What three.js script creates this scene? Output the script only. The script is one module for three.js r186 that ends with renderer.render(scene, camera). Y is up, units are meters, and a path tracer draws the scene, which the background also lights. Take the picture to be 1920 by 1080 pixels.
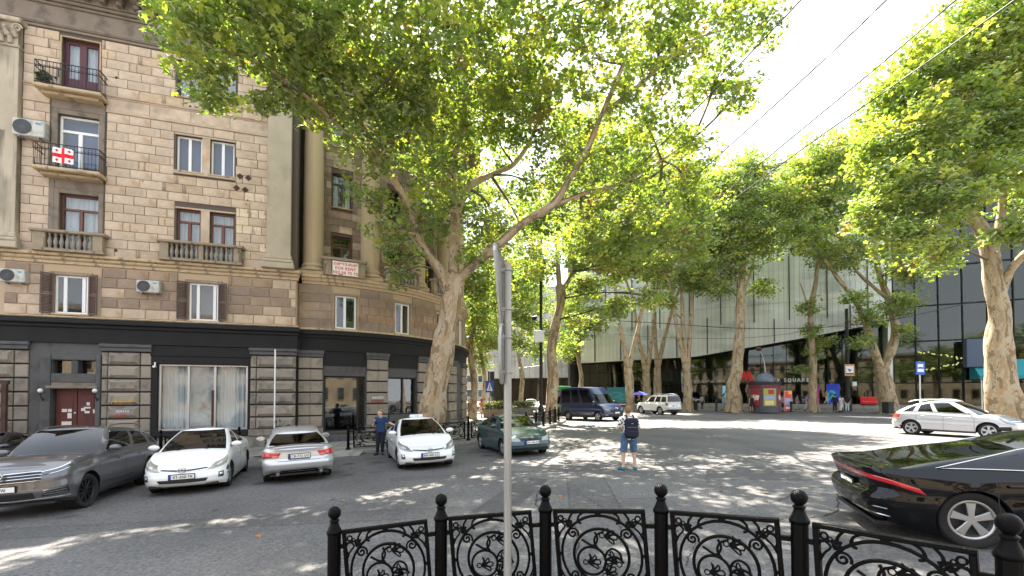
import * as THREE from 'three';
import { mergeGeometries } from 'three/addons/utils/BufferGeometryUtils.js';
import { MarchingCubes } from 'three/addons/objects/MarchingCubes.js';
import { FontLoader } from 'three/addons/loaders/FontLoader.js';
import { TextGeometry } from 'three/addons/geometries/TextGeometry.js';

// ---------- camera, sky, sun, exposure ----------
const scene = new THREE.Scene();
const camera = new THREE.PerspectiveCamera(2 * Math.atan(721 / 853) * 180 / Math.PI, 1920 / 1442, 0.1, 600);
camera.position.set(0, 2.0, 0);
camera.rotation.x = 1.27 * Math.PI / 180;
camera.setViewOffset(1920, 1442, 0, 0, 1920, 1080);
const renderer = new THREE.WebGLRenderer({ antialias: true });
renderer.toneMapping = THREE.LinearToneMapping;
renderer.toneMappingExposure = 6.0;
renderer.shadowMap.enabled = true;

const SUN_AZ = -10 * Math.PI / 180, SUN_EL = 56 * Math.PI / 180;
const sunDir = new THREE.Vector3(Math.sin(SUN_AZ) * Math.cos(SUN_EL), Math.sin(SUN_EL), -Math.cos(SUN_AZ) * Math.cos(SUN_EL));
{ // hazy bright summer sky: pale blue overhead, whiter near the horizon, a soft glow round the sun
  const W = 512, H = 256, data = new Float32Array(W * H * 4), v = new THREE.Vector3();
  for (let j = 0; j < H; j++) for (let i = 0; i < W; i++) {
    const el = ((j + 0.5) / H - 0.5) * Math.PI, az = ((i + 0.5) / W - 0.5) * 2 * Math.PI;
    v.set(Math.cos(az) * Math.cos(el), Math.sin(el), Math.sin(az) * Math.cos(el));
    const up = Math.max(0, v.y), hz = Math.exp(-up * 3.2), g = Math.max(0, v.dot(sunDir));
    const glow = 0.55 * Math.pow(g, 6) + 0.9 * Math.pow(g, 40);
    const k = (j * W + i) * 4;
    const S = 0.50;
    data[k] = S * (0.53 + 0.31 * hz + glow); data[k + 1] = S * (0.60 + 0.26 * hz + glow * 0.97); data[k + 2] = S * (0.72 + 0.17 * hz + glow * 0.9); data[k + 3] = 1;
  }
  const sky = new THREE.DataTexture(data, W, H, THREE.RGBAFormat, THREE.FloatType);
  sky.mapping = THREE.EquirectangularReflectionMapping; sky.magFilter = THREE.LinearFilter; sky.needsUpdate = true;
  scene.background = sky; scene.environment = sky;
}
const sun = new THREE.DirectionalLight(0xfff5e8, 5);
sun.position.copy(sunDir).multiplyScalar(120); sun.castShadow = true; sun.shadow.mapSize.set(4096, 4096);
Object.assign(sun.shadow.camera, { left: -70, right: 70, top: 70, bottom: -70, near: 1, far: 260 });
scene.add(sun);

// ---------- helpers ----------
const gY = (x) => (x < 9 ? -0.17 + 0.03 * x : 0.10); // the street climbs gently to the right
const V3 = (x, y, z) => new THREE.Vector3(x, y, z);
function rng(seed) { let s = seed | 0; return () => { s = (s + 0x6d2b79f5) | 0; let t = Math.imul(s ^ (s >>> 15), 1 | s); t = (t + Math.imul(t ^ (t >>> 7), 61 | t)) ^ t; return ((t ^ (t >>> 14)) >>> 0) / 4294967296; }; }
const R = rng(77);
const rr = (a, b, r = R) => a + (b - a) * r();
const lerp = THREE.MathUtils.lerp, clamp = THREE.MathUtils.clamp, sstep = THREE.MathUtils.smoothstep;
// tileable value noise
function noiser(seed, P) { const r = rng(seed), g = new Float32Array(P * P).map(() => r()); return (x, y) => { const xi = Math.floor(x), yi = Math.floor(y), fx = x - xi, fy = y - yi, sx = fx * fx * (3 - 2 * fx), sy = fy * fy * (3 - 2 * fy), q = (a, b) => g[(((b % P) + P) % P) * P + (((a % P) + P) % P)]; return lerp(lerp(q(xi, yi), q(xi + 1, yi), sx), lerp(q(xi, yi + 1), q(xi + 1, yi + 1), sx), sy); }; }
function fbm(seed, base, oct) { const n = []; for (let i = 0; i < oct; i++) n.push(noiser(seed + i * 13, base << i)); return (u, v) => { let s = 0, a = 0.5, t = 0; for (let i = 0; i < oct; i++) { const p = base << i; s += a * n[i](u * p, v * p); t += a; a *= 0.55; } return s / t; }; }
function tex(n, fn, srgb = true, rep = [1, 1]) {
  const d = new Uint8Array(n * n * 4);
  for (let j = 0; j < n; j++) for (let i = 0; i < n; i++) { const c = fn((i + 0.5) / n, (j + 0.5) / n), k = (j * n + i) * 4; d[k] = clamp(c[0], 0, 1) * 255; d[k + 1] = clamp(c[1], 0, 1) * 255; d[k + 2] = clamp(c[2], 0, 1) * 255; d[k + 3] = 255; }
  const t = new THREE.DataTexture(d, n, n); t.wrapS = t.wrapT = THREE.RepeatWrapping; t.magFilter = THREE.LinearFilter; t.minFilter = THREE.LinearMipmapLinearFilter; t.generateMipmaps = true;
  if (srgb) t.colorSpace = THREE.SRGBColorSpace; t.repeat.set(rep[0], rep[1]); t.needsUpdate = true; return t;
}
function canvasTex(w, h, draw) { const c = document.createElement('canvas'); c.width = w; c.height = h; const g = c.getContext('2d'); draw(g, w, h); const t = new THREE.CanvasTexture(c); t.colorSpace = THREE.SRGBColorSpace; return t; }
const mat = (o) => new THREE.MeshStandardMaterial({ roughness: 0.8, ...o });
const phys = (o) => new THREE.MeshPhysicalMaterial({ roughness: 0.5, ...o });
const lin = (r, g, b) => new THREE.Color().setRGB(r, g, b);

const taken = new Map();
function numbered(name) { const k = taken.get(name) ?? 0; taken.set(name, k + 1); return k ? name + '_' + String(k).padStart(3, '0') : name; }
function tag(o, label, category, group, kind) { if (label) o.userData.label = label; if (category) o.userData.category = category; if (group) o.userData.group = group; if (kind) o.userData.kind = kind; return o; }
function thing(name, label, category, pos = [0, 0, 0], turn = 0, group) { const o = new THREE.Group(); o.name = numbered(name); o.position.set(...pos); o.rotation.y = turn; scene.add(o); return tag(o, label, category, group); }
function clean(g) { const q = g.index ? g.toNonIndexed() : g; if (!q.attributes.uv) q.setAttribute('uv', new THREE.Float32BufferAttribute(new Float32Array(q.attributes.position.count * 2), 2)); if (!q.attributes.normal) q.computeVertexNormals(); for (const k of Object.keys(q.attributes)) if (!['position', 'normal', 'uv'].includes(k)) q.deleteAttribute(k); return q; }
const merge = (list) => (list.length === 1 ? list[0] : mergeGeometries(list.map(clean), false));
function part(name, geo, m, parent = scene, kind) {
  const o = new THREE.Mesh(Array.isArray(geo) ? merge(geo) : geo, m); o.name = parent === scene ? numbered(name) : name; o.castShadow = o.receiveShadow = true; parent.add(o);
  if (kind) o.userData.kind = kind; return o;
}
function group(name, parent) { const o = new THREE.Group(); o.name = name; parent.add(o); return o; }
// geometry from triangles/quads with flat normals
class Tri {
  constructor() { this.p = []; this.u = []; }
  tri(a, b, c, ua = [0, 0], ub = [1, 0], uc = [1, 1]) { this.p.push(...a, ...b, ...c); this.u.push(...ua, ...ub, ...uc); }
  quad(a, b, c, d) { // uv in metres from the quad's own edges
    const w = Math.hypot(b[0] - a[0], b[1] - a[1], b[2] - a[2]), h = Math.hypot(d[0] - a[0], d[1] - a[1], d[2] - a[2]), o = [a[0] * 0.37 + a[2] * 0.61, a[1]];
    this.tri(a, b, c, [o[0], o[1]], [o[0] + w, o[1]], [o[0] + w, o[1] + h]); this.tri(a, c, d, [o[0], o[1]], [o[0] + w, o[1] + h], [o[0], o[1] + h]);
  }
  geo() { const g = new THREE.BufferGeometry(); g.setAttribute('position', new THREE.Float32BufferAttribute(this.p, 3)); g.setAttribute('uv', new THREE.Float32BufferAttribute(this.u, 2)); g.computeVertexNormals(); return g; }
}
const flat = (s, w) => [s, w];
// a block between s0..s1 along the wall, v0..v1 up, w0 (back)..w1 (front); bevel chamfers the front edges
function hexa(map, s0, s1, v0, v1, w0, w1, bevel = 0) {
  const T = new Tri(), P = (s, v, w) => { const q = map(s, w); return [q[0], v, q[1]]; };
  const bx = Math.min(bevel, (s1 - s0) * 0.45), by = Math.min(bevel, (v1 - v0) * 0.45), wb = w1 - Math.min(bevel, 0.05 + bevel * 0.5);
  const a = P(s0, v0, w0), b = P(s1, v0, w0), c = P(s1, v1, w0), d = P(s0, v1, w0);
  const e = P(s0, v0, wb), f = P(s1, v0, wb), g = P(s1, v1, wb), h = P(s0, v1, wb);
  T.quad(b, a, d, c); T.quad(a, e, h, d); T.quad(f, b, c, g); T.quad(h, g, c, d); T.quad(a, b, f, e);
  if (bevel) { const i = P(s0 + bx, v0 + by, w1), j = P(s1 - bx, v0 + by, w1), k = P(s1 - bx, v1 - by, w1), l = P(s0 + bx, v1 - by, w1); T.quad(i, j, k, l); T.quad(e, f, j, i); T.quad(f, g, k, j); T.quad(g, h, l, k); T.quad(h, e, i, l); }
  else T.quad(e, f, g, h);
  return T.geo();
}
const box = (w, h, d, x = 0, y = 0, z = 0, bevel = 0) => hexa(flat, x - w / 2, x + w / 2, y - h / 2, y + h / 2, z - d / 2, z + d / 2, bevel); // centred
function rbox(w, h, d, r, x = 0, y = 0, z = 0) { // chamfered on every edge
  const T = new Tri(), X = w / 2, Y = h / 2, Z = d / 2, c = Math.min(r, X * 0.9, Y * 0.9, Z * 0.9);
  const F = (f) => { const q = f.map(([i, j, k]) => [x + i, y + j, z + k]); q.length === 4 ? T.quad(...q) : T.tri(...q); };
  F([[-X + c, -Y + c, Z], [X - c, -Y + c, Z], [X - c, Y - c, Z], [-X + c, Y - c, Z]]); F([[X - c, -Y + c, -Z], [-X + c, -Y + c, -Z], [-X + c, Y - c, -Z], [X - c, Y - c, -Z]]);
  F([[X, -Y + c, Z - c], [X, -Y + c, -Z + c], [X, Y - c, -Z + c], [X, Y - c, Z - c]]); F([[-X, -Y + c, -Z + c], [-X, -Y + c, Z - c], [-X, Y - c, Z - c], [-X, Y - c, -Z + c]]);
  F([[-X + c, Y, Z - c], [X - c, Y, Z - c], [X - c, Y, -Z + c], [-X + c, Y, -Z + c]]); F([[-X + c, -Y, -Z + c], [X - c, -Y, -Z + c], [X - c, -Y, Z - c], [-X + c, -Y, Z - c]]);
  for (const s of [1, -1]) for (const t of [1, -1]) {
    const o = (q) => (s * t > 0 ? q : q.reverse());
    F(o([[s * (X - c), t * Y, Z - c], [s * (X - c), t * Y, -Z + c], [s * X, t * (Y - c), -Z + c], [s * X, t * (Y - c), Z - c]].reverse()));
    F(o([[s * (X - c), -Y + c, t * Z], [s * X, -Y + c, t * (Z - c)], [s * X, Y - c, t * (Z - c)], [s * (X - c), Y - c, t * Z]]));
    F(o([[-X + c, s * Y, t * (Z - c)], [-X + c, s * (Y - c), t * Z], [X - c, s * (Y - c), t * Z], [X - c, s * Y, t * (Z - c)]]));
    for (const k of [1, -1]) { const q = [[s * (X - c), t * (Y - c), k * Z], [s * X, t * (Y - c), k * (Z - c)], [s * (X - c), t * Y, k * (Z - c)]]; F(s * t * k > 0 ? q : q.reverse()); }
  }
  return T.geo();
}
function cyl(r0, r1, h, x = 0, y = 0, z = 0, seg = 12, axis = 'y') { const g = new THREE.CylinderGeometry(r1, r0, h, seg); if (axis === 'x') g.rotateZ(Math.PI / 2); if (axis === 'z') g.rotateX(Math.PI / 2); return g.translate(x, y, z); }
function ball(r, x, y, z, sx = 1, sy = 1, sz = 1, n = 12) { return new THREE.SphereGeometry(r, n, Math.ceil(n * 0.7)).scale(sx, sy, sz).translate(x, y, z); }
function lathe(pts, seg = 14, x = 0, y = 0, z = 0) { return new THREE.LatheGeometry(pts.map(([a, b]) => new THREE.Vector2(a, b)), seg).translate(x, y, z); }
// tube along points, radius may taper; square or round section
function tube(pts, r0, r1 = r0, seg = 8, ends = true) {
  const P = pts.map((p) => (p.isVector3 ? p : V3(...p))), n = P.length, pos = [], nor = [], uv = [], idx = [];
  let up = V3(0, 1, 0), len = 0; const t0 = P[1].clone().sub(P[0]).normalize(); if (Math.abs(t0.y) > 0.9) up = V3(1, 0, 0.1).normalize();
  const rad = typeof r0 === 'function' ? r0 : (k) => lerp(r0, r1, k);
  let side = V3().crossVectors(t0, up).normalize();
  for (let i = 0; i < n; i++) {
    const t = P[Math.min(i + 1, n - 1)].clone().sub(P[Math.max(i - 1, 0)]).normalize();
    side.addScaledVector(t, -side.dot(t)).normalize(); const b = V3().crossVectors(side, t);
    if (i) len += P[i].distanceTo(P[i - 1]); const r = rad(i / (n - 1));
    for (let j = 0; j <= seg; j++) { const a = j / seg * 2 * Math.PI, d = side.clone().multiplyScalar(Math.cos(a)).addScaledVector(b, Math.sin(a)); pos.push(P[i].x + d.x * r, P[i].y + d.y * r, P[i].z + d.z * r); nor.push(d.x, d.y, d.z); uv.push(j / seg * Math.max(0.05, Math.round(2 * Math.PI * rad(0) * 2) / 2), len); }
    if (i) for (let j = 0; j < seg; j++) { const a = (i - 1) * (seg + 1) + j, c = a + seg + 1; idx.push(a, c, a + 1, a + 1, c, c + 1); }
  }
  const g = new THREE.BufferGeometry(); g.setAttribute('position', new THREE.Float32BufferAttribute(pos, 3)); g.setAttribute('normal', new THREE.Float32BufferAttribute(nor, 3)); g.setAttribute('uv', new THREE.Float32BufferAttribute(uv, 2)); g.setIndex(idx);
  if (!ends) return g;
  const cap = (i, s) => { const T = new Tri(), q = (j) => { const k = (i * (seg + 1) + j) * 3; return [pos[k], pos[k + 1], pos[k + 2]]; }; for (let j = 1; j < seg - 1; j++) s > 0 ? T.tri(q(0), q(j + 1), q(j)) : T.tri(q(0), q(j), q(j + 1)); return T.geo(); };
  return mergeGeometries([clean(g), cap(0, -1), cap(n - 1, 1)]);
}
const spline = (pts, n, closed = false) => new THREE.CatmullRomCurve3(pts.map((p) => (p.isVector3 ? p : V3(...p))), closed, 'centripetal').getSpacedPoints(n);
function extrude(pts, depth, bevel = 0) { const s = new THREE.Shape(pts.map(([a, b]) => new THREE.Vector2(a, b))); return new THREE.ExtrudeGeometry(s, { depth, bevelEnabled: bevel > 0, bevelSize: bevel, bevelThickness: bevel, bevelSegments: 1, steps: 1 }); }
function sheet(w, h) { return new THREE.PlaneGeometry(w, h); }
const font = await new FontLoader().loadAsync('fonts/droid/droid_sans_bold.typeface.json');
// ---------- materials ----------
const nA = fbm(3, 8, 5), nB = fbm(9, 4, 4), nC = fbm(21, 32, 3), nD = fbm(31, 3, 3);
const grey = (n) => (u, v) => { const c = n(u, v); return [c, c, c]; };
const speck = rng(5), bumpFine = tex(512, (u, v) => { const c = 0.55 * nC(u, v) + 0.45 * speck(); return [c, c, c]; }, false);
const asphaltMap = tex(1024, (u, v) => { const s = speck(), c = 0.37 + 0.05 * (nB(u, v) - 0.5) + 0.08 * (nA(u, v) - 0.5) + 0.26 * (s - 0.5); return [c * 1.0, c * 0.985, c * 0.97]; });
const roughNoise = (seed, base, lo, hi, n = 512) => { const f = fbm(seed, base, 5); return tex(n, (u, v) => { const c = lerp(lo, hi, f(u, v)); return [c, c, c]; }); };
const stoneMap = tex(512, (u, v) => { const a = nA(u, v), b = nB(v, u), s = speck(); const c = 0.86 + 0.22 * (a - 0.5) + 0.20 * (b - 0.5) + 0.07 * (s - 0.5); const rust = sstep(nD(u, v), 0.58, 0.8) * 0.10; return [c, c - rust * 0.5, c - rust]; });
// weathering: vertical runs of grime on light stone
const runA = fbm(51, 16, 4), stainMap = tex(1024, (u, v) => { const run = runA(u, v * 0.12), blot = nB(u, v), s = speck(); const k = sstep(run, 0.52, 0.75) * sstep(blot, 0.3, 0.7); const c = 0.92 - 0.33 * k + 0.18 * (nA(u, v) - 0.5) + 0.05 * (s - 0.5); return [c, c * 0.985, c * 0.95]; });
const plasterMap = tex(512, (u, v) => { const k = sstep(nB(u, v), 0.5, 0.75), c = 0.88 - 0.16 * k + 0.12 * (nA(v, u) - 0.5); return [c, c * 0.99, c * 0.96]; });
// plane-tree bark: pale base with irregular flakes of olive, tan and grey-brown
const bkA = fbm(71, 6, 5), bkB = fbm(83, 9, 4), bkC = fbm(91, 5, 4), barkPal = [[0.80, 0.75, 0.66], [0.74, 0.68, 0.57], [0.62, 0.54, 0.43], [0.76, 0.66, 0.53], [0.55, 0.51, 0.43]];
const barkMap = tex(1024, (u, v) => { const a = bkA(u, v), b = bkB(u, v), c = bkC(u, v), s = speck(); let k = 0; if (a > 0.53) k = 1; if (b > 0.58) k = 3; if (c > 0.60) k = 2; if (a > 0.52 && b < 0.38) k = 4; const e = 0.93 + 0.12 * (nC(u, v) - 0.5) + 0.07 * (s - 0.5); return barkPal[k].map((x) => x * e); });
const barkBump = tex(512, (u, v) => { const a = bkA(u, v), b = bkB(u, v), c = bkC(u, v); const k = (a > 0.53 ? 0.25 : 0.5) + (b > 0.58 ? 0.2 : 0) + (c > 0.6 ? 0.25 : 0) + 0.2 * nC(u, v); return [k, k, k]; }, false);
const rep = (t, x, y = x) => { const c = t.clone(); c.repeat.set(x, y); c.needsUpdate = true; return c; };

const M = {
  asphalt: mat({ map: rep(asphaltMap, 0.22), bumpMap: rep(bumpFine, 1.3), bumpScale: 0.006, roughness: 0.88, color: lin(0.93, 0.905, 0.89) }),
  patch: mat({ map: rep(asphaltMap, 0.3), bumpMap: rep(bumpFine, 1.3), bumpScale: 0.005, roughness: 0.9, color: lin(0.74, 0.73, 0.74) }),
  slab: [0.8, 0.9, 1, 0.86, 0.95].map((k) => mat({ map: rep(plasterMap, 0.7), color: lin(0.40 * k, 0.385 * k, 0.355 * k), bumpMap: rep(bumpFine, 2), bumpScale: 0.002, roughness: 0.85 })),
  pave: mat({ map: rep(plasterMap, 0.4), color: lin(0.30, 0.285, 0.265), bumpMap: rep(bumpFine, 2), bumpScale: 0.003 }),
  kerb: mat({ map: rep(plasterMap, 0.8), color: lin(0.27, 0.255, 0.235), bumpMap: rep(bumpFine, 2), bumpScale: 0.003 }),
  // stone of the corner building
  tan: [[0.68, 0.535, 0.395], [0.69, 0.545, 0.405], [0.665, 0.52, 0.385], [0.70, 0.56, 0.42], [0.64, 0.50, 0.37]].map((c) => mat({ map: rep(stoneMap, 0.45), color: lin(...c), bumpMap: rep(bumpFine, 1.5), bumpScale: 0.004, roughness: 0.9 })),
  brown: [[0.40, 0.295, 0.21], [0.375, 0.28, 0.205], [0.43, 0.315, 0.22], [0.345, 0.26, 0.195]].map((c) => mat({ map: rep(stoneMap, 0.45), color: lin(...c), bumpMap: rep(bumpFine, 1.5), bumpScale: 0.004, roughness: 0.9 })),
  sooty: [[0.59, 0.46, 0.34], [0.52, 0.41, 0.31]].map((c) => mat({ map: rep(stainMap, 0.8), color: lin(...c), bumpMap: rep(bumpFine, 1.5), bumpScale: 0.004, roughness: 0.92 })),
  pale: [[0.76, 0.64, 0.50]].map((c) => mat({ map: rep(stainMap, 0.7), color: lin(...c), bumpMap: rep(bumpFine, 1.5), bumpScale: 0.004, roughness: 0.92 })),
  joint: mat({ color: lin(0.10, 0.08, 0.065), roughness: 0.95 }),
  jointPale: mat({ color: lin(0.44, 0.33, 0.22), roughness: 0.95 }),
  trim: mat({ map: rep(stainMap, 0.5), color: lin(0.56, 0.44, 0.30), bumpMap: rep(bumpFine, 1.5), bumpScale: 0.003, roughness: 0.9 }),
  surround: mat({ map: rep(plasterMap, 0.5), color: lin(0.27, 0.225, 0.19), roughness: 0.9 }),
  plaster: mat({ map: rep(stainMap, 0.22, 0.16), color: lin(0.50, 0.445, 0.36), bumpMap: rep(bumpFine, 1), bumpScale: 0.004, roughness: 0.92 }),
  columnStone: mat({ map: rep(stainMap, 0.35, 0.15), color: lin(0.52, 0.42, 0.28), bumpMap: rep(bumpFine, 1), bumpScale: 0.003, roughness: 0.9 }),
  recess: mat({ color: lin(0.13, 0.105, 0.085), map: rep(stoneMap, 0.4) }),
  greyStone: [[0.335, 0.295, 0.255], [0.37, 0.325, 0.28], [0.30, 0.265, 0.235]].map((c) => mat({ map: rep(plasterMap, 0.5), color: lin(...c), bumpMap: rep(bumpFine, 1.2), bumpScale: 0.005, roughness: 0.88 })),
  blackPaint: mat({ map: rep(plasterMap, 0.4), color: lin(0.012, 0.0115, 0.013), roughness: 0.85 }),
  darkPaint: mat({ map: rep(plasterMap, 0.4), color: lin(0.105, 0.105, 0.112), roughness: 0.75 }),
  redDoor: mat({ map: rep(stainMap, 0.6), color: lin(0.115, 0.026, 0.022), roughness: 0.6 }),
  paper: mat({ color: lin(0.62, 0.60, 0.56), roughness: 0.9 }),
  whitePvc: mat({ color: lin(0.74, 0.74, 0.73), roughness: 0.45 }),
  brownWood: mat({ color: lin(0.13, 0.045, 0.025), roughness: 0.5 }),
  maroonWood: mat({ color: lin(0.075, 0.014, 0.02), roughness: 0.45 }),
  darkWood: mat({ color: lin(0.06, 0.04, 0.03), roughness: 0.6 }),
  shutter: mat({ map: rep(plasterMap, 1), color: lin(0.14, 0.10, 0.095), roughness: 0.75 }),
  curtain: phys({ color: lin(0.68, 0.68, 0.66), roughness: 1, transmission: 0.3, thickness: 0 }),
  blueBlind: mat({ color: lin(0.10, 0.135, 0.22), roughness: 0.7 }),
  paneGlass: phys({ color: lin(0.9, 0.93, 0.95), roughness: 0.03, transmission: 1, thickness: 0, ior: 1.55 }),
  darkGlass: phys({ color: lin(0.42, 0.47, 0.46), roughness: 0.02, transmission: 1, thickness: 0, ior: 1.9 }),
  mallGlass: phys({ color: lin(0.42, 0.52, 0.46), roughness: 0.03, transmission: 1, thickness: 0, ior: 1.6 }),
  room: mat({ color: lin(0.05, 0.048, 0.045), roughness: 1 }),
  roomWarm: mat({ color: lin(0.23, 0.19, 0.15), roughness: 1 }),
  iron: phys({ color: lin(0.0015, 0.0015, 0.0018), roughness: 0.28, specularIntensity: 0.22, bumpMap: rep(bumpFine, 6), bumpScale: 0.0012 }),
  ironMatt: mat({ color: lin(0.011, 0.011, 0.012), roughness: 0.6 }),
  galv: mat({ map: rep(plasterMap, 1.2, 0.6), color: lin(0.42, 0.425, 0.43), roughness: 0.45, metalness: 0.25 }),
  alu: mat({ color: lin(0.45, 0.46, 0.48), roughness: 0.35, metalness: 0.8 }),
  whitePaint: mat({ color: lin(0.72, 0.72, 0.71), roughness: 0.5 }),
  acWhite: mat({ map: rep(plasterMap, 1.5), color: lin(0.62, 0.62, 0.60), roughness: 0.5 }),
  plasticDark: mat({ color: lin(0.03, 0.03, 0.032), roughness: 0.6 }),
  rubber: mat({ color: lin(0.012, 0.012, 0.012), roughness: 0.85, bumpMap: rep(bumpFine, 4), bumpScale: 0.001 }),
  bark: mat({ map: rep(barkMap, 0.55, 0.38), bumpMap: rep(barkBump, 0.55, 0.38), bumpScale: 0.02, color: lin(0.80, 0.76, 0.70), roughness: 0.92 }),
  twig: mat({ color: lin(0.12, 0.10, 0.075), roughness: 0.95 }),
  rust: mat({ map: rep(stoneMap, 1), color: lin(0.09, 0.045, 0.032), roughness: 0.9 }),
  red: mat({ color: lin(0.62, 0.015, 0.02), roughness: 0.45 }),
  signBlue: mat({ color: lin(0.015, 0.11, 0.42), roughness: 0.5 }),
};
const leafTint = [[0.25, 0.325, 0.026], [0.165, 0.25, 0.026], [0.35, 0.375, 0.032], [0.20, 0.285, 0.03]];

// worn carriageway near the viewpoint: aggregate, tyre-polished bands, oil drips, dusty edges, filled trenches
const ROAD = { x0: -24, z0: -50, n: 2048, size: 50 };
const roadMap = (() => {
  const a = fbm(501, 12, 5), b = fbm(511, 5, 4), c = fbm(521, 40, 3), d = fbm(531, 90, 2), r = rng(99), spots = []; for (let i = 0; i < 260; i++) { const park = i < 120, x = park ? rr(-12, 1, r) : rr(-12, 20, r), z = park ? -10.5 - (x + 10) * 0.45 - rr(0, 5, r) : rr(-30, -4, r); spots.push([x, z, rr(0.04, 0.34, r) * (park ? 1 : 0.6), rr(0.1, 0.42, r)]); }
  const cell = new Map(), key = (i, j) => i * 1000 + j; for (const s of spots) for (let i = -1; i < 2; i++) for (let j = -1; j < 2; j++) { const k = key(Math.floor(s[0]) + i, Math.floor(s[1]) + j); if (!cell.has(k)) cell.set(k, []); cell.get(k).push(s); }
  const trench = [[-9, -8, 3, -8.9, 0.35], [1.2, -5, 2.6, -19, 0.45], [4, -16, 15, -11, 0.5], [-3, -12.2, 8, -13.6, 0.22], [8, -6, 9.5, -24, 0.3]];
  const t = tex(2048, (u, v) => {
    const x = ROAD.x0 + u * ROAD.size, z = ROAD.z0 + v * ROAD.size; let k = 0.372 + 0.085 * (b(u, v) - 0.5) + 0.075 * (a(u, v) - 0.5) + 0.05 * (c(u, v) - 0.5) + 0.15 * (speck() - 0.5) * (0.6 + d(u, v)), warm = 0;
    const lane = Math.sin((x * 0.75 - z * 0.66) * 2.1 + b(u, v) * 3); k += 0.014 * lane; for (const [ax, az, bx, bz, w] of trench) { const dx = bx - ax, dz = bz - az, q = clamp(((x - ax) * dx + (z - az) * dz) / (dx * dx + dz * dz), 0, 1), dd = Math.hypot(x - ax - dx * q, z - az - dz * q); if (dd < w) k *= 0.93; else if (dd < w + 0.03) k *= 0.72; }
    for (const [sx, sz, sr, sa] of cell.get(key(Math.floor(x), Math.floor(z))) ?? []) { const dd = Math.hypot(x - sx, z - sz) / (sr * (0.7 + 0.6 * a(u * 3, v * 3))); if (dd < 1) k *= 1 - sa * (1 - dd * dd); }
    const dust = sstep(a(v, u), 0.52, 0.75) * 0.05; k += dust; warm = dust * 0.3 + 0.006; return [k + warm, k + warm * 0.5, k];
  }); t.wrapS = t.wrapT = THREE.ClampToEdgeWrapping; return t;
})();
M.roadNear = mat({ map: roadMap, bumpMap: rep(bumpFine, 40), bumpScale: 0.007, roughness: 0.86, color: lin(0.93, 0.905, 0.89) });
// ---------- ground, road, pavements ----------
{
  const g = new THREE.PlaneGeometry(500, 500, 1, 1).rotateX(-Math.PI / 2).translate(0, -1.7, -60), uv = g.attributes.uv; for (let i = 0; i < uv.count; i++) uv.setXY(i, uv.getX(i) * 500, uv.getY(i) * 500);
  tag(part('ground', g, M.pave), null, null, null, 'structure');
}
const toShape = (pts) => new THREE.Shape(pts.map(([x, z]) => new THREE.Vector2(x, -z)));
function deck(pts, y0, y1) { const g = new THREE.ExtrudeGeometry(toShape(pts), { depth: y1 - y0, bevelEnabled: false }); g.rotateX(-Math.PI / 2); g.translate(0, y0, 0); const q = g.attributes.position, uv = g.attributes.uv; for (let i = 0; i < uv.count; i++) uv.setXY(i, q.getX(i), q.getZ(i)); return g; }
{ // carriageway: fine grid so that it stays gently uneven
  const g = new THREE.PlaneGeometry(150, 110, 75, 20).rotateX(-Math.PI / 2).translate(20, 0, -40), q = g.attributes.position, uv = g.attributes.uv;
  for (let i = 0; i < q.count; i++) { const x = q.getX(i), z = q.getZ(i); uv.setXY(i, x, z); q.setY(i, 0.001 + gY(x)); }
  g.computeVertexNormals(); tag(part('road', g, M.asphalt), null, null, null, 'structure');
}
{ // the near half of the carriageway, with its wear
  const g = new THREE.PlaneGeometry(50, 50, 50, 10).rotateX(-Math.PI / 2).translate(1, 0, -25), q = g.attributes.position, uv = g.attributes.uv;
  for (let i = 0; i < q.count; i++) { const x = q.getX(i), z = q.getZ(i); uv.setXY(i, (x - ROAD.x0) / ROAD.size, (z - ROAD.z0) / ROAD.size); q.setY(i, 0.006 + gY(x)); }
  g.computeVertexNormals(); tag(part('worn_road', g, M.roadNear), null, null, null, 'structure');
}
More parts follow.
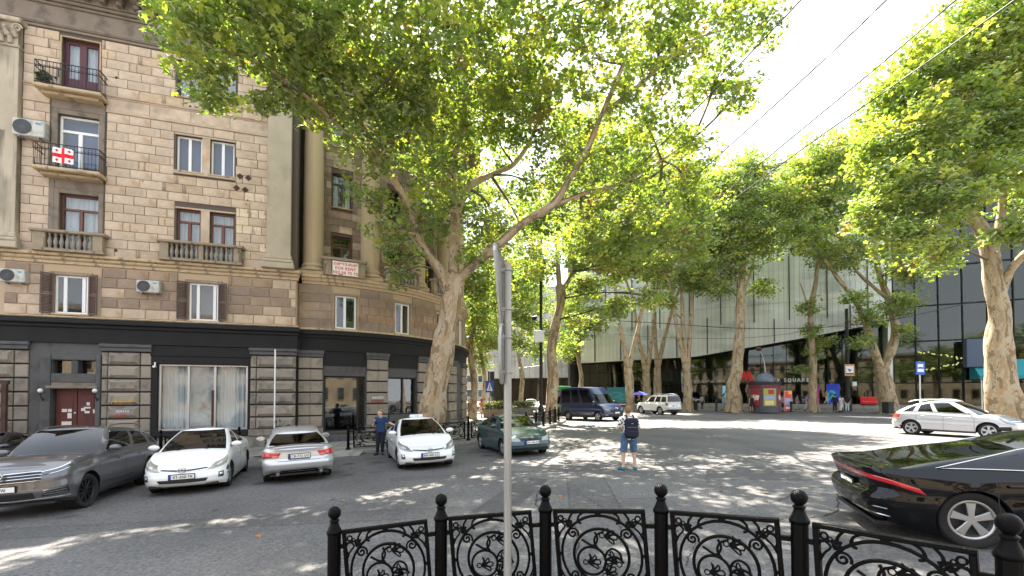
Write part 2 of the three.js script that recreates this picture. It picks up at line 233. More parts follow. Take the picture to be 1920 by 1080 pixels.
{ // repaired strips of darker asphalt and long cracks, each a thin sheet on the road
  const P = (name, pts, m, y) => tag(part(name, new THREE.ShapeGeometry(toShape(pts)).rotateX(-Math.PI / 2).translate(0, y, 0), m), null, null, null, 'structure');
  const fix = (pts, m, y, name) => { const o = P(name, pts, m, y), q = o.geometry.attributes.position, uv = o.geometry.attributes.uv; for (let i = 0; i < uv.count; i++) { uv.setXY(i, q.getX(i), q.getZ(i)); q.setY(i, y + gY(q.getX(i))); } };
  fix([[4.6, -10.9], [7.9, -10.2], [8.6, -11.4], [7.1, -12.6], [5.2, -12.2]], M.patch, 0.010, 'road_patch');
  fix([[-1.2, -7.2], [-0.4, -7.0], [0.9, -11.5], [0.3, -11.9]], M.patch, 0.010, 'road_patch');
  fix([[1.4, -15.5], [3.0, -15.0], [3.6, -12.8], [2.2, -12.6]], M.patch, 0.010, 'road_patch');
  const crackMat = mat({ color: lin(0.028, 0.027, 0.027), roughness: 1 });
  const crack = (pts, w) => { const c = spline(pts.map(([x, z]) => [x, 0, z]), 40), L = [], Q = []; c.forEach((p, i) => { const k = w * (0.5 + R()); const jx = rr(-0.03, 0.03), jz = rr(-0.03, 0.03); L.push([p.x + jx - k, p.z + jz]); Q.unshift([p.x + jx + k * 0.6, p.z + jz + k * 0.4]); }); fix([...L, ...Q], crackMat, 0.014, 'road_crack'); };
  crack([[0.9, -6.2], [1.0, -7.6], [0.5, -8.8], [0.6, -10.2]], 0.013); crack([[1.6, -6.3], [1.75, -8.0], [1.5, -9.6]], 0.008); crack([[4.2, -7.4], [5.4, -7.7], [6.6, -9.2], [7.8, -9.9]], 0.016); crack([[5.0, -8.6], [6.2, -9.6], [7.2, -9.8], [9.2, -10.7]], 0.014); crack([[4.4, -13.2], [6.0, -13.8], [8.0, -13.6]], 0.02); crack([[2.1, -5.6], [2.6, -6.6], [2.2, -7.7]], 0.008);
}
// kerb line of the near pavement in front of the corner building (x, z)
const kerbLine = spline([[-30, 0, -12.5], [-20, 0, -15], [-14, 0, -16.4], [-9.8, 0, -17.25], [-6.5, 0, -17.95], [-4.2, 0, -18.75], [-2.1, 0, -20.1], [0.6, 0, -24], [2.5, 0, -29], [3.8, 0, -33.6], [4.05, 0, -35.2], [3.4, 0, -36.8], [2.1, 0, -38], [1.3, 0, -42.5], [0.6, 0, -60], [0.2, 0, -95]], 240).map((p) => [p.x, p.z]);
{
  const tilt = (g) => { const q = g.attributes.position; for (let i = 0; i < q.count; i++) q.setY(i, q.getY(i) + gY(q.getX(i))); g.computeVertexNormals(); return g; };
  const pav = part('corner_pavement', tilt(deck([...kerbLine, [-8, -95], [-8, -45], [-12, -34], [-34, -22]], -0.02, 0.14)), M.pave); tag(pav, null, null, null, 'structure');
  // paving slabs before the shop door: separate pieces over the pavement
  const o = V3(-9.6, 0, -21.3), U = V3(0.985, 0, -0.17), W = V3(0.17, 0, 0.985); let k = 0;
  for (let i = -1; i < 7; i++) for (let j = 0; j < 5; j++) {
    const c = o.clone().addScaledVector(U, (i + 0.5) * 0.86).addScaledVector(W, -1.2 + (j + 0.5) * 1.05);
    if (c.z > -18.5 - (c.x + 6) * 0.22 || c.x > -4.4) continue;
    const s = part('paving_slab', box(0.815, 0.03, 1.0, 0, 0.152 + 0.003 * R(), 0, 0.008).applyMatrix4(new THREE.Matrix4().makeRotationY(0.171)).rotateZ(0.03).translate(c.x, gY(c.x), c.z), M.slab[k++ % 5], pav);
  }
  { const ramp = kerbLine.filter(([x]) => x > -9.6 && x < -5.7); for (let i = 0; i + 4 < ramp.length; i += 4) { const a = ramp[i], b = ramp[i + 4], T = new Tri(), q = ([x, z], dz, y) => [x, y + gY(x), z + dz]; T.quad(q(a, 0.62, 0.009), q(b, 0.62, 0.009), q(b, -0.12, 0.172), q(a, -0.12, 0.172)); part('ramp_slab', T.geo(), M.slab[(i >> 2) % 5], pav); } }
  // kerb stones along the line
  const kb = thing('kerb', null, null); kb.userData.kind = 'structure';
  const runK = kerbLine.filter(([x, z]) => x > -22 && z > -60); let acc = 0, start = 0;
  for (let i = 1; i < runK.length; i++) {
    acc += Math.hypot(runK[i][0] - runK[i - 1][0], runK[i][1] - runK[i - 1][1]);
    if (acc > 0.95) { if (runK[i][0] > -9.4 && runK[i][0] < -5.8) { acc = 0; start = i; continue; } const a = runK[start], b = runK[i], dx = b[0] - a[0], dz = b[1] - a[1], L = Math.hypot(dx, dz); part('kerb_stone', box(L - 0.015, 0.155, 0.22, 0, 0.0775, 0, 0.02).applyMatrix4(new THREE.Matrix4().makeRotationY(Math.atan2(-dz, dx))).rotateZ(0.03).translate((a[0] + b[0]) / 2, gY((a[0] + b[0]) / 2), (a[1] + b[1]) / 2), M.kerb, kb); acc = 0; start = i; }
  }
}
// far pavement beside the glass mall: direction D along the kerb, N towards the road
const mallO = V3(30.2, 0, -50.2), mallD = V3(0.882, 0, 0.472), mallN = V3(-0.472, 0, 0.882);
const mp = (s, w) => [mallO.x + mallD.x * s + mallN.x * w, mallO.z + mallD.z * s + mallN.z * w]; // w = 0 at the kerb, negative towards the mall
{
  const near = [[-70, 6], [-40, 1.5], [-24, 0.2], [0, 0], [8, 0.6], [14, 3.5], [18, 9], [22, 17], [28, 24]].map(([s, w]) => mp(s, w));
  const pav = part('mall_pavement', deck([...near, mp(40, 24), mp(40, -14), mp(-80, -14)], -0.6, 0.24), M.pave); tag(pav, null, null, null, 'structure');
  const kb = thing('mall_kerb'); kb.userData.kind = 'structure';
  const kl = spline(near.map(([x, z]) => [x, 0, z]), 110); for (let i = 1; i < kl.length; i++) { const a = kl[i - 1], b = kl[i], L = a.distanceTo(b); part('kerb_stone', box(L - 0.02, 0.4, 0.25, 0, 0.052, 0, 0.02).applyMatrix4(new THREE.Matrix4().makeRotationY(Math.atan2(-(b.z - a.z), b.x - a.x))).translate((a.x + b.x) / 2, 0, (a.z + b.z) / 2), M.kerb, kb); }
  const st = thing('mall_steps'); st.userData.kind = 'structure';
  for (let k = 0; k < 4; k++) { const L = 34, [x, z] = mp(4, -4.2 - k * 0.36 - 1.5); part('step', box(L, 0.15, 3.36 - 0.0 * k, 0, 0.315 + 0.15 * k, 0, 0.015).applyMatrix4(new THREE.Matrix4().makeRotationY(Math.atan2(-mallD.z, mallD.x))).translate(x, 0, z), M.slab[k % 5], st); }
}
{ // near pavement behind the railing, rising to the right
  const T = new Tri(), h = (x) => 0.03 + 0.085 * clamp(x, -2.5, 3.4), e = [[-14, -1.6], [-4, -3.9], [-1.8, -4.45], [0.4, -4.62], [1.6, -4.2], [2.55, -3.45], [3.3, -2.3], [4.0, 0], [4.0, 12]];
  for (let i = 1; i < e.length; i++) { const [a, b] = [e[i - 1], e[i]], q = ([x, z], y) => [x, y, z]; T.quad(q(a, -0.6), q(b, -0.6), q(b, Math.max(-0.19, h(b[0]))), q(a, Math.max(-0.19, h(a[0])))); const c = [-14 + (i - 1) * 2.25, 12], d = [-14 + i * 2.25, 12]; T.quad(q(a, Math.max(-0.19, h(a[0]))), q(b, Math.max(-0.19, h(b[0]))), q(d, Math.max(-0.19, h(d[0]))), q(c, Math.max(-0.19, h(c[0])))); }
  tag(part('near_pavement', T.geo(), M.pave), null, null, null, 'structure');
}
// ---------- the corner building ----------
const bld = thing('corner_building', 'tan stone apartment block with columns and curved corner above dark shopfronts', 'building', [-10.11, 0, -21.3], Math.asin(0.3075));
const curvePts = [[0, -0.5], [1.4, -0.52], [2.8, -0.8], [4.84, -1.65], [7.0, -3.4], [8.9, -6.0], [9.9, -8.8], [10.2, -12], [10.0, -16], [9.4, -28]];
const crv = new THREE.CatmullRomCurve3(curvePts.map(([a, b]) => V3(a, 0, b)), false, 'centripetal'); crv.arcLengthDivisions = 600; const crvL = crv.getLength();
const curve = (s, w) => { const k = clamp(s / crvL, 0, 1), q = crv.getPointAt(k), t = crv.getTangentAt(k); return [q.x - t.z * w, q.z + t.x * w]; };
const CB = -1.3; // upper wall of the curved part stands back behind the columns
const curveBack = (s, w) => curve(s, w + CB);
function cuts(a, b, step) { const n = Math.max(1, Math.ceil((b - a) / step)), r = []; for (let i = 0; i < n; i++) r.push([a + (b - a) * i / n, a + (b - a) * (i + 1) / n]); return r; }
function strip(map, s0, s1, v0, v1, w0, w1, bevel = 0) { return map === flat ? [hexa(map, s0, s1, v0, v1, w0, w1, bevel)] : cuts(s0, s1, 0.45).map(([a, b]) => hexa(map, a, b, v0, v1, w0, w1, 0)); }
function wallWithHoles(map, s0, s1, v0, v1, w0, w1, holes) {
  const xs = [...new Set([s0, s1, ...holes.flatMap((h) => [h[0], h[1]])])].filter((x) => x >= s0 && x <= s1).sort((a, b) => a - b), out = [];
  for (let i = 1; i < xs.length; i++) { const a = xs[i - 1], b = xs[i], hs = holes.filter((h) => h[0] < b - 1e-4 && h[1] > a + 1e-4).sort((p, q) => p[2] - q[2]); let v = v0; for (const h of hs) { if (h[2] > v) out.push(...strip(map, a, b, v, Math.min(h[2], v1), w0, w1)); v = Math.max(v, h[3]); } if (v < v1) out.push(...strip(map, a, b, v, v1, w0, w1)); }
  return out;
}
let blockBudget = 296; const blockGeo = new Map();
function courses(map, s0, s1, v0, v1, rh, bl, holes, mats, proud, bevel, parent, opts = {}) {
  const rest = mats.map(() => []), gap = opts.gap ?? 0.016, n = Math.round((v1 - v0) / rh); rh = (v1 - v0) / n;
  for (let r = 0; r < n; r++) {
    const a = v0 + r * rh, b = a + rh; let s = s0 - (r % 2 ? bl * 0.5 : 0) - rr(0, 0.06);
    while (s < s1) {
      const e = s + bl + rr(-0.05, 0.05); let segs = [[Math.max(s, s0), Math.min(e, s1)]];
      for (const h of holes) if (h[2] < b - 0.03 && h[3] > a + 0.03) segs = segs.flatMap(([p, q]) => (h[1] <= p || h[0] >= q ? [[p, q]] : [[p, h[0]], [h[1], q]]));
      for (const [p, q] of segs) {
        if (q - p < 0.07) continue;
        let mi = Math.floor(R() * mats.length), over = opts.over?.((p + q) / 2, (a + b) / 2); const px = rr(-0.004, 0.004) + proud;
        if (map === flat && blockBudget > 0 && p > -11.2) {
          const w = Math.round((q - p - gap) * 50) / 50, vr = Math.floor(R() * 4), key = w + '_' + rh.toFixed(3) + '_' + bevel + '_' + vr; if (!blockGeo.has(key)) { const g = hexa(flat, -w / 2, w / 2, gap / 2, rh - gap / 2, -0.02, proud, bevel), uv = g.attributes.uv; for (let i = 0; i < uv.count; i++) uv.setXY(i, uv.getX(i) + vr * 0.73, uv.getY(i) + vr * 0.41); blockGeo.set(key, g); }
          const o = part('stone_block', blockGeo.get(key), over ?? mats[mi], parent); o.position.set((p + q) / 2, a, px - proud); blockBudget--;
        } else rest[mi].push(...(map === flat ? [hexa(map, p + gap / 2, q - gap / 2, a + gap / 2, b - gap / 2, -0.02, px, bevel)] : cuts(p + gap / 2, q - gap / 2, 0.6).map(([c, d]) => hexa(map, c, d, a + gap / 2, b - gap / 2, -0.02, px, 0))));
      }
      s = e;
    }
  }
  rest.forEach((g, i) => g.length && part('stone_blocks', g, mats[i], parent, 'stuff'));
}
function windowAt(map, s0, s1, v0, v1, o = {}) {
  const f = o.frame ?? M.whitePvc, w = o.w ?? -0.17, fw = o.fw ?? 0.075, g = group('window', bld), fr = [], cols = o.cols ?? [0.5], tr = o.transom, hole = [];
  const bar = (a, b, c, d, e = 0.045) => fr.push(hexa(map, a, b, c, d, w - 0.035, w + e, 0.008));
  bar(s0, s1, v1 - fw, v1); bar(s0, s1, v0, v0 + fw); bar(s0, s0 + fw, v0 + fw, v1 - fw); bar(s1 - fw, s1, v0 + fw, v1 - fw);
  const vt = tr ? lerp(v0, v1, tr) : v1 - fw; if (tr) bar(s0 + fw, s1 - fw, vt - fw * 0.6, vt + fw * 0.6, 0.05);
  const xs = [s0 + fw, ...cols.map((c) => lerp(s0, s1, c)), s1 - fw]; for (let i = 1; i < xs.length - 1; i++) bar(xs[i] - fw * 0.8, xs[i] + fw * 0.8, v0 + fw, tr ? vt - fw * 0.6 : v1 - fw, 0.055);
  part('frame', fr, f, g);
  for (let i = 1; i < xs.length; i++) hole.push([xs[i - 1] + (i > 1 ? fw * 0.8 : 0), xs[i] - (i < xs.length - 1 ? fw * 0.8 : 0), v0 + fw, tr ? vt - fw * 0.6 : v1 - fw]);
  if (tr) hole.push([s0 + fw, s1 - fw, vt + fw * 0.6, v1 - fw]);
  for (const h of hole) part('pane', hexa(map, h[0] - 0.01, h[1] + 0.01, h[2] - 0.01, h[3] + 0.01, w - 0.006, w + 0.002), o.glass ?? M.paneGlass, g);
  if (o.curtain) { const T = new Tri(), n = 26, a = s0 + 0.04, b = s1 - 0.04; const P = (k, v) => { const q = map(lerp(a, b, k / n), w - 0.16 + 0.035 * Math.sin(k * 1.7) + 0.02 * Math.sin(k * 0.6 + s0)); return [q[0], v, q[1]]; }; for (let k = 0; k < n; k++) if (!o.curtainGap || Math.abs(k / n - 0.5) > o.curtainGap) T.quad(P(k, v0 + 0.02), P(k + 1, v0 + 0.02), P(k + 1, v1 - 0.03), P(k, v1 - 0.03)); part('curtain', T.geo(), o.curtain, g); }
  part('interior', hexa(map, s0 - 0.1, s1 + 0.1, v0 - 0.1, v1 + 0.1, -0.70, -0.63), o.back ?? M.room, g);
  if (o.sill !== false) part('sill', hexa(map, s0 - 0.07, s1 + 0.07, v0 - 0.07, v0 - 0.002, w - 0.05, 0.10, 0.015), o.sillMat ?? M.trim, g);
  return g;
}
// openings of the flat front: [s0, s1, v0, v1]
const F1 = [[-9.06, -7.92, 5.33, 6.91], [-4.36, -3.19, 5.28, 6.94]], F2 = [[-8.93, -7.62, 7.95, 10.3], [-4.86, -3.94, 7.95, 10.19], [-3.58, -2.62, 7.95, 10.17]];
const F3 = [[-9.04, -7.66, 11.25, 13.59], [-4.91, -3.93, 11.87, 13.46], [-3.6, -2.66, 11.87, 13.46]], F4 = [[-8.97, -7.69, 14.55, 16.84], [-4.91, -3.94, 15.18, 16.8], [-3.56, -2.6, 15.18, 16.8]];
const portal = [-9.06, -7.60, 0.15, 2.24], trans = [-9.04, -7.58, 2.87, 3.41], shop = [-5.57, -1.95, 0.42, 3.32];
const G0 = [portal, trans, shop], upper = [...F2, ...F3, ...F4];
// walls behind the facing
const wall1 = part('first_floor_wall', wallWithHoles(flat, -16, -0.02, 4.9, 7.35, -0.62, -0.005, F1), M.jointPale, bld);
const wall2 = part('upper_wall', wallWithHoles(flat, -16, -0.02, 7.35, 17.1, -0.62, -0.005, upper), M.joint, bld);
const wall0 = part('ground_floor_wall', wallWithHoles(flat, -16, -0.02, 0.1, 4.9, -0.62, -0.005, G0), M.darkPaint, bld);
part('side_wall', [hexa(flat, -0.35, -0.03, 0.1, 18.2, -4.5, -0.621)], M.recess, bld);
part('plinth', [hexa(flat, -16, -0.02, -1.1, 0.115, -0.6, 0.14, 0.02), ...strip(curve, 0.02, 24, -1.1, 0.115, -0.6, 0.12)], M.greyStone[2], bld); part('door_step', [hexa(flat, -9.5, -7.3, -0.9, 0.0, 0.145, 0.5, 0.02), hexa(flat, -9.5, -7.3, -0.9, -0.2, 0.505, 0.85, 0.02)], M.kerb, bld); part('door_step', strip(curve, 1.0, 3.3, -0.9, -0.02, 0.125, 0.55), M.darkPaint, bld);
const belt = 7.8;
const sur = (h, m) => [h[0] - m, h[1] + m, h[2], h[3] + m];
const hF1 = [[-9.40, -7.5, 5.2, 7.06], [-4.74, -2.86, 5.15, 7.08], [-0.03, 1, 0, 20]];
courses(flat, -1.26 + 1.26 - 0.03 - 10.6, -0.02, 5.22, 7.32, 0.40, 0.80, hF1, M.brown, 0.035, 0.022, wall1, { gap: 0.03, over: (u, v) => { const r = R(); if (v < 5.65) return M.tan[r < 0.5 ? 4 : 2]; return r > 0.86 ? M.tan[4] : undefined; } });
const hUp = [[-9.28, -7.42, 7.8, 10.86], [-9.30, -7.40, 10.86, 13.9], [-9.02, -7.62, 14.2, 16.95], ...[[-4.92, -2.56, 7.9, 10.24], [-4.98, -2.60, 11.80, 13.52], [-4.97, -2.56, 15.12, 16.86]], [-1.3, 0, 7, 18], [-11.4, -10.2, 7, 18], [-10.19, -1.3, 13.947, 14.715]];
courses(flat, -10.19, -1.31, belt, 17.02, 0.384, 0.79, hUp, M.tan, 0.028, 0.010, wall2, { over: (u, v) => { const r = R(); if ((v < 11.8 && v > 10.95 && u > -5.2 && u < -2.4 && r < 0.75) || (v < 15.15 && v > 14.5 && u > -5.1 && u < -2.4 && r < 0.5) || (v < 8.25 && r < 0.3) || (v > 16.4 && r < 0.55) || (v > 15.9 && r < 0.2)) return M.sooty[r < 0.25 ? 1 : 0]; if (u > -2.5 && u < -1.3 && v < 11.2 && r < 0.5) return M.pale[0]; if (r > 0.97) return M.sooty[0]; return undefined; } });
for (const [a, b] of [[-10.19, -9.31], [-7.43, -1.31]]) { part('string_course', [hexa(flat, a, b, 13.95, 14.02, -0.02, 0.07, 0.02), hexa(flat, a, b, 14.023, 14.09, -0.02, 0.045, 0.015)], M.tan[2], bld); part('string_course', [hexa(flat, a, b, 14.57, 14.63, -0.02, 0.045, 0.015), hexa(flat, a, b, 14.633, 14.71, -0.02, 0.08, 0.025)], M.tan[2], bld); for (const [c, d] of cuts(a, b, 1.55)) part('band_stone', hexa(flat, c + 0.006, d - 0.006, 14.095, 14.565, -0.02, 0.028, 0.008), M.tan[Math.floor(R() * 3)], bld); }
// moulded belt between the brown floor and the tan floors
part('belt_course', [hexa(flat, -16, 0.06, 7.36, 7.5, -0.1, 0.06, 0.02), hexa(flat, -16, 0.10, 7.503, 7.66, -0.1, 0.14, 0.05), hexa(flat, -16, 0.14, 7.663, 7.8, -0.1, 0.22, 0.03)], M.trim, bld);
// black fascia with its cornice over the shops
const fascia = part('shop_fascia', [hexa(flat, -16, 0.05, 4.13, 4.74, -0.1, 0.12, 0.01), hexa(flat, -16, 0.09, 4.743, 4.90, -0.1, 0.19, 0.03), hexa(flat, -16, 0.16, 4.903, 5.06, -0.1, 0.31, 0.03), hexa(flat, -16, 0.12, 5.063, 5.12, -0.1, 0.25, 0.01)], M.blackPaint, bld);
part('fascia_ledge', [hexa(flat, -16, 0.10, 5.123, 5.21, -0.1, 0.22, 0.05)], M.trim, bld);
// main cornice with brackets
const cor = part('main_cornice', [hexa(flat, -16, -0.0, 17.05, 17.16, -0.3, 0.08, 0.02), hexa(flat, -16, 0.0, 17.163, 17.33, -0.3, 0.17, 0.06), hexa(flat, -16, 0, 17.333, 18.02, -0.3, 0.06), hexa(flat, -16, 0, 18.023, 18.13, -0.3, 0.16, 0.04), hexa(flat, -16, 0, 18.133, 18.25, -0.3, 0.26, 0.04), hexa(flat, -16, 0, 18.70, 18.95, -0.3, 1.0, 0.03), hexa(flat, -16, 0, 18.953, 19.25, -0.3, 1.18, 0.08)], M.surround, bld);
part('cornice_soffit', [hexa(flat, -16, 0, 18.253, 18.697, -0.3, 0.30)], M.surround, bld);
for (let u = -14; u < -0.3; u += 0.585) part('bracket', merge([hexa(flat, u, u + 0.26, 18.46, 18.695, 0.28, 0.82, 0.03), hexa(flat, u + 0.03, u + 0.23, 18.30, 18.457, 0.28, 0.58, 0.05)]), M.surround, cor);
// windows of the flat front
const wp = { curtain: M.curtain };
windowAt(flat, F1[0][0] + 0.02, F1[0][1] - 0.02, F1[0][2], F1[0][3], { cols: [0.3, 0.86], w: -0.1 }); windowAt(flat, F1[1][0] + 0.02, F1[1][1] - 0.02, F1[1][2], F1[1][3], { cols: [0.3, 0.86], w: -0.1, back: M.roomWarm });
windowAt(flat, ...F2[0], { frame: M.brownWood, transom: 0.74, sill: false, ...wp }); windowAt(flat, ...F2[1], { frame: M.brownWood, transom: 0.76, sill: false, ...wp }); windowAt(flat, ...F2[2], { frame: M.brownWood, transom: 0.76, sill: false, ...wp });
windowAt(flat, ...F3[0], { transom: 0.73, back: M.blueBlind, sill: false, fw: 0.09 }); windowAt(flat, ...F3[1], { back: M.blueBlind }); windowAt(flat, ...F3[2], { back: M.blueBlind });
windowAt(flat, ...F4[0], { frame: M.maroonWood, fw: 0.15, sill: false, ...wp, w: -0.2 }); windowAt(flat, ...F4[1], { frame: M.darkWood, ...wp }); windowAt(flat, ...F4[2], { frame: M.darkWood, ...wp });
part('door_panel', [hexa(flat, -8.83, -8.42, 14.7, 15.25, -0.22, -0.16, 0.02), hexa(flat, -8.24, -7.83, 14.7, 15.25, -0.22, -0.16, 0.02)], M.maroonWood, bld);
// surrounds
const ring = (h, m, p, base) => [hexa(flat, h[0] - m, h[0], base ?? h[2], h[3] + m, -0.02, p, 0.015), hexa(flat, h[1], h[1] + m, base ?? h[2], h[3] + m, -0.02, p, 0.015), hexa(flat, h[0] + 0.002, h[1] - 0.002, h[3], h[3] + m, -0.02, p, 0.015)];
part('window_surround', [...ring(F2[0], 0.17, 0.07, 7.82), hexa(flat, -9.29, -9.11, 7.82, 10.86, -0.02, 0.04, 0.01), hexa(flat, -7.44, -7.25 + -0.18, 7.82, 10.86, -0.02, 0.04), hexa(flat, -9.10, -7.45, 10.475, 10.86, -0.02, 0.045, 0.01)], M.surround, bld);
part('window_surround', [...ring(F3[0], 0.20, 0.06, 11.22), hexa(flat, -9.26, -7.44, 13.8, 14.2, -0.02, 0.05, 0.01)], M.surround, bld);
part('window_surround', [...ring(F4[0], 0.05, 0.05)], M.trim, bld);
part('window_surround', [hexa(flat, -3.93, -3.59, 7.82, 10.2, -0.02, 0.035, 0.01), hexa(flat, -4.9, -2.58, 10.19, 10.26, -0.02, 0.04, 0.01)], M.tan[1], bld);
part('window_surround', [hexa(flat, -3.92, -3.61, 11.8, 13.47, -0.02, 0.03, 0.01), hexa(flat, -4.97, -2.61, 13.468, 13.54, -0.02, 0.04, 0.01), hexa(flat, -5.0, -2.58, 11.72, 11.795, -0.02, 0.09, 0.02)], M.tan[1], bld);
part('window_surround', [hexa(flat, -3.93, -3.57, 15.12, 16.82, -0.02, 0.03, 0.01), hexa(flat, -4.98, -2.56, 16.805, 16.9, -0.02, 0.04, 0.01)], M.tan[1], bld);
part('window_surround', ring([-9.06, -7.92, 5.28, 6.91], 0.14, 0.05), M.brown[1], bld); part('window_surround', ring([-4.36, -3.19, 5.24, 6.94], 0.14, 0.05), M.brown[1], bld);
// louvred shutters folded back beside the first-floor windows
for (const [s, a] of [[-9.22, 0.9], [-7.70, -0.9], [-4.55, 0.9], [-3.02, -0.9]]) {
  const sh = group('shutter', bld), v0 = 5.3, v1 = 6.96, wd = 0.36; sh.position.set(s, 0, 0.14); sh.rotation.y = a * 0.55;
  part('shutter_frame', [box(0.04, v1 - v0, 0.045, -wd / 2, (v0 + v1) / 2, 0), box(0.04, v1 - v0, 0.045, wd / 2, (v0 + v1) / 2, 0), box(wd - 0.044, 0.06, 0.045, 0, v1 - 0.03, 0), box(wd - 0.044, 0.06, 0.045, 0, v0 + 0.03, 0), box(wd - 0.044, 0.06, 0.045, 0, (v0 + v1) / 2, 0)], M.shutter, sh);
  const sl = box(wd - 0.046, 0.05, 0.008).rotateX(0.7); for (let k = 0; k < 26; k++) { const y = v0 + 0.1 + k * 0.058; if (Math.abs(y - (v0 + v1) / 2) < 0.05) continue; part('slat', sl, M.shutter, sh).position.y = y; }
}
// stone balustrades
function balustrade(map, s0, s1, v0, posts, mt, mb) {
  const b = group('balustrade', bld), wf = 0.34, top = v0 + 0.86; const prof = [[0.03, 0], [0.075, 0.0], [0.075, 0.05], [0.04, 0.08], [0.075, 0.2], [0.08, 0.26], [0.045, 0.4], [0.035, 0.48], [0.06, 0.51], [0.06, 0.56], [0.03, 0.56]];
  part('rail', strip(map, s0 - 0.07, s1 + 0.07, top - 0.12, top, wf - 0.28, wf + 0.10, 0.03), mt, b); part('rail', strip(map, s0 - 0.02, s1 + 0.02, v0 + 0.0, v0 + 0.10, wf - 0.22, wf + 0.04), mt, b);
  for (const [a, c] of posts) part('pedestal', hexa(map, a, c, v0 + 0.10, top - 0.12, wf - 0.22, wf + 0.02, 0.012), mt, b);
  if (map === flat) for (const a of [s0, s1]) part('return_rail', hexa(map, a - 0.11, a + 0.11, top - 0.121, top - 0.003, 0, wf - 0.283, 0.02), mt, b);
  const lg = lathe(prof, 9); for (let i = 1; i < posts.length; i++) { const a = posts[i - 1][1], c = posts[i][0], n = Math.max(1, Math.round((c - a) / 0.2)); for (let k = 0; k < n; k++) { const s = a + (k + 0.5) * (c - a) / n, q = map(s, wf - 0.1), o = part('baluster', lg, mb, b); o.position.set(q[0], v0 + 0.1, q[1]); o.scale.y = (top - v0 - 0.22) / 0.56; } }
  return b;
}
const balStone = mat({ map: rep(stainMap, 0.6), color: lin(0.34, 0.28, 0.21), roughness: 0.9 }), balGrey = mat({ map: rep(plasterMap, 1), color: lin(0.33, 0.30, 0.27), roughness: 0.9 });
balustrade(flat, -9.62, -7.30, belt + 0.003, [[-9.6, -9.2], [-7.66, -7.32]], balStone, balGrey); balustrade(flat, -5.36, -2.24, belt + 0.003, [[-5.34, -5.02], [-3.9, -3.72], [-2.56, -2.26]], balStone, balGrey);
// iron balconies
for (const [v, a, c, fl] of [[11.12, -9.48, -7.38, 1], [14.42, -9.51, -7.40, 0]]) {
  const b = group('iron_balcony', bld), h = 0.92, d = 0.62; part('balcony_slab', [hexa(flat, a - 0.04, c + 0.04, v - 0.14, v, 0.03, d + 0.05, 0.04), hexa(flat, a + 0.1, c - 0.1, v - 0.26, v - 0.143, 0.03, d - 0.15, 0.08)], M.trim, b);
  const rl = []; for (const y of [v + 0.05, v + 0.68, v + h]) { rl.push(box(c - a, 0.028, 0.028, (a + c) / 2, y, d)); for (const s of [a, c]) rl.push(box(0.028, 0.028, d - 0.06, s, y, d / 2 + 0.015)); } part('balcony_rail', rl, M.ironMatt, b);
  const bar = cyl(0.010, 0.010, h - 0.03, 0, 0, 0, 5), arch = new THREE.TorusGeometry(0.052, 0.007, 4, 8, Math.PI);
  for (let s = a; s <= c + 0.01; s += (c - a) / 18) { part('balcony_bar', bar, M.ironMatt, b).position.set(s, v + h / 2, d); if (s < c - 0.05) part('balcony_arch', arch, M.ironMatt, b).position.set(s + (c - a) / 36, v + 0.70, d); }
  for (const s of [a, c]) for (let k = 1; k < 5; k++) part('balcony_bar', bar, M.ironMatt, b).position.set(s, v + h / 2, d * k / 5 + 0.03);
}
// giant pilasters
function pilaster(a, b, extra) {
  const p = group('pilaster', bld); part('shaft', hexa(flat, a, b, 8.45, 15.88, -0.1, 0.24, 0.012), M.plaster, p);
  part('pilaster_base', [hexa(flat, a - 0.16, b + 0.16, 7.803, 8.05, -0.1, 0.42, 0.02), hexa(flat, a - 0.11, b + 0.11, 8.053, 8.23, -0.1, 0.37, 0.07), hexa(flat, a - 0.05, b + 0.05, 8.233, 8.447, -0.1, 0.30, 0.04)], M.plaster, p);
  const cap = [hexa(flat, a - 0.05, b + 0.05, 15.883, 15.98, -0.1, 0.30, 0.03), hexa(flat, a + 0.02, b - 0.02, 15.983, 16.85, -0.1, 0.26, 0.0), hexa(flat, a - 0.13, b + 0.13, 16.853, 17.04, -0.1, 0.42, 0.04)];
  for (const s of [a + 0.02, b - 0.02]) { const t = s < (a + b) / 2 ? 1 : -1, sp = []; for (let k = 0; k <= 26; k++) { const an = k * 0.45, r0 = 0.17 * (1 - k / 32); sp.push([s - t * 0.0 + r0 * Math.cos(an) * t * -1, 16.62 + r0 * Math.sin(an), 0.36 - k * 0.0015]); } cap.push(tube(sp, 0.035, 0.03, 6)); }
  for (let r = 0; r < 2; r++) for (let k = 0; k < 4; k++) { const s = lerp(a + 0.1, b - 0.1, (k + (r ? 0.5 : 0)) / 3.5); if (s > b) continue; cap.push(tube([[s, 16.02 + r * 0.26, 0.27], [s, 16.22 + r * 0.26, 0.33], [s, 16.33 + r * 0.26, 0.40], [s, 16.31 + r * 0.26, 0.46]], (q) => 0.09 * (1 - 0.45 * q), 0, 6)); }
  part('capital', cap, M.plaster, p);
}
pilaster(-11.35, -10.22); pilaster(-1.28, -0.27);
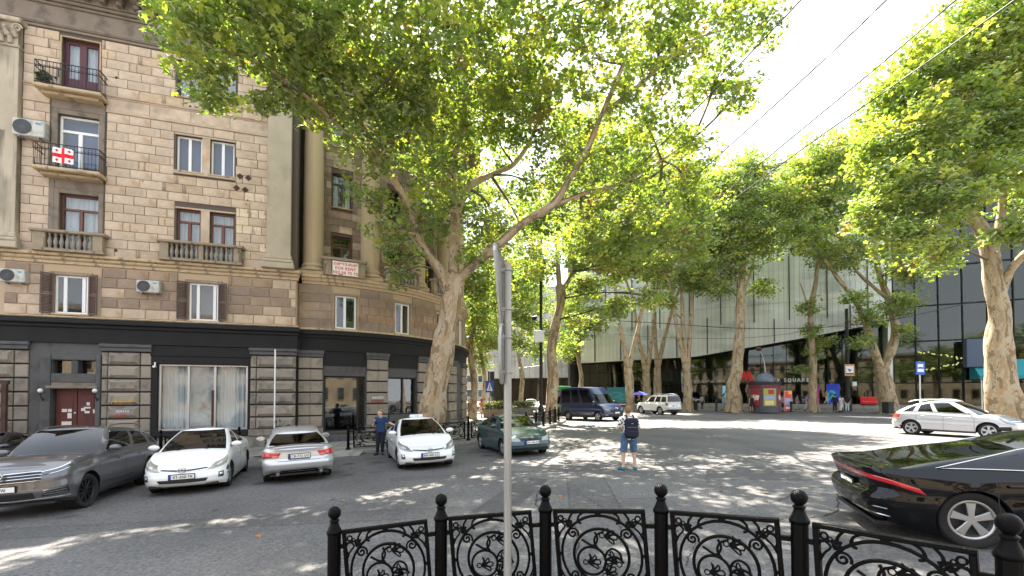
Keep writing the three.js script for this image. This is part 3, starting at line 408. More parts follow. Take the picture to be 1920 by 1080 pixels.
// rusticated piers of the ground floor
function pier(map, a, b, inner, n = 7, v0 = 0.42, v1 = 4.13) {
  const p = group('rusticated_pier', bld), rh = (v1 - v0 - 0.32) / n; part('pier_core', strip(map, a, b, 0.12, v1 - 0.004, -0.6, 0.0), M.blackPaint, p); part('pier_plinth', strip(map, a - 0.03, b + 0.03, 0.12, v0, -0.1, 0.20, 0.03), M.greyStone[2], p); part('pier_cap', [...strip(map, a - 0.02, b + 0.02, v1 - 0.31, v1 - 0.16, -0.1, 0.15, 0.02), ...strip(map, a - 0.05, b + 0.05, v1 - 0.157, v1 - 0.003, -0.1, 0.20, 0.04)], M.darkPaint, p);
  for (let k = 0; k < n; k++) for (const [c, d, pr] of inner) part('rusticated_block', map === flat ? hexa(map, c, d, v0 + k * rh + 0.025, v0 + (k + 1) * rh - 0.035, -0.02, pr, pr > 0.1 ? 0.12 : 0.025) : merge(cuts(c, d, 0.7).map(([e, f]) => hexa(map, e, f, v0 + k * rh + 0.025, v0 + (k + 1) * rh - 0.035, -0.02, pr, 0.03))), M.greyStone[Math.floor(R() * 3)], p);
}
pier(flat, -13.5, -9.79, [[-13.4, -12.1, 0.17], [-12.08, -11.6, 0.06], [-11.58, -10.26, 0.17], [-10.23, -9.80, 0.06]], 6); pier(flat, -7.41, -5.67, [[-7.40, -7.20, 0.06], [-7.17, -6.08, 0.17], [-6.05, -5.68, 0.06]], 6); pier(flat, -1.9, -0.0, [[-1.89, -1.66, 0.06], [-1.63, -0.02, 0.17]], 6);
// entrance: grey portal, transom lights, double red door with torn notices
{
  const g = group('entrance', bld); part('portal_frame', [hexa(flat, -9.40, -9.07, 0.12, 3.64, -0.1, 0.10, 0.02), hexa(flat, -7.59, -7.42, 0.12, 3.64, -0.1, 0.10, 0.02), hexa(flat, -9.07, -7.59, 2.50, 2.86, -0.1, 0.07, 0.02), hexa(flat, -9.07, -7.59, 3.42, 3.64, -0.1, 0.08, 0.02), hexa(flat, -8.42, -8.2, 2.862, 3.418, -0.3, 0.05, 0.02)], M.darkPaint, g);
  part('portal_lintel', [hexa(flat, -9.2, -7.5, 2.25, 2.36, -0.1, 0.16, 0.02), hexa(flat, -9.06, -7.6, 2.363, 2.497, -0.1, 0.05)], M.surround, g);
  part('transom_pane', [hexa(flat, -9.04, -8.43, 2.88, 3.40, -0.3, -0.29), hexa(flat, -8.19, -7.6, 2.88, 3.40, -0.3, -0.29)], M.darkGlass, g); part('interior', hexa(flat, -9.1, -7.5, 0.12, 3.5, -0.72, -0.64), M.room, g);
  for (const [a, b] of [[-9.03, -8.33], [-8.31, -7.62]]) { const d = part('door_leaf', hexa(flat, a, b, 0.15, 2.245, -0.30, -0.22, 0.015), M.redDoor, g); for (const v of [0.35, 1.25]) part('door_panel', hexa(flat, a + 0.12, b - 0.12, v, v + 0.75, -0.222, -0.205, 0.012), M.redDoor, d); }
  for (const [a, v, w, h] of [[-8.82, 1.28, 0.17, 0.13], [-8.62, 1.28, 0.13, 0.13], [-8.63, 1.02, 0.14, 0.22], [-8.82, 0.70, 0.33, 0.19], [-8.42, 1.22, 0.07, 0.05], [-8.18, 1.32, 0.14, 0.12], [-8.08, 1.42, 0.22, 0.07], [-8.06, 1.22, 0.17, 0.10], [-8.0, 1.55, 0.11, 0.13], [-7.78, 1.22, 0.12, 0.16]]) part('notice', hexa(flat, a, a + w, v, v + h, -0.204, -0.199), M.paper, g);
}
// wall lamps either side of the entrance
for (const s of [-9.3, -7.53]) { const l = group('wall_lamp', bld); part('lamp_bracket', tube([[s + 0.06, 1.85, 0.1], [s + 0.06, 1.75, 0.2], [s + 0.02, 1.95, 0.24], [s, 2.08, 0.24]], 0.022), M.ironMatt, l); part('lamp_globe', ball(0.085, s, 2.16, 0.24), M.whitePaint, l); }
// shop window with white drapes and a boarded door
{
  const g = group('shop_window', bld), [a, b, v0, v1] = shop, f = []; const br = (p, q, r, t) => f.push(hexa(flat, p, q, r, t, -0.16, -0.06, 0.01)); br(a + 0.14, b - 0.05, v1 - 0.07, v1 - 0.0); br(a + 0.14, b - 0.05, v0, v0 + 0.08); for (const s of [a + 0.14, -4.37, -3.36, b - 0.14]) br(s, s + 0.09, v0 + 0.08, v1 - 0.07);
  part('frame', f, M.alu, g); part('shop_surround', [hexa(flat, a - 0.09, a + 0.138, 0.14, v1, -0.3, 0.05, 0.02), hexa(flat, b - 0.05, b + 0.04, 0.14, v1, -0.3, 0.05, 0.02), hexa(flat, a - 0.09, b + 0.04, v1 + 0.003, v1 + 0.34, -0.3, 0.06, 0.02), hexa(flat, a - 0.14, b + 0.08, v1 + 0.343, 4.12, -0.1, 0.08, 0.02), hexa(flat, a - 0.09, b + 0.04, 0.12, v0 - 0.002, -0.3, 0.12, 0.02)], M.blackPaint, g);
  for (const [p, q] of [[a + 0.23, -4.37], [-4.28, -3.36], [-3.27, b - 0.14]]) part('pane', hexa(flat, p, q, v0 + 0.08, v1 - 0.07, -0.115, -0.107), M.paneGlass, g);
  const drape = (p, q, v, y1, m) => { const T = new Tri(), n = 30, P = (k, y) => [lerp(p, q, k / n), y, -0.34 + 0.03 * Math.sin(k * 1.3) + 0.015 * Math.sin(k * 2.9 + p)]; for (let k = 0; k < n; k++) T.quad(P(k, v), P(k + 1, v), P(k + 1, y1), P(k, y1)); part('drape', T.geo(), m, g); };
  drape(a + 0.2, -4.3, v0 + 0.02, v1, M.curtain); drape(-3.3, b - 0.1, v0 + 0.02, v1, M.curtain); part('door_board', hexa(flat, -4.27, -3.37, v0 + 0.1, v1 - 0.1, -0.26, -0.24), mat({ map: rep(plasterMap, 0.6), color: lin(0.50, 0.51, 0.53), roughness: 0.8 }), g);
  part('interior', hexa(flat, a - 0.1, b + 0.1, 0.12, v1 + 0.1, -0.74, -0.66), M.roomWarm, g); part('door_pull', hexa(flat, -3.44, -3.34, 0.6, 2.2, -0.09, -0.04, 0.01), M.rust, g); part('notice', new THREE.RingGeometry(0.035, 0.065, 16).translate(-3.8, 1.55, -0.233), M.red, g);
  part('security_camera', [cyl(0.05, 0.05, 0.16, a + 0.05, v1 - 0.12, 0.14, 10, 'z'), box(0.05, 0.14, 0.06, a + 0.05, v1 - 0.0, 0.08)], M.whitePaint, g);
}
// curved corner ------------------------------------------------------------
const cEnd = 24, cF1 = [[1.62, 2.68, 5.27, 6.91], [4.72, 5.72, 5.27, 6.91], [7.9, 8.9, 5.27, 6.91], [11, 12, 5.27, 6.91]];
const cUp = [10.27, 13.57, 16.6].flatMap((t, i) => [[1.54, 2.72, [9.0, 11.8, 15.0][i], t], [5.1, 6.2, [8.2, 11.8, 15.0][i], t], [8.6, 9.7, [8.2, 11.8, 15][i], t]]);
const cDoor = [1.16, 3.14, 0.15, 2.92], cWin = [4.34, 6.2, 0.9, 2.92], cWin2 = [7.64, 9.1, 0.9, 2.92], cG = [cDoor, cWin, cWin2];
const cw1 = part('curved_first_floor_wall', wallWithHoles(curve, 0, cEnd, 4.9, 7.35, -0.62, -0.005, cF1), M.jointPale, bld); const cw0 = part('curved_ground_floor_wall', wallWithHoles(curve, 0, cEnd, 0.1, 4.9, -0.62, -0.005, cG), M.darkPaint, bld); const cw2 = part('curved_upper_wall', wallWithHoles(curveBack, 0.0, cEnd, 7.3, 18.9, -0.62, -0.005, cUp), M.joint, bld);
courses(curve, 0.02, 16, 5.24, 7.32, 0.41, 0.95, cF1.map((h) => sur(h, 0.12)), M.brown, 0.035, 0.02, cw1, { gap: 0.03 }); courses(curveBack, 0.05, 14, 7.8, 18, 0.384, 0.79, cUp.map((h) => sur(h, 0.06)), M.brown.concat(M.tan[4]), 0.028, 0.01, cw2);
part('curved_belt', [...strip(curve, 0.15, cEnd, 7.36, 7.5, -0.5, 0.06), ...strip(curve, 0.15, cEnd, 7.503, 7.66, -0.5, 0.14), ...strip(curve, 0.15, cEnd, 7.663, 7.8, -1.4, 0.22)], M.trim, bld);
part('curved_fascia', [...strip(curve, 0.1, cEnd, 4.13, 4.74, -0.5, 0.12), ...strip(curve, 0.1, cEnd, 4.743, 4.90, -0.5, 0.19), ...strip(curve, 0.1, cEnd, 4.903, 5.06, -0.5, 0.31), ...strip(curve, 0.1, cEnd, 5.063, 5.12, -0.5, 0.25)], M.blackPaint, bld); part('curved_fascia_ledge', strip(curve, 0.1, cEnd, 5.123, 5.22, -0.5, 0.22), M.trim, bld);
part('curved_entablature', [...strip(curve, 0.05, cEnd, 17.05, 17.33, -1.4, 0.1), ...strip(curve, 0.05, cEnd, 17.333, 18.02, -1.4, 0.04), ...strip(curve, 0.05, cEnd, 18.023, 18.6, -1.4, 0.3), ...strip(curve, 0.05, cEnd, 18.603, 19.25, -1.4, 1.1)], M.surround, bld);
for (const h of cF1) { windowAt(curve, h[0] + 0.03, h[1] - 0.03, h[2], h[3], { w: -0.1, cols: [0.45] }); part('window_surround', [hexa(curve, h[0] - 0.12, h[0] - 0.002, h[2] - 0.02, h[3] + 0.11, -0.02, 0.05, 0.01), hexa(curve, h[1] + 0.002, h[1] + 0.12, h[2] - 0.02, h[3] + 0.11, -0.02, 0.05, 0.01), hexa(curve, h[0], h[1], h[3], h[3] + 0.11, -0.02, 0.05, 0.01)], M.brown[2], bld); }
cUp.forEach((h, i) => windowAt(curveBack, ...h, { frame: i < 3 ? M.brownWood : i < 6 ? M.darkWood : M.whitePvc, transom: i < 3 ? 0.55 : 0.7, curtain: i === 3 ? M.curtain : undefined, curtainGap: i === 3 ? 0.2 : 0 }));
for (const [a, b] of [[0.02, 1.12], [3.18, 4.3], [6.24, 7.6], [9.14, 10.3], [11.6, 12.8], [14, 15.2], [16.5, 17.7]]) pier(curve, a, b, [[a + 0.01, b - 0.01, 0.15]], 6);
for (const [a, b] of [[10.32, 11.58], [12.82, 13.98]]) part('shop_shutter', strip(curve, a, b, 0.15, 3.4, -0.2, -0.1), M.blackPaint, bld);
// columns on the belt
for (const s of [0.58, 3.48, 6.62, 9.6, 12.4]) {
  const c = group('column', bld), [x, z] = curve(s, -0.42), put = (o) => o.position.set(x, 0, z); put(part('shaft', lathe([[0.47, 8.4], [0.475, 9.5], [0.465, 12], [0.43, 15.2], [0.40, 15.9]], 28), M.columnStone, c)); put(part('column_base', [lathe([[0, 7.99], [0.64, 7.99], [0.66, 8.06], [0.64, 8.14], [0.53, 8.18], [0.53, 8.22], [0.57, 8.27], [0.54, 8.33], [0.48, 8.40], [0.46, 8.42]], 28), box(1.3, 0.18, 1.2, 0, 7.895, 0, 0.02)], M.columnStone, c)); put(part('capital', [lathe([[0.40, 15.9], [0.46, 15.95], [0.41, 16.0], [0.43, 16.4], [0.55, 16.8], [0.60, 16.85], [0.60, 17.03], [0, 17.03]], 20)], M.columnStone, c));
}
balustrade(curve, 1.12, 2.98, belt + 0.003, [[1.12, 1.45], [2.62, 2.98]], balStone, balGrey); balustrade(curve, 4.12, 6.05, belt + 0.003, [[4.12, 4.5], [5.72, 6.05]], balStone, balGrey); balustrade(curve, 7.2, 9.0, belt + 0.003, [[7.2, 7.5], [8.7, 9.0]], balStone, balGrey);
// glazed shop door and window in the curve
function shopGlass(h, cols, name) {
  const g = group(name, bld), f = [], br = (a, b, c, d) => f.push(hexa(curve, a, b, c, d, -0.28, -0.16)); const [a, b, v0, v1] = h; br(a, b, v1 - 0.08, v1); br(a, b, v0, v0 + 0.1); const xs = [a, ...cols, b - 0.08]; for (const s of xs) br(s, s + 0.08, v0 + 0.1, v1 - 0.08); part('frame', f, M.ironMatt, g); for (let i = 1; i < xs.length; i++) part('pane', hexa(curve, xs[i - 1] + 0.08, xs[i], v0 + 0.1, v1 - 0.08, -0.225, -0.217), M.darkGlass, g);
  part('interior', hexa(curve, a - 0.1, b + 0.1, 0.12, v1 + 0.1, -2.0, -1.9), M.roomWarm, g); part('lintel', [...strip(curve, a - 0.03, b + 0.03, v1 + 0.003, v1 + 0.5, -0.3, -0.02), ...strip(curve, a - 0.03, b + 0.03, v1 + 0.503, 4.12, -0.3, 0.06)], M.blackPaint, g); part('threshold', strip(curve, a, b, 0.12, v0 + 0.05, -0.6, 0.25), M.darkPaint, g);
}
shopGlass(cDoor, [2.75], 'shop_door'); shopGlass(cWin, [5.3], 'shop_window'); shopGlass(cWin2, [8.3], 'shop_window');
part('interior_wall', [hexa(curve, 0.3, 10.2, 0.12, 4.9, -4.3, -4.2)], M.room, bld);
{ // roof slab and the plain rear of the block
  const pts = [[-16, 0.9], [0, 0.9], ...Array.from({ length: 24 }, (_, i) => curve(i + 0.3, 0.9)), [8, -34], [-16, -34]]; const s = new THREE.Shape(pts.map(([a, b]) => new THREE.Vector2(a, -b))); part('roof', new THREE.ExtrudeGeometry(s, { depth: 0.35, bevelEnabled: false }).rotateX(-Math.PI / 2).translate(0, 19.26, 0), M.surround, bld);
  part('attic_storey', [hexa(flat, -16, -1.5, 19.62, 21.6, -14, -1.4)], M.surround, bld); part('rear_wall', [hexa(flat, -16.2, -15.99, 0, 19.2, -34, 0), hexa(flat, -16, 8, 0, 19.2, -34.2, -34)], M.recess, bld); part('side_street_wall', [hexa(flat, 9.0, 9.4, 0, 19.2, -60, -22)], M.brown[1], bld);
}
// small marks on the stone: iron vent grilles, holes
for (const [u, v] of [[-2.42, 11.95], [-2.08, 11.93], [-2.55, 11.4], [-2.2, 11.36]]) { const q = part('vent_grille', box(0.2, 0.2, 0.03).rotateZ(Math.PI / 4), M.rust, bld); q.position.set(u, v, 0.03); }
for (const [u, v, r] of [[-7.0, 8.1, 0.07], [-7.1, 5.38, 0.09], [-7.1, 15.5, 0.06], [-4.4, 14.8, 0.05], [-2.1, 10.9, 0.035], [-2.15, 10.7, 0.03], [-6.1, 11.2, 0.03]]) part('anchor_hole', cyl(r, r * 0.9, 0.02, 0, 0, 0, 9, 'z'), M.rust, bld).position.set(u, v, 0.026);
{ // faded spray paint on the piers
  const paint = (w, h, draw) => new THREE.MeshStandardMaterial({ map: canvasTex(w, h, draw), transparent: true, roughness: 0.8 });
  const g1 = paint(256, 128, (c) => { c.strokeStyle = 'rgba(205,165,30,0.75)'; c.lineWidth = 12; for (let i = 0; i < 5; i++) { c.beginPath(); c.moveTo(14 + i * 48, 96 - i * 4); c.bezierCurveTo(30 + i * 48, 20, 60 + i * 44, 120, 66 + i * 42, 30); c.stroke(); } });
  const g2 = paint(256, 128, (c) => { c.font = 'bold 46px sans-serif'; c.fillStyle = 'rgba(215,215,220,0.8)'; c.fillText('MAFIA', 62, 52); c.fillStyle = 'rgba(190,45,35,0.85)'; c.font = 'bold italic 50px sans-serif'; c.fillText('SLOE', 50, 108); });
  const g3 = paint(256, 128, (c) => { c.font = 'italic bold 54px sans-serif'; c.fillStyle = 'rgba(225,225,228,0.85)'; c.fillText('MARZEX', 10, 50); c.fillStyle = 'rgba(150,50,60,0.4)'; c.fillRect(4, 62, 240, 60); });
  part('graffiti', sheet(0.86, 0.40), g1, bld).position.set(-6.62, 1.72, 0.176); part('graffiti', sheet(0.84, 0.40), g2, bld).position.set(-6.62, 1.21, 0.176); const o = part('graffiti', sheet(0.78, 0.40), g3, bld), q = curve(3.74, 0.159); o.position.set(q[0], 1.74, q[1]); o.rotation.y = 0.42;
}
const mainLimbs = [
  [[[-3.65,-0.03,-20.22],[-3.60,0.82,-20.22],[-3.39,2.11,-20.11],[-3.11,3.65,-20.00],[-2.81,5.27,-19.89],[-2.60,6.56,-19.89],[-2.51,7.27,-19.89]], 0.60, 0.40],
  [[[-2.81,6.56,-19.89],[-3.18,7.41,-19.56],[-3.72,8.09,-19.12],[-3.92,8.65,-18.79],[-4.29,9.82,-18.12],[-4.80,10.69,-17.46],[-5.18,11.36,-16.80],[-5.71,11.99,-16.02],[-6.35,12.71,-15.25]], 0.24, 0.07],
  [[[-2.57,7.15,-19.89],[-2.53,8.85,-20.00],[-2.56,10.32,-20.11],[-2.66,11.53,-20.11],[-2.95,12.61,-19.89],[-3.35,13.30,-19.45],[-3.57,14.28,-18.79],[-3.73,15.22,-17.90],[-4.14,16.33,-16.91],[-4.31,17.34,-16.02]], 0.27, 0.08],
  [[[-2.72,11.40,-20.11],[-2.61,12.43,-20.00],[-2.14,13.79,-19.67],[-2.01,15.03,-19.23],[-1.83,16.32,-18.79],[-1.30,17.58,-18.12],[-0.62,18.82,-17.13]], 0.17, 0.06],
  [[[-2.39,7.04,-19.89],[-1.73,7.61,-19.67],[-0.69,8.34,-19.34],[0.56,9.29,-19.01],[1.66,9.83,-18.67],[2.34,10.80,-18.34],[2.95,11.71,-18.01],[3.48,12.88,-17.46],[4.20,14.40,-16.80]], 0.25, 0.07],
  [[[1.66,9.83,-18.67],[2.91,10.39,-18.90],[4.53,10.94,-19.12],[6.39,12.02,-19.23],[7.80,13.02,-19.34]], 0.11, 0.04],
  [[[-2.48,10.08,-20.11],[-2.02,11.44,-20.55],[-0.99,12.19,-20.88],[0.08,12.86,-21.22],[1.02,14.46,-21.44],[1.52,16.01,-21.44]], 0.18, 0.06],
  [[[-1.94,15.03,-19.23],[-0.66,15.70,-18.56],[0.53,16.12,-17.68],[1.85,16.72,-17.13]], 0.10, 0.04],
  [[[3.48,12.88,-17.46],[5.19,14.25,-17.46],[7.05,16.09,-17.90],[9.30,17.28,-18.56]], 0.09, 0.03],
  [[[-4.80,10.69,-17.46],[-5.93,11.38,-16.13],[-6.94,11.89,-14.59],[-7.87,12.11,-13.48],[-8.41,11.76,-12.60]], 0.10, 0.03],
  [[[-3.73,15.22,-17.90],[-5.01,15.08,-16.13],[-6.28,14.54,-14.59],[-7.41,13.91,-13.48]], 0.09, 0.03],
  [[[-3.92,8.65,-18.79],[-4.61,8.63,-18.12],[-5.09,9.06,-17.57]], 0.07, 0.03],
];
const mainLobes = [ [-8.78,12.03,-12.38,1.27], [-9.09,12.78,-12.38,0.99], [-8.77,11.07,-12.60,0.83], [-8.10,13.05,-13.04,1.44], [-7.09,14.08,-13.48,2.10], [-7.56,12.87,-13.92,1.10], [-6.85,13.13,-14.37,1.77], [-7.03,11.80,-14.59,0.99], [-6.17,12.11,-15.47,1.44], [-6.18,14.18,-14.37,2.21], [-4.97,13.61,-15.47,2.43], [-5.02,11.34,-16.57,1.66], [-5.44,9.73,-17.68,1.10], [-4.76,8.23,-17.90,1.10], [-3.64,12.10,-17.02,1.99], [-3.05,13.64,-15.03,2.54], [-2.23,14.51,-18.79,2.43], [-1.85,15.11,-15.47,2.65], [-2.90,11.12,-18.79,1.55], [-0.99,14.21,-21.00,2.10], [0.00,14.73,-17.24,2.43], [0.90,14.06,-18.79,2.21], [0.99,16.24,-16.57,2.65], [2.23,11.79,-18.79,1.88], [2.84,14.15,-17.02,2.32], [4.23,11.35,-18.79,1.77], [3.57,16.45,-16.57,2.54], [5.23,13.11,-18.34,1.99], [5.69,15.27,-17.68,2.21], [7.53,12.60,-19.23,1.33], [6.97,17.19,-17.68,2.21], [8.40,15.03,-18.56,1.55], [9.30,17.24,-18.79,1.66], [11.14,17.89,-19.45,1.05], [9.72,14.76,-19.01,0.88], [6.00,10.46,-19.89,1.22], [3.85,9.92,-20.33,1.22], [7.54,11.30,-19.89,0.88], [-1.25,9.27,-19.23,1.22], [-3.51,9.46,-18.56,0.99], [-4.22,7.40,-18.34,0.77], [0.99,11.44,-21.00,1.44], [-0.23,15.24,-19.89,1.77], [-4.53,13.04,-16.57,1.88], [-8.39,10.39,-12.71,0.50], [-7.70,11.02,-13.92,0.39], [-7.64,15.67,-13.26,2.21], [-5.34,16.81,-14.37,2.65], [-2.60,17.95,-15.47,2.87], [0.77,18.91,-16.02,2.87], [4.38,19.08,-16.57,2.87], [7.83,19.57,-17.68,2.43], [-1.19,21.93,-16.57,2.87], [-4.50,19.28,-14.37,2.65], [2.80,21.93,-16.57,2.87], [-4.87,6.87,-18.79,0.55], [-1.72,7.97,-19.45,0.66], [9.88,19.06,-18.79,1.55], [-3.87,10.40,-21.66,1.88], [-4.42,13.71,-23.20,1.99], [-0.88,10.40,-23.87,1.88], [-1.33,13.71,-25.86,2.10], [1.33,10.18,-26.08,1.77], [-2.65,12.17,-22.54,1.77], [-8.29,14.85,-17.40,1.20], [-7.31,16.61,-17.00,1.50], [-6.87,16.16,-18.00,1.50], [3.3,10,-22.6,1.8], [5.0,12.6,-24,1.8], [7.7,10.4,-22.8,1.7], [7.3,13,-25,1.8] ];
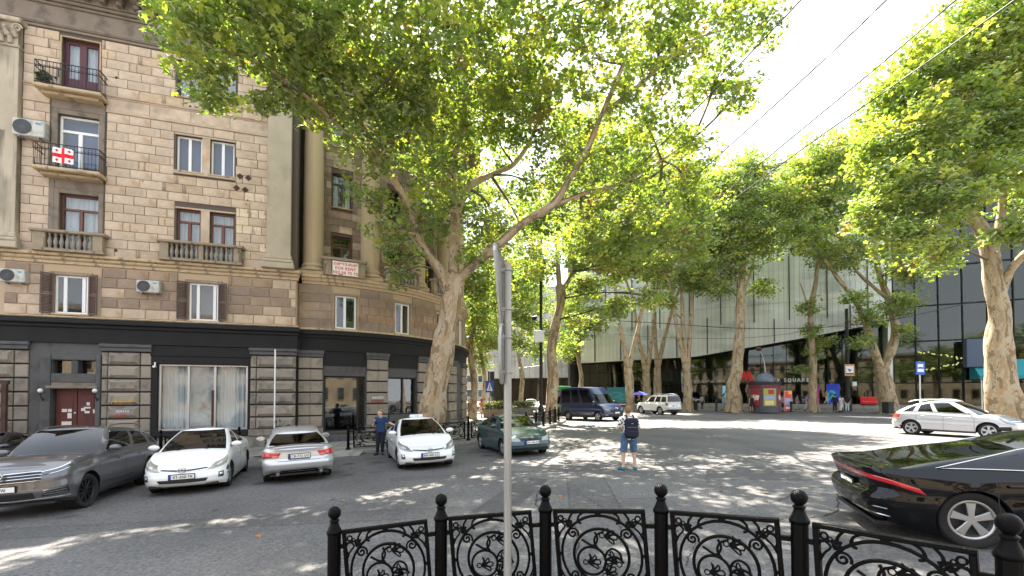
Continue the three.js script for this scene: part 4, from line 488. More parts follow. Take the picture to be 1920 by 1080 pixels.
const treeData = [
  { name: 'plane_tree', label: 'stout grey plane tree rising behind the moving white crossover', group: 'plane trees along the mall kerb', limbs: [[[[28.35,-0.00,-26.00],[28.04,2.00,-26.00],[27.95,3.52,-26.00],[27.86,5.05,-26.00],[27.98,6.28,-26.00],[27.75,8.12,-26.00],[27.54,9.66,-26.00],[27.21,11.21,-26.00],[26.50,12.29,-26.00],[24.85,12.94,-25.00],[23.03,13.65,-24.00]], 0.80, 0.16], [[[27.54,9.66,-26.00],[28.56,11.70,-26.50],[28.84,13.28,-26.50],[28.30,15.56,-26.00],[27.80,18.06,-26.00]], 0.26, 0.10], [[[27.92,7.51,-26.00],[28.16,9.19,-25.40],[29.08,10.41,-25.00]], 0.26, 0.16], [[[27.21,11.21,-26.00],[26.82,12.85,-27.00],[26.38,15.02,-27.50],[25.16,17.37,-27.00]], 0.13, 0.05]], lobes: [[25.95,18.06,-26.00,3.00], [27.87,20.88,-26.00,3.00], [22.55,16.24,-25.00,2.60], [23.11,19.65,-27.00,2.30], [24.78,21.20,-26.00,2.60], [29.16,23.09,-26.00,3.00], [21.47,13.31,-24.50,2.20], [21.28,15.87,-26.00,1.80], [23.28,12.22,-24.00,1.80], [20.97,10.21,-24.00,1.50], [23.42,9.80,-24.50,1.30], [26.36,14.14,-25.00,2.00], [28.19,16.54,-25.00,2.20], [26.80,10.79,-24.00,1.20], [20.10,11.75,-25.00,1.20], [30.95,20.25,-26.00,3.00], [30.78,14.00,-26.00,2.40], [27.00,23.72,-26.00,2.20]] },
  { name: 'plane_tree', label: 'plane tree with a low fork, beside the black post with orange sign', group: 'plane trees along the mall kerb', limbs: [[[[36.98,0.14,-44.60],[36.80,2.00,-44.60],[36.37,4.09,-44.60],[36.22,4.61,-44.60]], 0.75, 0.60], [[[36.21,4.09,-44.60],[35.62,6.18,-44.60],[34.73,9.34,-44.60],[33.24,11.34,-44.10],[31.35,13.30,-43.60],[29.75,14.96,-43.10]], 0.42, 0.12], [[[36.37,4.35,-44.60],[37.30,6.45,-44.60],[37.66,8.81,-44.60],[37.03,11.45,-44.60],[36.28,13.56,-44.60],[35.80,16.21,-44.60],[35.84,18.86,-44.60]], 0.45, 0.14], [[[37.03,11.45,-44.60],[35.73,12.50,-44.60],[33.66,14.62,-44.60],[32.66,17.27,-44.60]], 0.20, 0.08]], lobes: [[33.81,23.65,-44.60,4.20], [30.60,20.99,-44.60,3.60], [36.52,27.40,-44.60,3.40], [27.81,17.44,-43.60,2.60], [31.73,25.79,-44.60,3.20], [36.09,19.52,-43.60,3.20], [32.18,15.57,-42.60,2.80], [37.18,14.05,-42.60,2.40], [30.25,24.14,-45.60,3.00], [34.48,9.60,-43.10,1.60], [37.04,10.62,-43.10,1.70], [39.70,14.56,-42.60,1.80], [32.74,11.13,-43.10,1.30], [27.44,20.99,-44.60,2.40], [33.81,7.12,-43.60,1.10], [37.76,8.12,-43.40,0.90]] },
  { name: 'plane_tree', label: 'slender plane tree just right of the ad kiosk', group: 'plane trees along the mall kerb', limbs: [[[[32.21,0.14,-48.60],[32.13,1.99,-48.60],[32.22,4.85,-48.60],[32.10,7.70,-48.60],[32.01,10.00,-48.60],[32.28,12.29,-48.60],[32.78,15.17,-48.60],[33.16,18.06,-48.60]], 0.42, 0.16], [[[32.13,10.00,-48.60],[31.59,12.01,-48.60],[30.93,14.02,-48.60]], 0.12, 0.05]], lobes: [[31.58,19.79,-48.60,3.20], [29.92,23.85,-48.60,3.20], [32.00,8.85,-48.60,1.10], [32.54,6.56,-48.60,1.00], [31.75,11.43,-48.60,1.10], [33.41,7.70,-48.60,0.90], [33.84,16.90,-48.60,2.20], [31.10,26.18,-48.60,2.60], [31.08,4.85,-48.60,0.60]] },
  { name: 'plane_tree', label: 'tall plane tree with swollen base, left of the ad kiosk', group: 'plane trees along the mall kerb', limbs: [[[[22.98,0.14,-47.40],[23.11,1.72,-47.40],[23.01,3.00,-47.40],[23.35,3.94,-47.40],[23.60,6.45,-47.40],[23.86,9.24,-47.40],[23.89,12.04,-47.40],[24.15,15.41,-47.40],[24.41,18.79,-47.40],[24.56,22.18,-47.40]], 0.68, 0.20], [[[24.00,12.04,-47.40],[25.04,14.85,-47.40],[25.74,17.66,-47.40]], 0.16, 0.06], [[[24.01,13.16,-47.40],[22.92,15.41,-47.40],[22.11,18.22,-47.40]], 0.16, 0.06]], lobes: [[24.09,19.92,-47.40,4.00], [23.00,23.31,-47.40,3.40], [25.80,22.74,-47.40,3.20], [24.72,26.15,-47.40,2.40], [21.28,19.35,-47.40,3.00], [26.31,18.22,-47.40,2.80], [23.49,15.97,-47.40,2.80], [21.78,13.16,-47.40,1.60], [26.25,13.16,-47.40,1.40], [21.61,23.88,-47.40,2.40], [20.13,15.41,-47.40,2.00]] },
  { name: 'plane_tree', label: 'forked plane tree behind the dark van and the man with backpack', group: 'plane trees along the mall kerb', limbs: [[[[13.00,0.14,-50.00],[12.95,2.53,-50.00],[12.79,4.93,-50.00]], 0.50, 0.42], [[[12.79,4.46,-50.00],[12.28,7.57,-50.00],[11.76,10.23,-50.00],[11.20,14.96,-50.00],[10.04,19.11,-50.00]], 0.30, 0.10], [[[12.79,4.46,-50.00],[13.39,7.28,-50.00],[13.99,9.64,-50.00],[14.73,13.77,-50.00],[16.17,17.93,-50.00]], 0.30, 0.10]], lobes: [[11.21,17.93,-50.00,3.00], [14.16,16.74,-50.00,2.80], [12.42,22.09,-50.00,3.60], [9.45,20.90,-50.00,2.60], [15.36,20.30,-50.00,2.80], [11.77,12.00,-50.00,1.60]] },
  { name: 'plane_tree', label: 'slim pair of plane stems behind the blue umbrella', group: 'plane trees along the mall kerb', limbs: [[[[16.23,0.14,-55.00],[16.31,2.36,-55.00],[16.26,4.57,-55.00]], 0.50, 0.42], [[[16.26,4.06,-55.00],[15.82,6.51,-55.00],[15.38,8.46,-55.00],[14.57,13.65,-55.00],[12.91,18.21,-55.00]], 0.30, 0.10], [[[16.26,4.06,-55.00],[16.60,6.51,-55.00],[16.93,8.46,-55.00],[17.63,14.95,-55.00],[18.96,19.52,-55.00]], 0.30, 0.10]], lobes: [[17.54,20.83,-55.00,3.40], [15.62,25.41,-55.00,3.40], [19.51,24.10,-55.00,3.20], [18.15,16.25,-55.00,2.00]] },
  { name: 'plane_tree', label: 'pale plane tree whose arm leans right above the white jeep', group: 'plane trees along the mall kerb', limbs: [[[[18.16,0.14,-57.00],[18.24,2.74,-57.00],[18.19,5.34,-57.00]], 0.50, 0.42], [[[18.19,4.80,-57.00],[18.08,7.68,-57.00],[17.96,10.03,-57.00],[17.81,16.77,-57.00],[17.43,21.51,-57.00]], 0.30, 0.10], [[[18.19,4.80,-57.00],[18.81,7.68,-57.00],[19.43,10.03,-57.00],[21.15,15.42,-57.00],[24.56,20.15,-57.00]], 0.30, 0.10]], lobes: [[20.86,20.15,-57.00,3.00], [22.90,23.55,-57.00,3.00], [19.57,27.63,-57.00,3.40], [22.17,16.77,-57.00,1.80]] },
  { name: 'plane_tree', label: 'three-stemmed plane tree behind the white jeep', group: 'plane trees along the mall kerb', limbs: [[[[19.32,0.14,-50.00],[19.34,2.24,-50.00],[19.24,4.34,-50.00]], 0.50, 0.42], [[[19.24,3.87,-50.00],[18.68,6.99,-50.00],[18.11,9.64,-50.00],[17.38,14.37,-50.00],[15.88,18.52,-50.00]], 0.30, 0.10], [[[19.24,3.87,-50.00],[19.50,7.28,-50.00],[19.76,10.23,-50.00],[20.04,14.96,-50.00],[20.55,19.11,-50.00]], 0.30, 0.10], [[[19.24,3.87,-50.00],[19.03,7.28,-50.00],[18.82,10.23,-50.00],[18.75,16.14,-50.00],[18.55,20.30,-50.00]], 0.30, 0.10]], lobes: [[20.07,18.52,-50.00,3.00], [21.88,22.09,-50.00,3.00], [18.86,14.96,-50.00,2.20], [20.62,14.37,-50.00,2.00], [22.43,17.93,-50.00,2.40], [19.54,25.08,-50.00,3.00], [17.07,12.59,-50.00,1.40]] },
  { name: 'plane_tree', label: 'leaning plane tree inside the iron railing by the corner kerb', group: 'plane trees of the avenue', limbs: [[[[2.70,0.14,-33.00],[2.90,1.61,-33.00],[2.98,3.54,-33.00],[2.87,5.48,-33.00],[3.26,7.43,-33.00],[3.58,8.99,-33.00],[3.50,9.97,-33.00]], 0.42, 0.30], [[[3.50,9.58,-33.00],[3.35,11.34,-33.00],[3.31,13.69,-33.00],[3.44,16.05,-33.00],[3.32,18.42,-33.00]], 0.20, 0.08], [[[3.58,9.46,-33.00],[4.47,10.94,-33.00],[4.98,12.12,-33.00],[5.26,13.69,-33.00],[5.07,15.26,-33.00]], 0.20, 0.08], [[[5.14,12.90,-33.00],[6.23,13.10,-33.00],[7.41,14.08,-33.00]], 0.08, 0.04]], lobes: [[3.51,15.26,-33.00,2.60], [5.67,12.19,-32.00,2.00], [6.63,15.26,-33.00,2.40], [8.58,14.08,-33.00,2.00], [1.95,11.34,-33.00,1.60], [5.08,18.02,-33.00,2.60], [7.55,10.67,-32.00,1.40], [5.28,9.54,-32.00,1.10], [9.38,16.84,-33.00,2.40], [1.56,14.47,-33.00,2.00], [10.52,13.30,-33.00,1.80], [12.10,15.26,-33.00,2.00], [4.71,7.27,-32.00,0.90], [3.88,5.87,-33.00,0.80], [10.66,16.56,-30.00,2.60], [12.05,12.27,-30.00,1.80], [7.56,17.12,-29.00,2.60], [9.58,10.20,-29.00,1.30], [6.71,7.64,-30.00,1.10], [12.47,15.20,-31.00,2.20], [4.98,19.08,-30.00,2.60], [8.83,8.35,-30.00,0.90], [6.4,10.4,-26.2,1.9], [6.0,13,-28,2.0], [8.6,12.6,-27,1.7], [4.2,11,-27.4,1.6]] },
  { name: 'plane_tree', label: 'plane tree at the end of the curved shopfront', group: 'plane trees of the avenue', limbs: [[[[-3.51,0.14,-40.00],[-3.33,3.18,-40.00],[-3.66,5.75,-40.00],[-3.29,8.58,-40.00]], 0.36, 0.20], [[[-3.62,5.28,-40.00],[-4.28,7.64,-40.00],[-4.57,10.00,-40.00]], 0.16, 0.07]], lobes: [[-3.29,8.58,-40.00,2.20], [-2.36,11.42,-40.00,2.40], [-3.77,12.37,-40.00,2.40], [-1.88,6.70,-40.00,1.40], [-2.83,14.74,-40.00,2.40]] },
  { name: 'plane_tree', label: 'dark-stemmed plane tree behind the planter', group: 'plane trees of the avenue', limbs: [[[[-0.56,0.14,-48.00],[-0.34,3.60,-48.00],[-0.73,6.50,-48.00],[-0.28,9.90,-48.00]], 0.36, 0.20], [[[-0.68,5.94,-48.00],[-1.47,8.77,-48.00],[-1.81,11.60,-48.00]], 0.16, 0.07]], lobes: [[-0.57,12.17,-48.00,3.00], [1.41,9.90,-48.00,2.20], [-1.70,15.58,-48.00,3.00], [1.70,14.44,-48.00,2.60], [2.26,7.07,-48.00,1.60], [0.00,7.63,-48.00,1.40]] },
  { name: 'plane_tree', label: 'farther plane tree above the white hatchback in the avenue', group: 'plane trees of the avenue', limbs: [[[[1.09,0.14,-62.00],[1.38,4.34,-62.00],[0.87,7.82,-62.00],[1.46,12.20,-62.00]], 0.36, 0.20], [[[0.95,7.09,-62.00],[-0.07,10.74,-62.00],[-0.51,14.40,-62.00]], 0.16, 0.07]], lobes: [[0.00,18.07,-62.00,4.00], [2.92,15.13,-62.00,3.40], [-4.38,15.13,-62.00,3.40], [3.64,10.74,-62.00,2.20], [-2.19,10.01,-62.00,2.40]] },
  { name: 'plane_tree', label: 'farthest plane tree of the avenue', group: 'plane trees of the avenue', limbs: [[[[-4.51,0.14,-70.00],[-4.19,4.76,-70.00],[-4.77,8.57,-70.00],[-4.12,13.52,-70.00]], 0.36, 0.20], [[[-4.68,7.74,-70.00],[-5.84,11.87,-70.00],[-6.35,16.00,-70.00]], 0.16, 0.07]], lobes: [[-5.76,10.22,-70.00,3.00], [-3.29,13.52,-70.00,3.40], [-6.59,15.17,-70.00,4.00], [-4.93,6.92,-70.00,2.00]] },
  { name: 'plane_tree', label: 'plane tree beside the dark lamp post over the van', group: 'plane trees of the avenue', limbs: [[[[9.15,0.14,-62.00],[9.45,4.34,-62.00],[8.96,7.82,-62.00],[9.55,12.20,-62.00]], 0.36, 0.20], [[[9.03,7.09,-62.00],[8.02,10.74,-62.00],[7.59,14.40,-62.00]], 0.16, 0.07]], lobes: [[8.75,10.74,-62.00,2.60], [8.03,13.67,-62.00,3.00], [10.94,12.20,-62.00,2.60], [7.28,7.82,-62.00,1.80], [10.23,16.60,-62.00,3.40]] },
];
// ---------- plane trees ----------
function leafGeo(size, r) { // five-lobed leaf, folded along the midrib, drooping at the tip
  const out = [[0, 0], [0.20, -0.10], [0.50, 0.06], [0.34, 0.24], [0.56, 0.52], [0.24, 0.52], [0, 1], [-0.24, 0.52], [-0.56, 0.52], [-0.34, 0.24], [-0.50, 0.06], [-0.20, -0.10]], T = new Tri(), f = rr(0.12, 0.4, r), dr = rr(0.1, 0.4, r);
  const p = ([x, y]) => [x * size, (-Math.abs(x) * f - y * y * dr) * size, -y * size], c = p([0, 0.34]);
  for (let i = 0; i < out.length; i++) T.tri(c, p(out[i]), p(out[(i + 1) % out.length]), [0.5, 0.4], [out[i][0] * 0.5 + 0.5, out[i][1]], [out[(i + 1) % 12][0] * 0.5 + 0.5, out[(i + 1) % 12][1]]);
  return T.geo();
}
function clumpGeo(n, leaf, spread, seed, flatness = 0.6) {
  const r = rng(seed), list = []; for (let i = 0; i < n; i++) { const g = leafGeo(leaf * rr(0.55, 1.3, r), r), m = new THREE.Matrix4().makeRotationFromEuler(new THREE.Euler(rr(-0.95, 0.35, r), rr(0, 6.28, r), rr(-0.6, 0.6, r), 'YXZ')); const a = rr(0, 6.28, r), q = Math.sqrt(r()) * spread; m.setPosition(Math.cos(a) * q, rr(-0.5, 0.5, r) * spread * flatness, Math.sin(a) * q); list.push(g.applyMatrix4(m)); }
  return merge(list);
}
const leafMat = phys({ color: lin(1, 1, 1), roughness: 0.92, transmission: 0.68, thickness: 0 });
const clumpsNear = [1, 2, 3].map((k) => clumpGeo(15, 0.15, 0.40, 100 + k)), clumpsFar = [1, 2, 3].map((k) => clumpGeo(18, 0.21, 0.64, 200 + k));
function crown(parent, lobes, clumps, perM2, seed, bright = 1) {
  const r = rng(seed), mats = clumps.map(() => []), cols = clumps.map(() => []);
  for (const [x, y, z, rad] of lobes) {
    const n = Math.round(rad * rad * perM2 * (y > 15.5 && z > -18 && clumps === clumpsNear ? 0.55 : 1) + 6), ph = r() * 6;
    for (let i = 0; i < n; i++) {
      const u = rr(-1, 1, r), a = rr(0, 6.28, r), q = Math.sqrt(1 - u * u), k = Math.pow(r(), 0.42) * (0.82 + 0.24 * Math.sin(a * 3 + ph) * Math.sin(u * 4 + ph) + 0.16 * r()); const s = rad * k;
      const m = new THREE.Matrix4().makeRotationFromEuler(new THREE.Euler(rr(-0.4, 0.4, r), rr(0, 6.28, r), rr(-0.4, 0.4, r))).scale(V3(1, 1, 1).multiplyScalar(rr(0.65, 1.25, r))); m.setPosition(x + Math.cos(a) * q * s * 1.06, y + u * s * 0.86, z + Math.sin(a) * q * s * 1.06);
      const v = Math.floor(r() * clumps.length), t = leafTint[Math.floor(r() * 4)], b = bright * rr(0.55, 1.3, r), dry = r() < 0.012 ? 1 : 0; mats[v].push(m); cols[v].push(dry ? lin(0.26, 0.15, 0.03) : lin(t[0] * b, t[1] * b, t[2] * b));
    }
  }
  clumps.forEach((g, v) => { const im = new THREE.InstancedMesh(g, leafMat, mats[v].length); mats[v].forEach((m, i) => { im.setMatrixAt(i, m); im.setColorAt(i, cols[v][i]); }); im.name = 'crown'; im.castShadow = im.receiveShadow = true; im.userData.kind = 'stuff'; parent.add(im); });
}
function limbTube(pts, r0, r1, seed, seg = 14) { // smooth, knobbly, flared at the foot when it is a trunk
  const r = rng(seed), c = spline(pts, Math.max(14, pts.length * 7)), ph = [r() * 6, r() * 6, r() * 6], flare = pts[0][1] < 0.5;
  const g = tube(c, (k) => (lerp(r0, r1, Math.pow(k, 0.8))) * (1 + (flare ? 0.45 * Math.exp(-k * 14) : 0) + 0.05 * Math.sin(k * 17 + ph[0]) + 0.03 * Math.sin(k * 31 + ph[1])), 0, seg); const q = g.attributes.position, n = g.attributes.normal, uv = g.attributes.uv, am = Math.min(0.05, r0 * 0.09), circ = Math.max(0.05, Math.round(4 * Math.PI * r0) / 2); for (let i = 0; i < q.count; i++) { const a = uv.getX(i) / circ * 6.2832, l = uv.getY(i), e = am * (Math.sin(a * 3 + l * 1.1 + ph[0]) * 0.6 + Math.sin(a * 2 - l * 2.3 + ph[1]) * 0.6 + Math.sin(a * 5 + l * 3.7 + ph[2]) * 0.3); q.setXYZ(i, q.getX(i) + n.getX(i) * e, q.getY(i) + n.getY(i) * e, q.getZ(i) + n.getZ(i) * e); } return g;
}
function branchTo(limbs, lobe, r) { // a side branch from the nearest point of a limb into the lobe
  let best = null, bd = 1e9; for (const [pts] of limbs) for (let i = 1; i < pts.length; i++) { const p = pts[i], d = Math.hypot(p[0] - lobe[0], (p[1] - lobe[1]) * (p[1] > lobe[1] ? 1.8 : 1), p[2] - lobe[2]); if (d < bd && p[1] > 3.2) { bd = d; best = p; } }
  if (!best || bd < 0.6) return null; const e = [lobe[0] + rr(-0.3, 0.3, r), lobe[1] + lobe[3] * 0.2, lobe[2] + rr(-0.3, 0.3, r)], m = [lerp(best[0], e[0], 0.5) + rr(-0.2, 0.2, r), lerp(best[1], e[1], 0.42) + rr(-0.1, 0.3, r), lerp(best[2], e[2], 0.5) + rr(-0.2, 0.2, r)];
  const out = [tube(spline([best, m, e], 8), Math.min(0.085, 0.03 + bd * 0.012), 0.018, 6, false)];
  for (let k = 0; k < 4; k++) { const a = r() * 6.28, u = rr(-0.3, 0.9, r), q = lobe[3] * 0.75; out.push(tube(spline([m, [lerp(m[0], e[0], 0.7), lerp(m[1], e[1], 0.7) + 0.1, lerp(m[2], e[2], 0.7)], [lobe[0] + Math.cos(a) * q, lobe[1] + u * q, lobe[2] + Math.sin(a) * q]], 6), 0.026, 0.008, 5, false)); }
  return out;
}
function plantTree(name, label, grp, limbs, lobes, clumps, perM2, seed, bright) {
  limbs[0][0][0][1] = gY(limbs[0][0][0][0]) + 0.02; const foot = limbs[0][0][0], t = thing(name, label, 'tree', [foot[0], 0, foot[2]], 0, grp), off = (p) => [p[0] - foot[0], p[1], p[2] - foot[2]], L = limbs.map(([p, a, b]) => [p.map(off), a, b]), lb = lobes.map(([x, y, z, r]) => [x - foot[0], y, z - foot[2], r]), r = rng(seed + 5);
  part('trunk', limbTube(...L[0], seed, 22), M.bark, t); for (let i = 1; i < L.length; i++) part('limb', limbTube(...L[i], seed + i), M.bark, t);
  const tw = lb.flatMap((q) => branchTo(L, q, r) ?? []); if (tw.length) part('branches', tw, M.twig, t, 'stuff');
  crown(t, lb, clumps, perM2, seed + 9, bright); return t;
}
const mainTree = plantTree('plane_tree', 'big leaning plane tree behind the white taxi, its crown filling the sky', 'plane trees of the avenue', mainLimbs, mainLobes, clumpsNear, 27, 900, 1.12);
{ // the leaves of the nearest boughs, one by one
  const r = rng(55), near = mainLobes.filter(([x, , z]) => z > -14.2 && x < -4).slice(0, 14), foot = mainTree.position, geos = [0, 1, 2, 3].map(() => leafGeo(0.19, r)), ms = leafTint.map(([a, b, c]) => { const m = leafMat.clone(); m.color = lin(a * 1.1, b * 1.1, c); return m; });
  for (let i = 0; i < 290; i++) { const [x, y, z, rad] = near[i % near.length], a = rr(0, 6.28, r), u = rr(-0.9, 0.5, r), q = Math.sqrt(1 - u * u), s = rad * rr(0.9, 1.16, r), o = part('leaf', geos[i % 4], ms[Math.floor(r() * 4)], mainTree); o.position.set(x + Math.cos(a) * q * s - foot.x, y + u * s * 0.86, z + Math.abs(Math.sin(a)) * q * s - foot.z); o.rotation.set(rr(-1.2, 0.3, r), rr(0, 6.28, r), rr(-0.7, 0.7, r), 'YXZ'); o.scale.setScalar(rr(0.8, 1.25, r)); }
}
treeData.forEach((t, i) => plantTree(t.name, t.label, t.group, t.limbs, t.lobes, clumpsFar, i === 0 ? 30 : 20, 1000 + i * 37, 1.32));

// trees on the viewpoint's own side of the square; the mall glass mirrors them
[[22, 9], [33, 6], [44, 3], [54, -1]].forEach(([x, z], i) => { const h = gY(x), r = rng(70 + i), lobes = Array.from({ length: 9 }, () => [x + rr(-4, 4, r), rr(6.5, 14, r), z + rr(-4, 4, r), rr(1.8, 3, r)]); plantTree('plane_tree', ['first', 'second', 'third', 'fourth'][i] + ' plane tree along the near side of the square, outside the frame', 'plane trees of the square', [[[[x, h, z], [x + 0.2, 3, z], [x - 0.1, 6, z], [x + 0.4, 9, z]], 0.5, 0.25]], lobes, clumpsFar, 15, 1700 + i * 31, 1.1); });
// ---------- glass mall across the street ----------
const mallTurn = Math.atan2(-mallD.z, mallD.x);
const mall = thing('shopping_mall', 'long glass-fronted mall with pale vertical cladding over a slanting black soffit', 'building', [mallO.x, 0, mallO.z], mallTurn);
{
  const FW = -7, soff = (s) => (s < -10 ? lerp(6.75, 7.1, (s + 26) / 16) : s < 2 ? lerp(7.1, 8.85, (s + 10) / 12) : lerp(8.85, 10.25, (s - 2) / 8.2));
  const clad = [[0.76, 0.81, 0.82], [0.72, 0.77, 0.78], [0.79, 0.84, 0.85]].map((c) => mat({ map: rep(plasterMap, 0.12), color: lin(...c), roughness: 0.42, metalness: 0.25 })), slot = mat({ color: lin(0.04, 0.045, 0.05), roughness: 0.4 });
  const core = part('cladding_wall', hexa(flat, -28, 10.35, 10.4, 30.6, FW - 3, FW - 0.08), M.darkPaint, mall), r = rng(61);
  for (let i = 0; i < 66; i++) {
    const a = -26.2 + i * 0.552, b = a + 0.53, split = 13.4 + (i % 9 === 4 ? 0 : 0), T = new Tri(), lo = (s) => soff(s);
    const P = (s, v, w) => [s, v, w], w0 = FW - 0.08, w1 = FW + 0.02 + (r() < 0.08 ? 0.05 : 0); T.quad(P(a, lo(a), w1), P(b, lo(b), w1), P(b, split, w1), P(a, split, w1)); T.quad(P(b, lo(b), w1), P(b, lo(b), w0), P(b, split, w0), P(b, split, w1)); T.quad(P(a, lo(a), w0), P(a, lo(a), w1), P(a, split, w1), P(a, split, w0)); T.quad(P(a, lo(a), w0), P(b, lo(b), w0), P(b, lo(b), w1), P(a, lo(a), w1));
    part('cladding_panel', T.geo(), clad[Math.floor(r() * 3)], core); part('cladding_panel', hexa(flat, a, b, split + 0.03, 30.5, w0, w1), clad[Math.floor(r() * 3)], core);
    if (i % 7 === 3) part('shadow_slot', hexa(flat, b - 0.02, b + 0.1, lo(b) + 0.1, split - rr(0.5, 2, r), FW, FW + 0.14), slot, core); if (i % 7 === 6) part('shadow_slot', hexa(flat, b - 0.02, b + 0.1, split - 2.2, split + 6, FW, FW + 0.14), slot, core);
  }
  { const T = new Tri(), S = [-28, -20, -10, -4, 2, 6, 10.35]; for (let i = 1; i < S.length; i++) { const a = S[i - 1], b = S[i]; T.quad([a, soff(a) - 0.02, FW - 3], [b, soff(b) - 0.02, FW - 3], [b, soff(b) - 0.02, FW - 0.06], [a, soff(a) - 0.02, FW - 0.06]); T.quad([a, soff(a) - 0.02, FW - 0.06], [b, soff(b) - 0.02, FW - 0.06], [b, soff(b) + 0.16, FW - 0.06], [a, soff(a) + 0.16, FW - 0.06]); T.quad([a, soff(a) - 0.1, FW - 2.4], [b, soff(b) - 0.1, FW - 2.4], [b, 31, FW - 2.4], [a, 31, FW - 2.4]); } part('soffit', T.geo(), M.blackPaint, mall); }
  // set-back glazing under the soffit
  const g1 = group('street_glazing', mall), gw = FW - 2.2, mull = [], v0 = 0.75; const ys = [3.45, 5.2];
  for (let s = -27; s < 10.4; s += 1.45) { mull.push(hexa(flat, s, s + 0.07, v0, soff(s) - 0.12, gw - 0.05, gw + 0.09)); const e = Math.min(s + 1.45, 10.3); let v = v0; for (const y of [...ys, soff(s + 0.7) - 0.12]) { part('pane', hexa(flat, s + 0.07, e, v + 0.03, y - 0.03, gw - 0.004, gw + 0.004), M.mallGlass, g1); v = y; } }
  for (const y of ys) mull.push(hexa(flat, -27, 10.3, y - 0.04, y + 0.04, gw - 0.06, gw + 0.10)); part('mullions', mull, M.blackPaint, g1);
  part('spandrel', hexa(flat, -27, 10.3, 3.5, 5.15, gw - 0.4, gw - 0.3), mat({ color: lin(0.15, 0.20, 0.17), roughness: 0.5 }), g1);
  // tall curtain wall at the right end
  const g2 = group('curtain_wall', mall), cw = FW - 0.15, m2 = [], fl = [0.6, 3.3, 7.9, 11.8, 16, 20.2, 24.4, 28.6]; part('end_blade', hexa(flat, 10.36, 10.75, 0.3, 31, FW - 3, FW + 0.12), clad[2], g2);
  for (let s = 10.8; s < 31; s += 1.95) { m2.push(hexa(flat, s, s + 0.09, 0.6, 30.5, cw - 0.05, cw + 0.16)); for (let k = 1; k < fl.length; k++) part('pane', hexa(flat, s + 0.09, s + 1.95, fl[k - 1] + 0.06, fl[k] - 0.06, cw - 0.004, cw + 0.004), M.mallGlass, g2); } for (const y of fl) m2.push(hexa(flat, 10.8, 31, y - 0.07, y + 0.07, cw - 0.06, cw + 0.14)); part('mullions', m2, M.blackPaint, g2);
  // inside: floors, back wall, core
  const inn = group('interior', mall); part('ground_floor', hexa(flat, -27, 31, 0.55, 0.74, -24, FW - 0.3), M.slab[1], inn); for (const y of [7.6, 11.5, 15.7, 19.9, 24]) part('floor_slab', hexa(flat, 10.8, 31, y, y + 0.4, -24, cw - 1.2), M.surround, inn); part('floor_slab', hexa(flat, -27, 10.3, 5.2, 5.5, -24, gw - 1), M.surround, inn); part('back_wall', hexa(flat, -27, 31, 0.7, 30, -24.3, -24), M.room, inn); for (let s = -24; s < 30; s += 6) part('pillar', cyl(0.35, 0.35, 30, s, 15.7, -12, 14), M.plaster, inn); for (const [a, b, h] of [[-22, -17, 2.6], [-8, -4, 2.8], [4, 8, 2.7], [13, 17, 2.4], [20, 26, 3]]) part('shop_unit', hexa(flat, a, b, 0.74, 0.74 + h, -15, -14), [M.brown[2], M.surround, M.tan[4]][Math.floor(r() * 3)], inn);
  const bulb = mat({ color: lin(1, 0.85, 0.6), emissive: new THREE.Color(1, 0.72, 0.36), emissiveIntensity: 0.6 }), bg = ball(0.09, 0, 0, 0, 1, 1, 1, 7); for (let k = 0; k < 34; k++) { const s = 13.5 + 4.8 * (k % 17) / 17 + rr(-0.1, 0.1, r), v = (k < 17 ? 6.9 - (k % 17) * 0.07 : 4.6 + (k % 17) * 0.07) + rr(-0.1, 0.1, r); part('lamp_globe', bg, bulb, inn).position.set(s, v, FW - 1.4 - r()); }
  // roof and its glass rail
  part('roof', hexa(flat, -28, 31, 30.6, 31, -26, FW + 0.1), M.surround, mall); part('end_wall', [hexa(flat, -28.3, -28, 0.3, 31, -26, FW - 0.1), hexa(flat, 31, 31.3, 0.3, 31, -26, FW - 0.1), hexa(flat, -28, 31, 0.3, 31, -26.4, -26)], M.darkPaint, mall);
  const rl = group('roof_rail', mall); for (let s = -12; s < 30; s += 1.9) { part('rail_post', hexa(flat, s, s + 0.07, 31, 34.6, FW - 0.3, FW - 0.2), M.alu, rl); part('pane', hexa(flat, s + 0.09, s + 1.88, 31.1, 34.5, FW - 0.255, FW - 0.245), M.paneGlass, rl); }
  // lettering over the entrance
  const tg = (t, size) => { const g = new TextGeometry(t, { font, size, depth: 0.06, curveSegments: 4 }); return g; };
  const lt = group('lettering', mall), chars = 'LIBERTY SQUARE'; let x = -3.0; for (const c of chars) { if (c === ' ') { x += 0.32; continue; } const g = tg(c, 0.45); g.computeBoundingBox(); const o = part('letter', g, M.whitePaint, lt); o.position.set(x, 3.62, gw + 0.16); x += g.boundingBox.max.x + 0.09; }
  const ge = group('lettering', mall); x = -10.3; for (let k = 0; k < 19; k++) { if (k === 12) { x += 0.25; } const q = [new THREE.TorusGeometry(0.11, 0.032, 5, 12, Math.PI * (k % 3 === 0 ? 1.9 : 1.2)).rotateZ(k * 1.3).translate(0, 0.14, 0)]; if (k % 2) q.push(box(0.05, 0.3, 0.05, 0.1 * (k % 4 === 1 ? 1 : -1), 0.28, 0)); else if (k % 5 === 0) q.push(new THREE.TorusGeometry(0.1, 0.03, 5, 9, Math.PI).translate(0.2, 0.12, 0)); part('letter', q, M.whitePaint, ge).position.set(x, 3.64, gw + 0.18); x += k % 5 === 0 ? 0.44 : 0.30; }
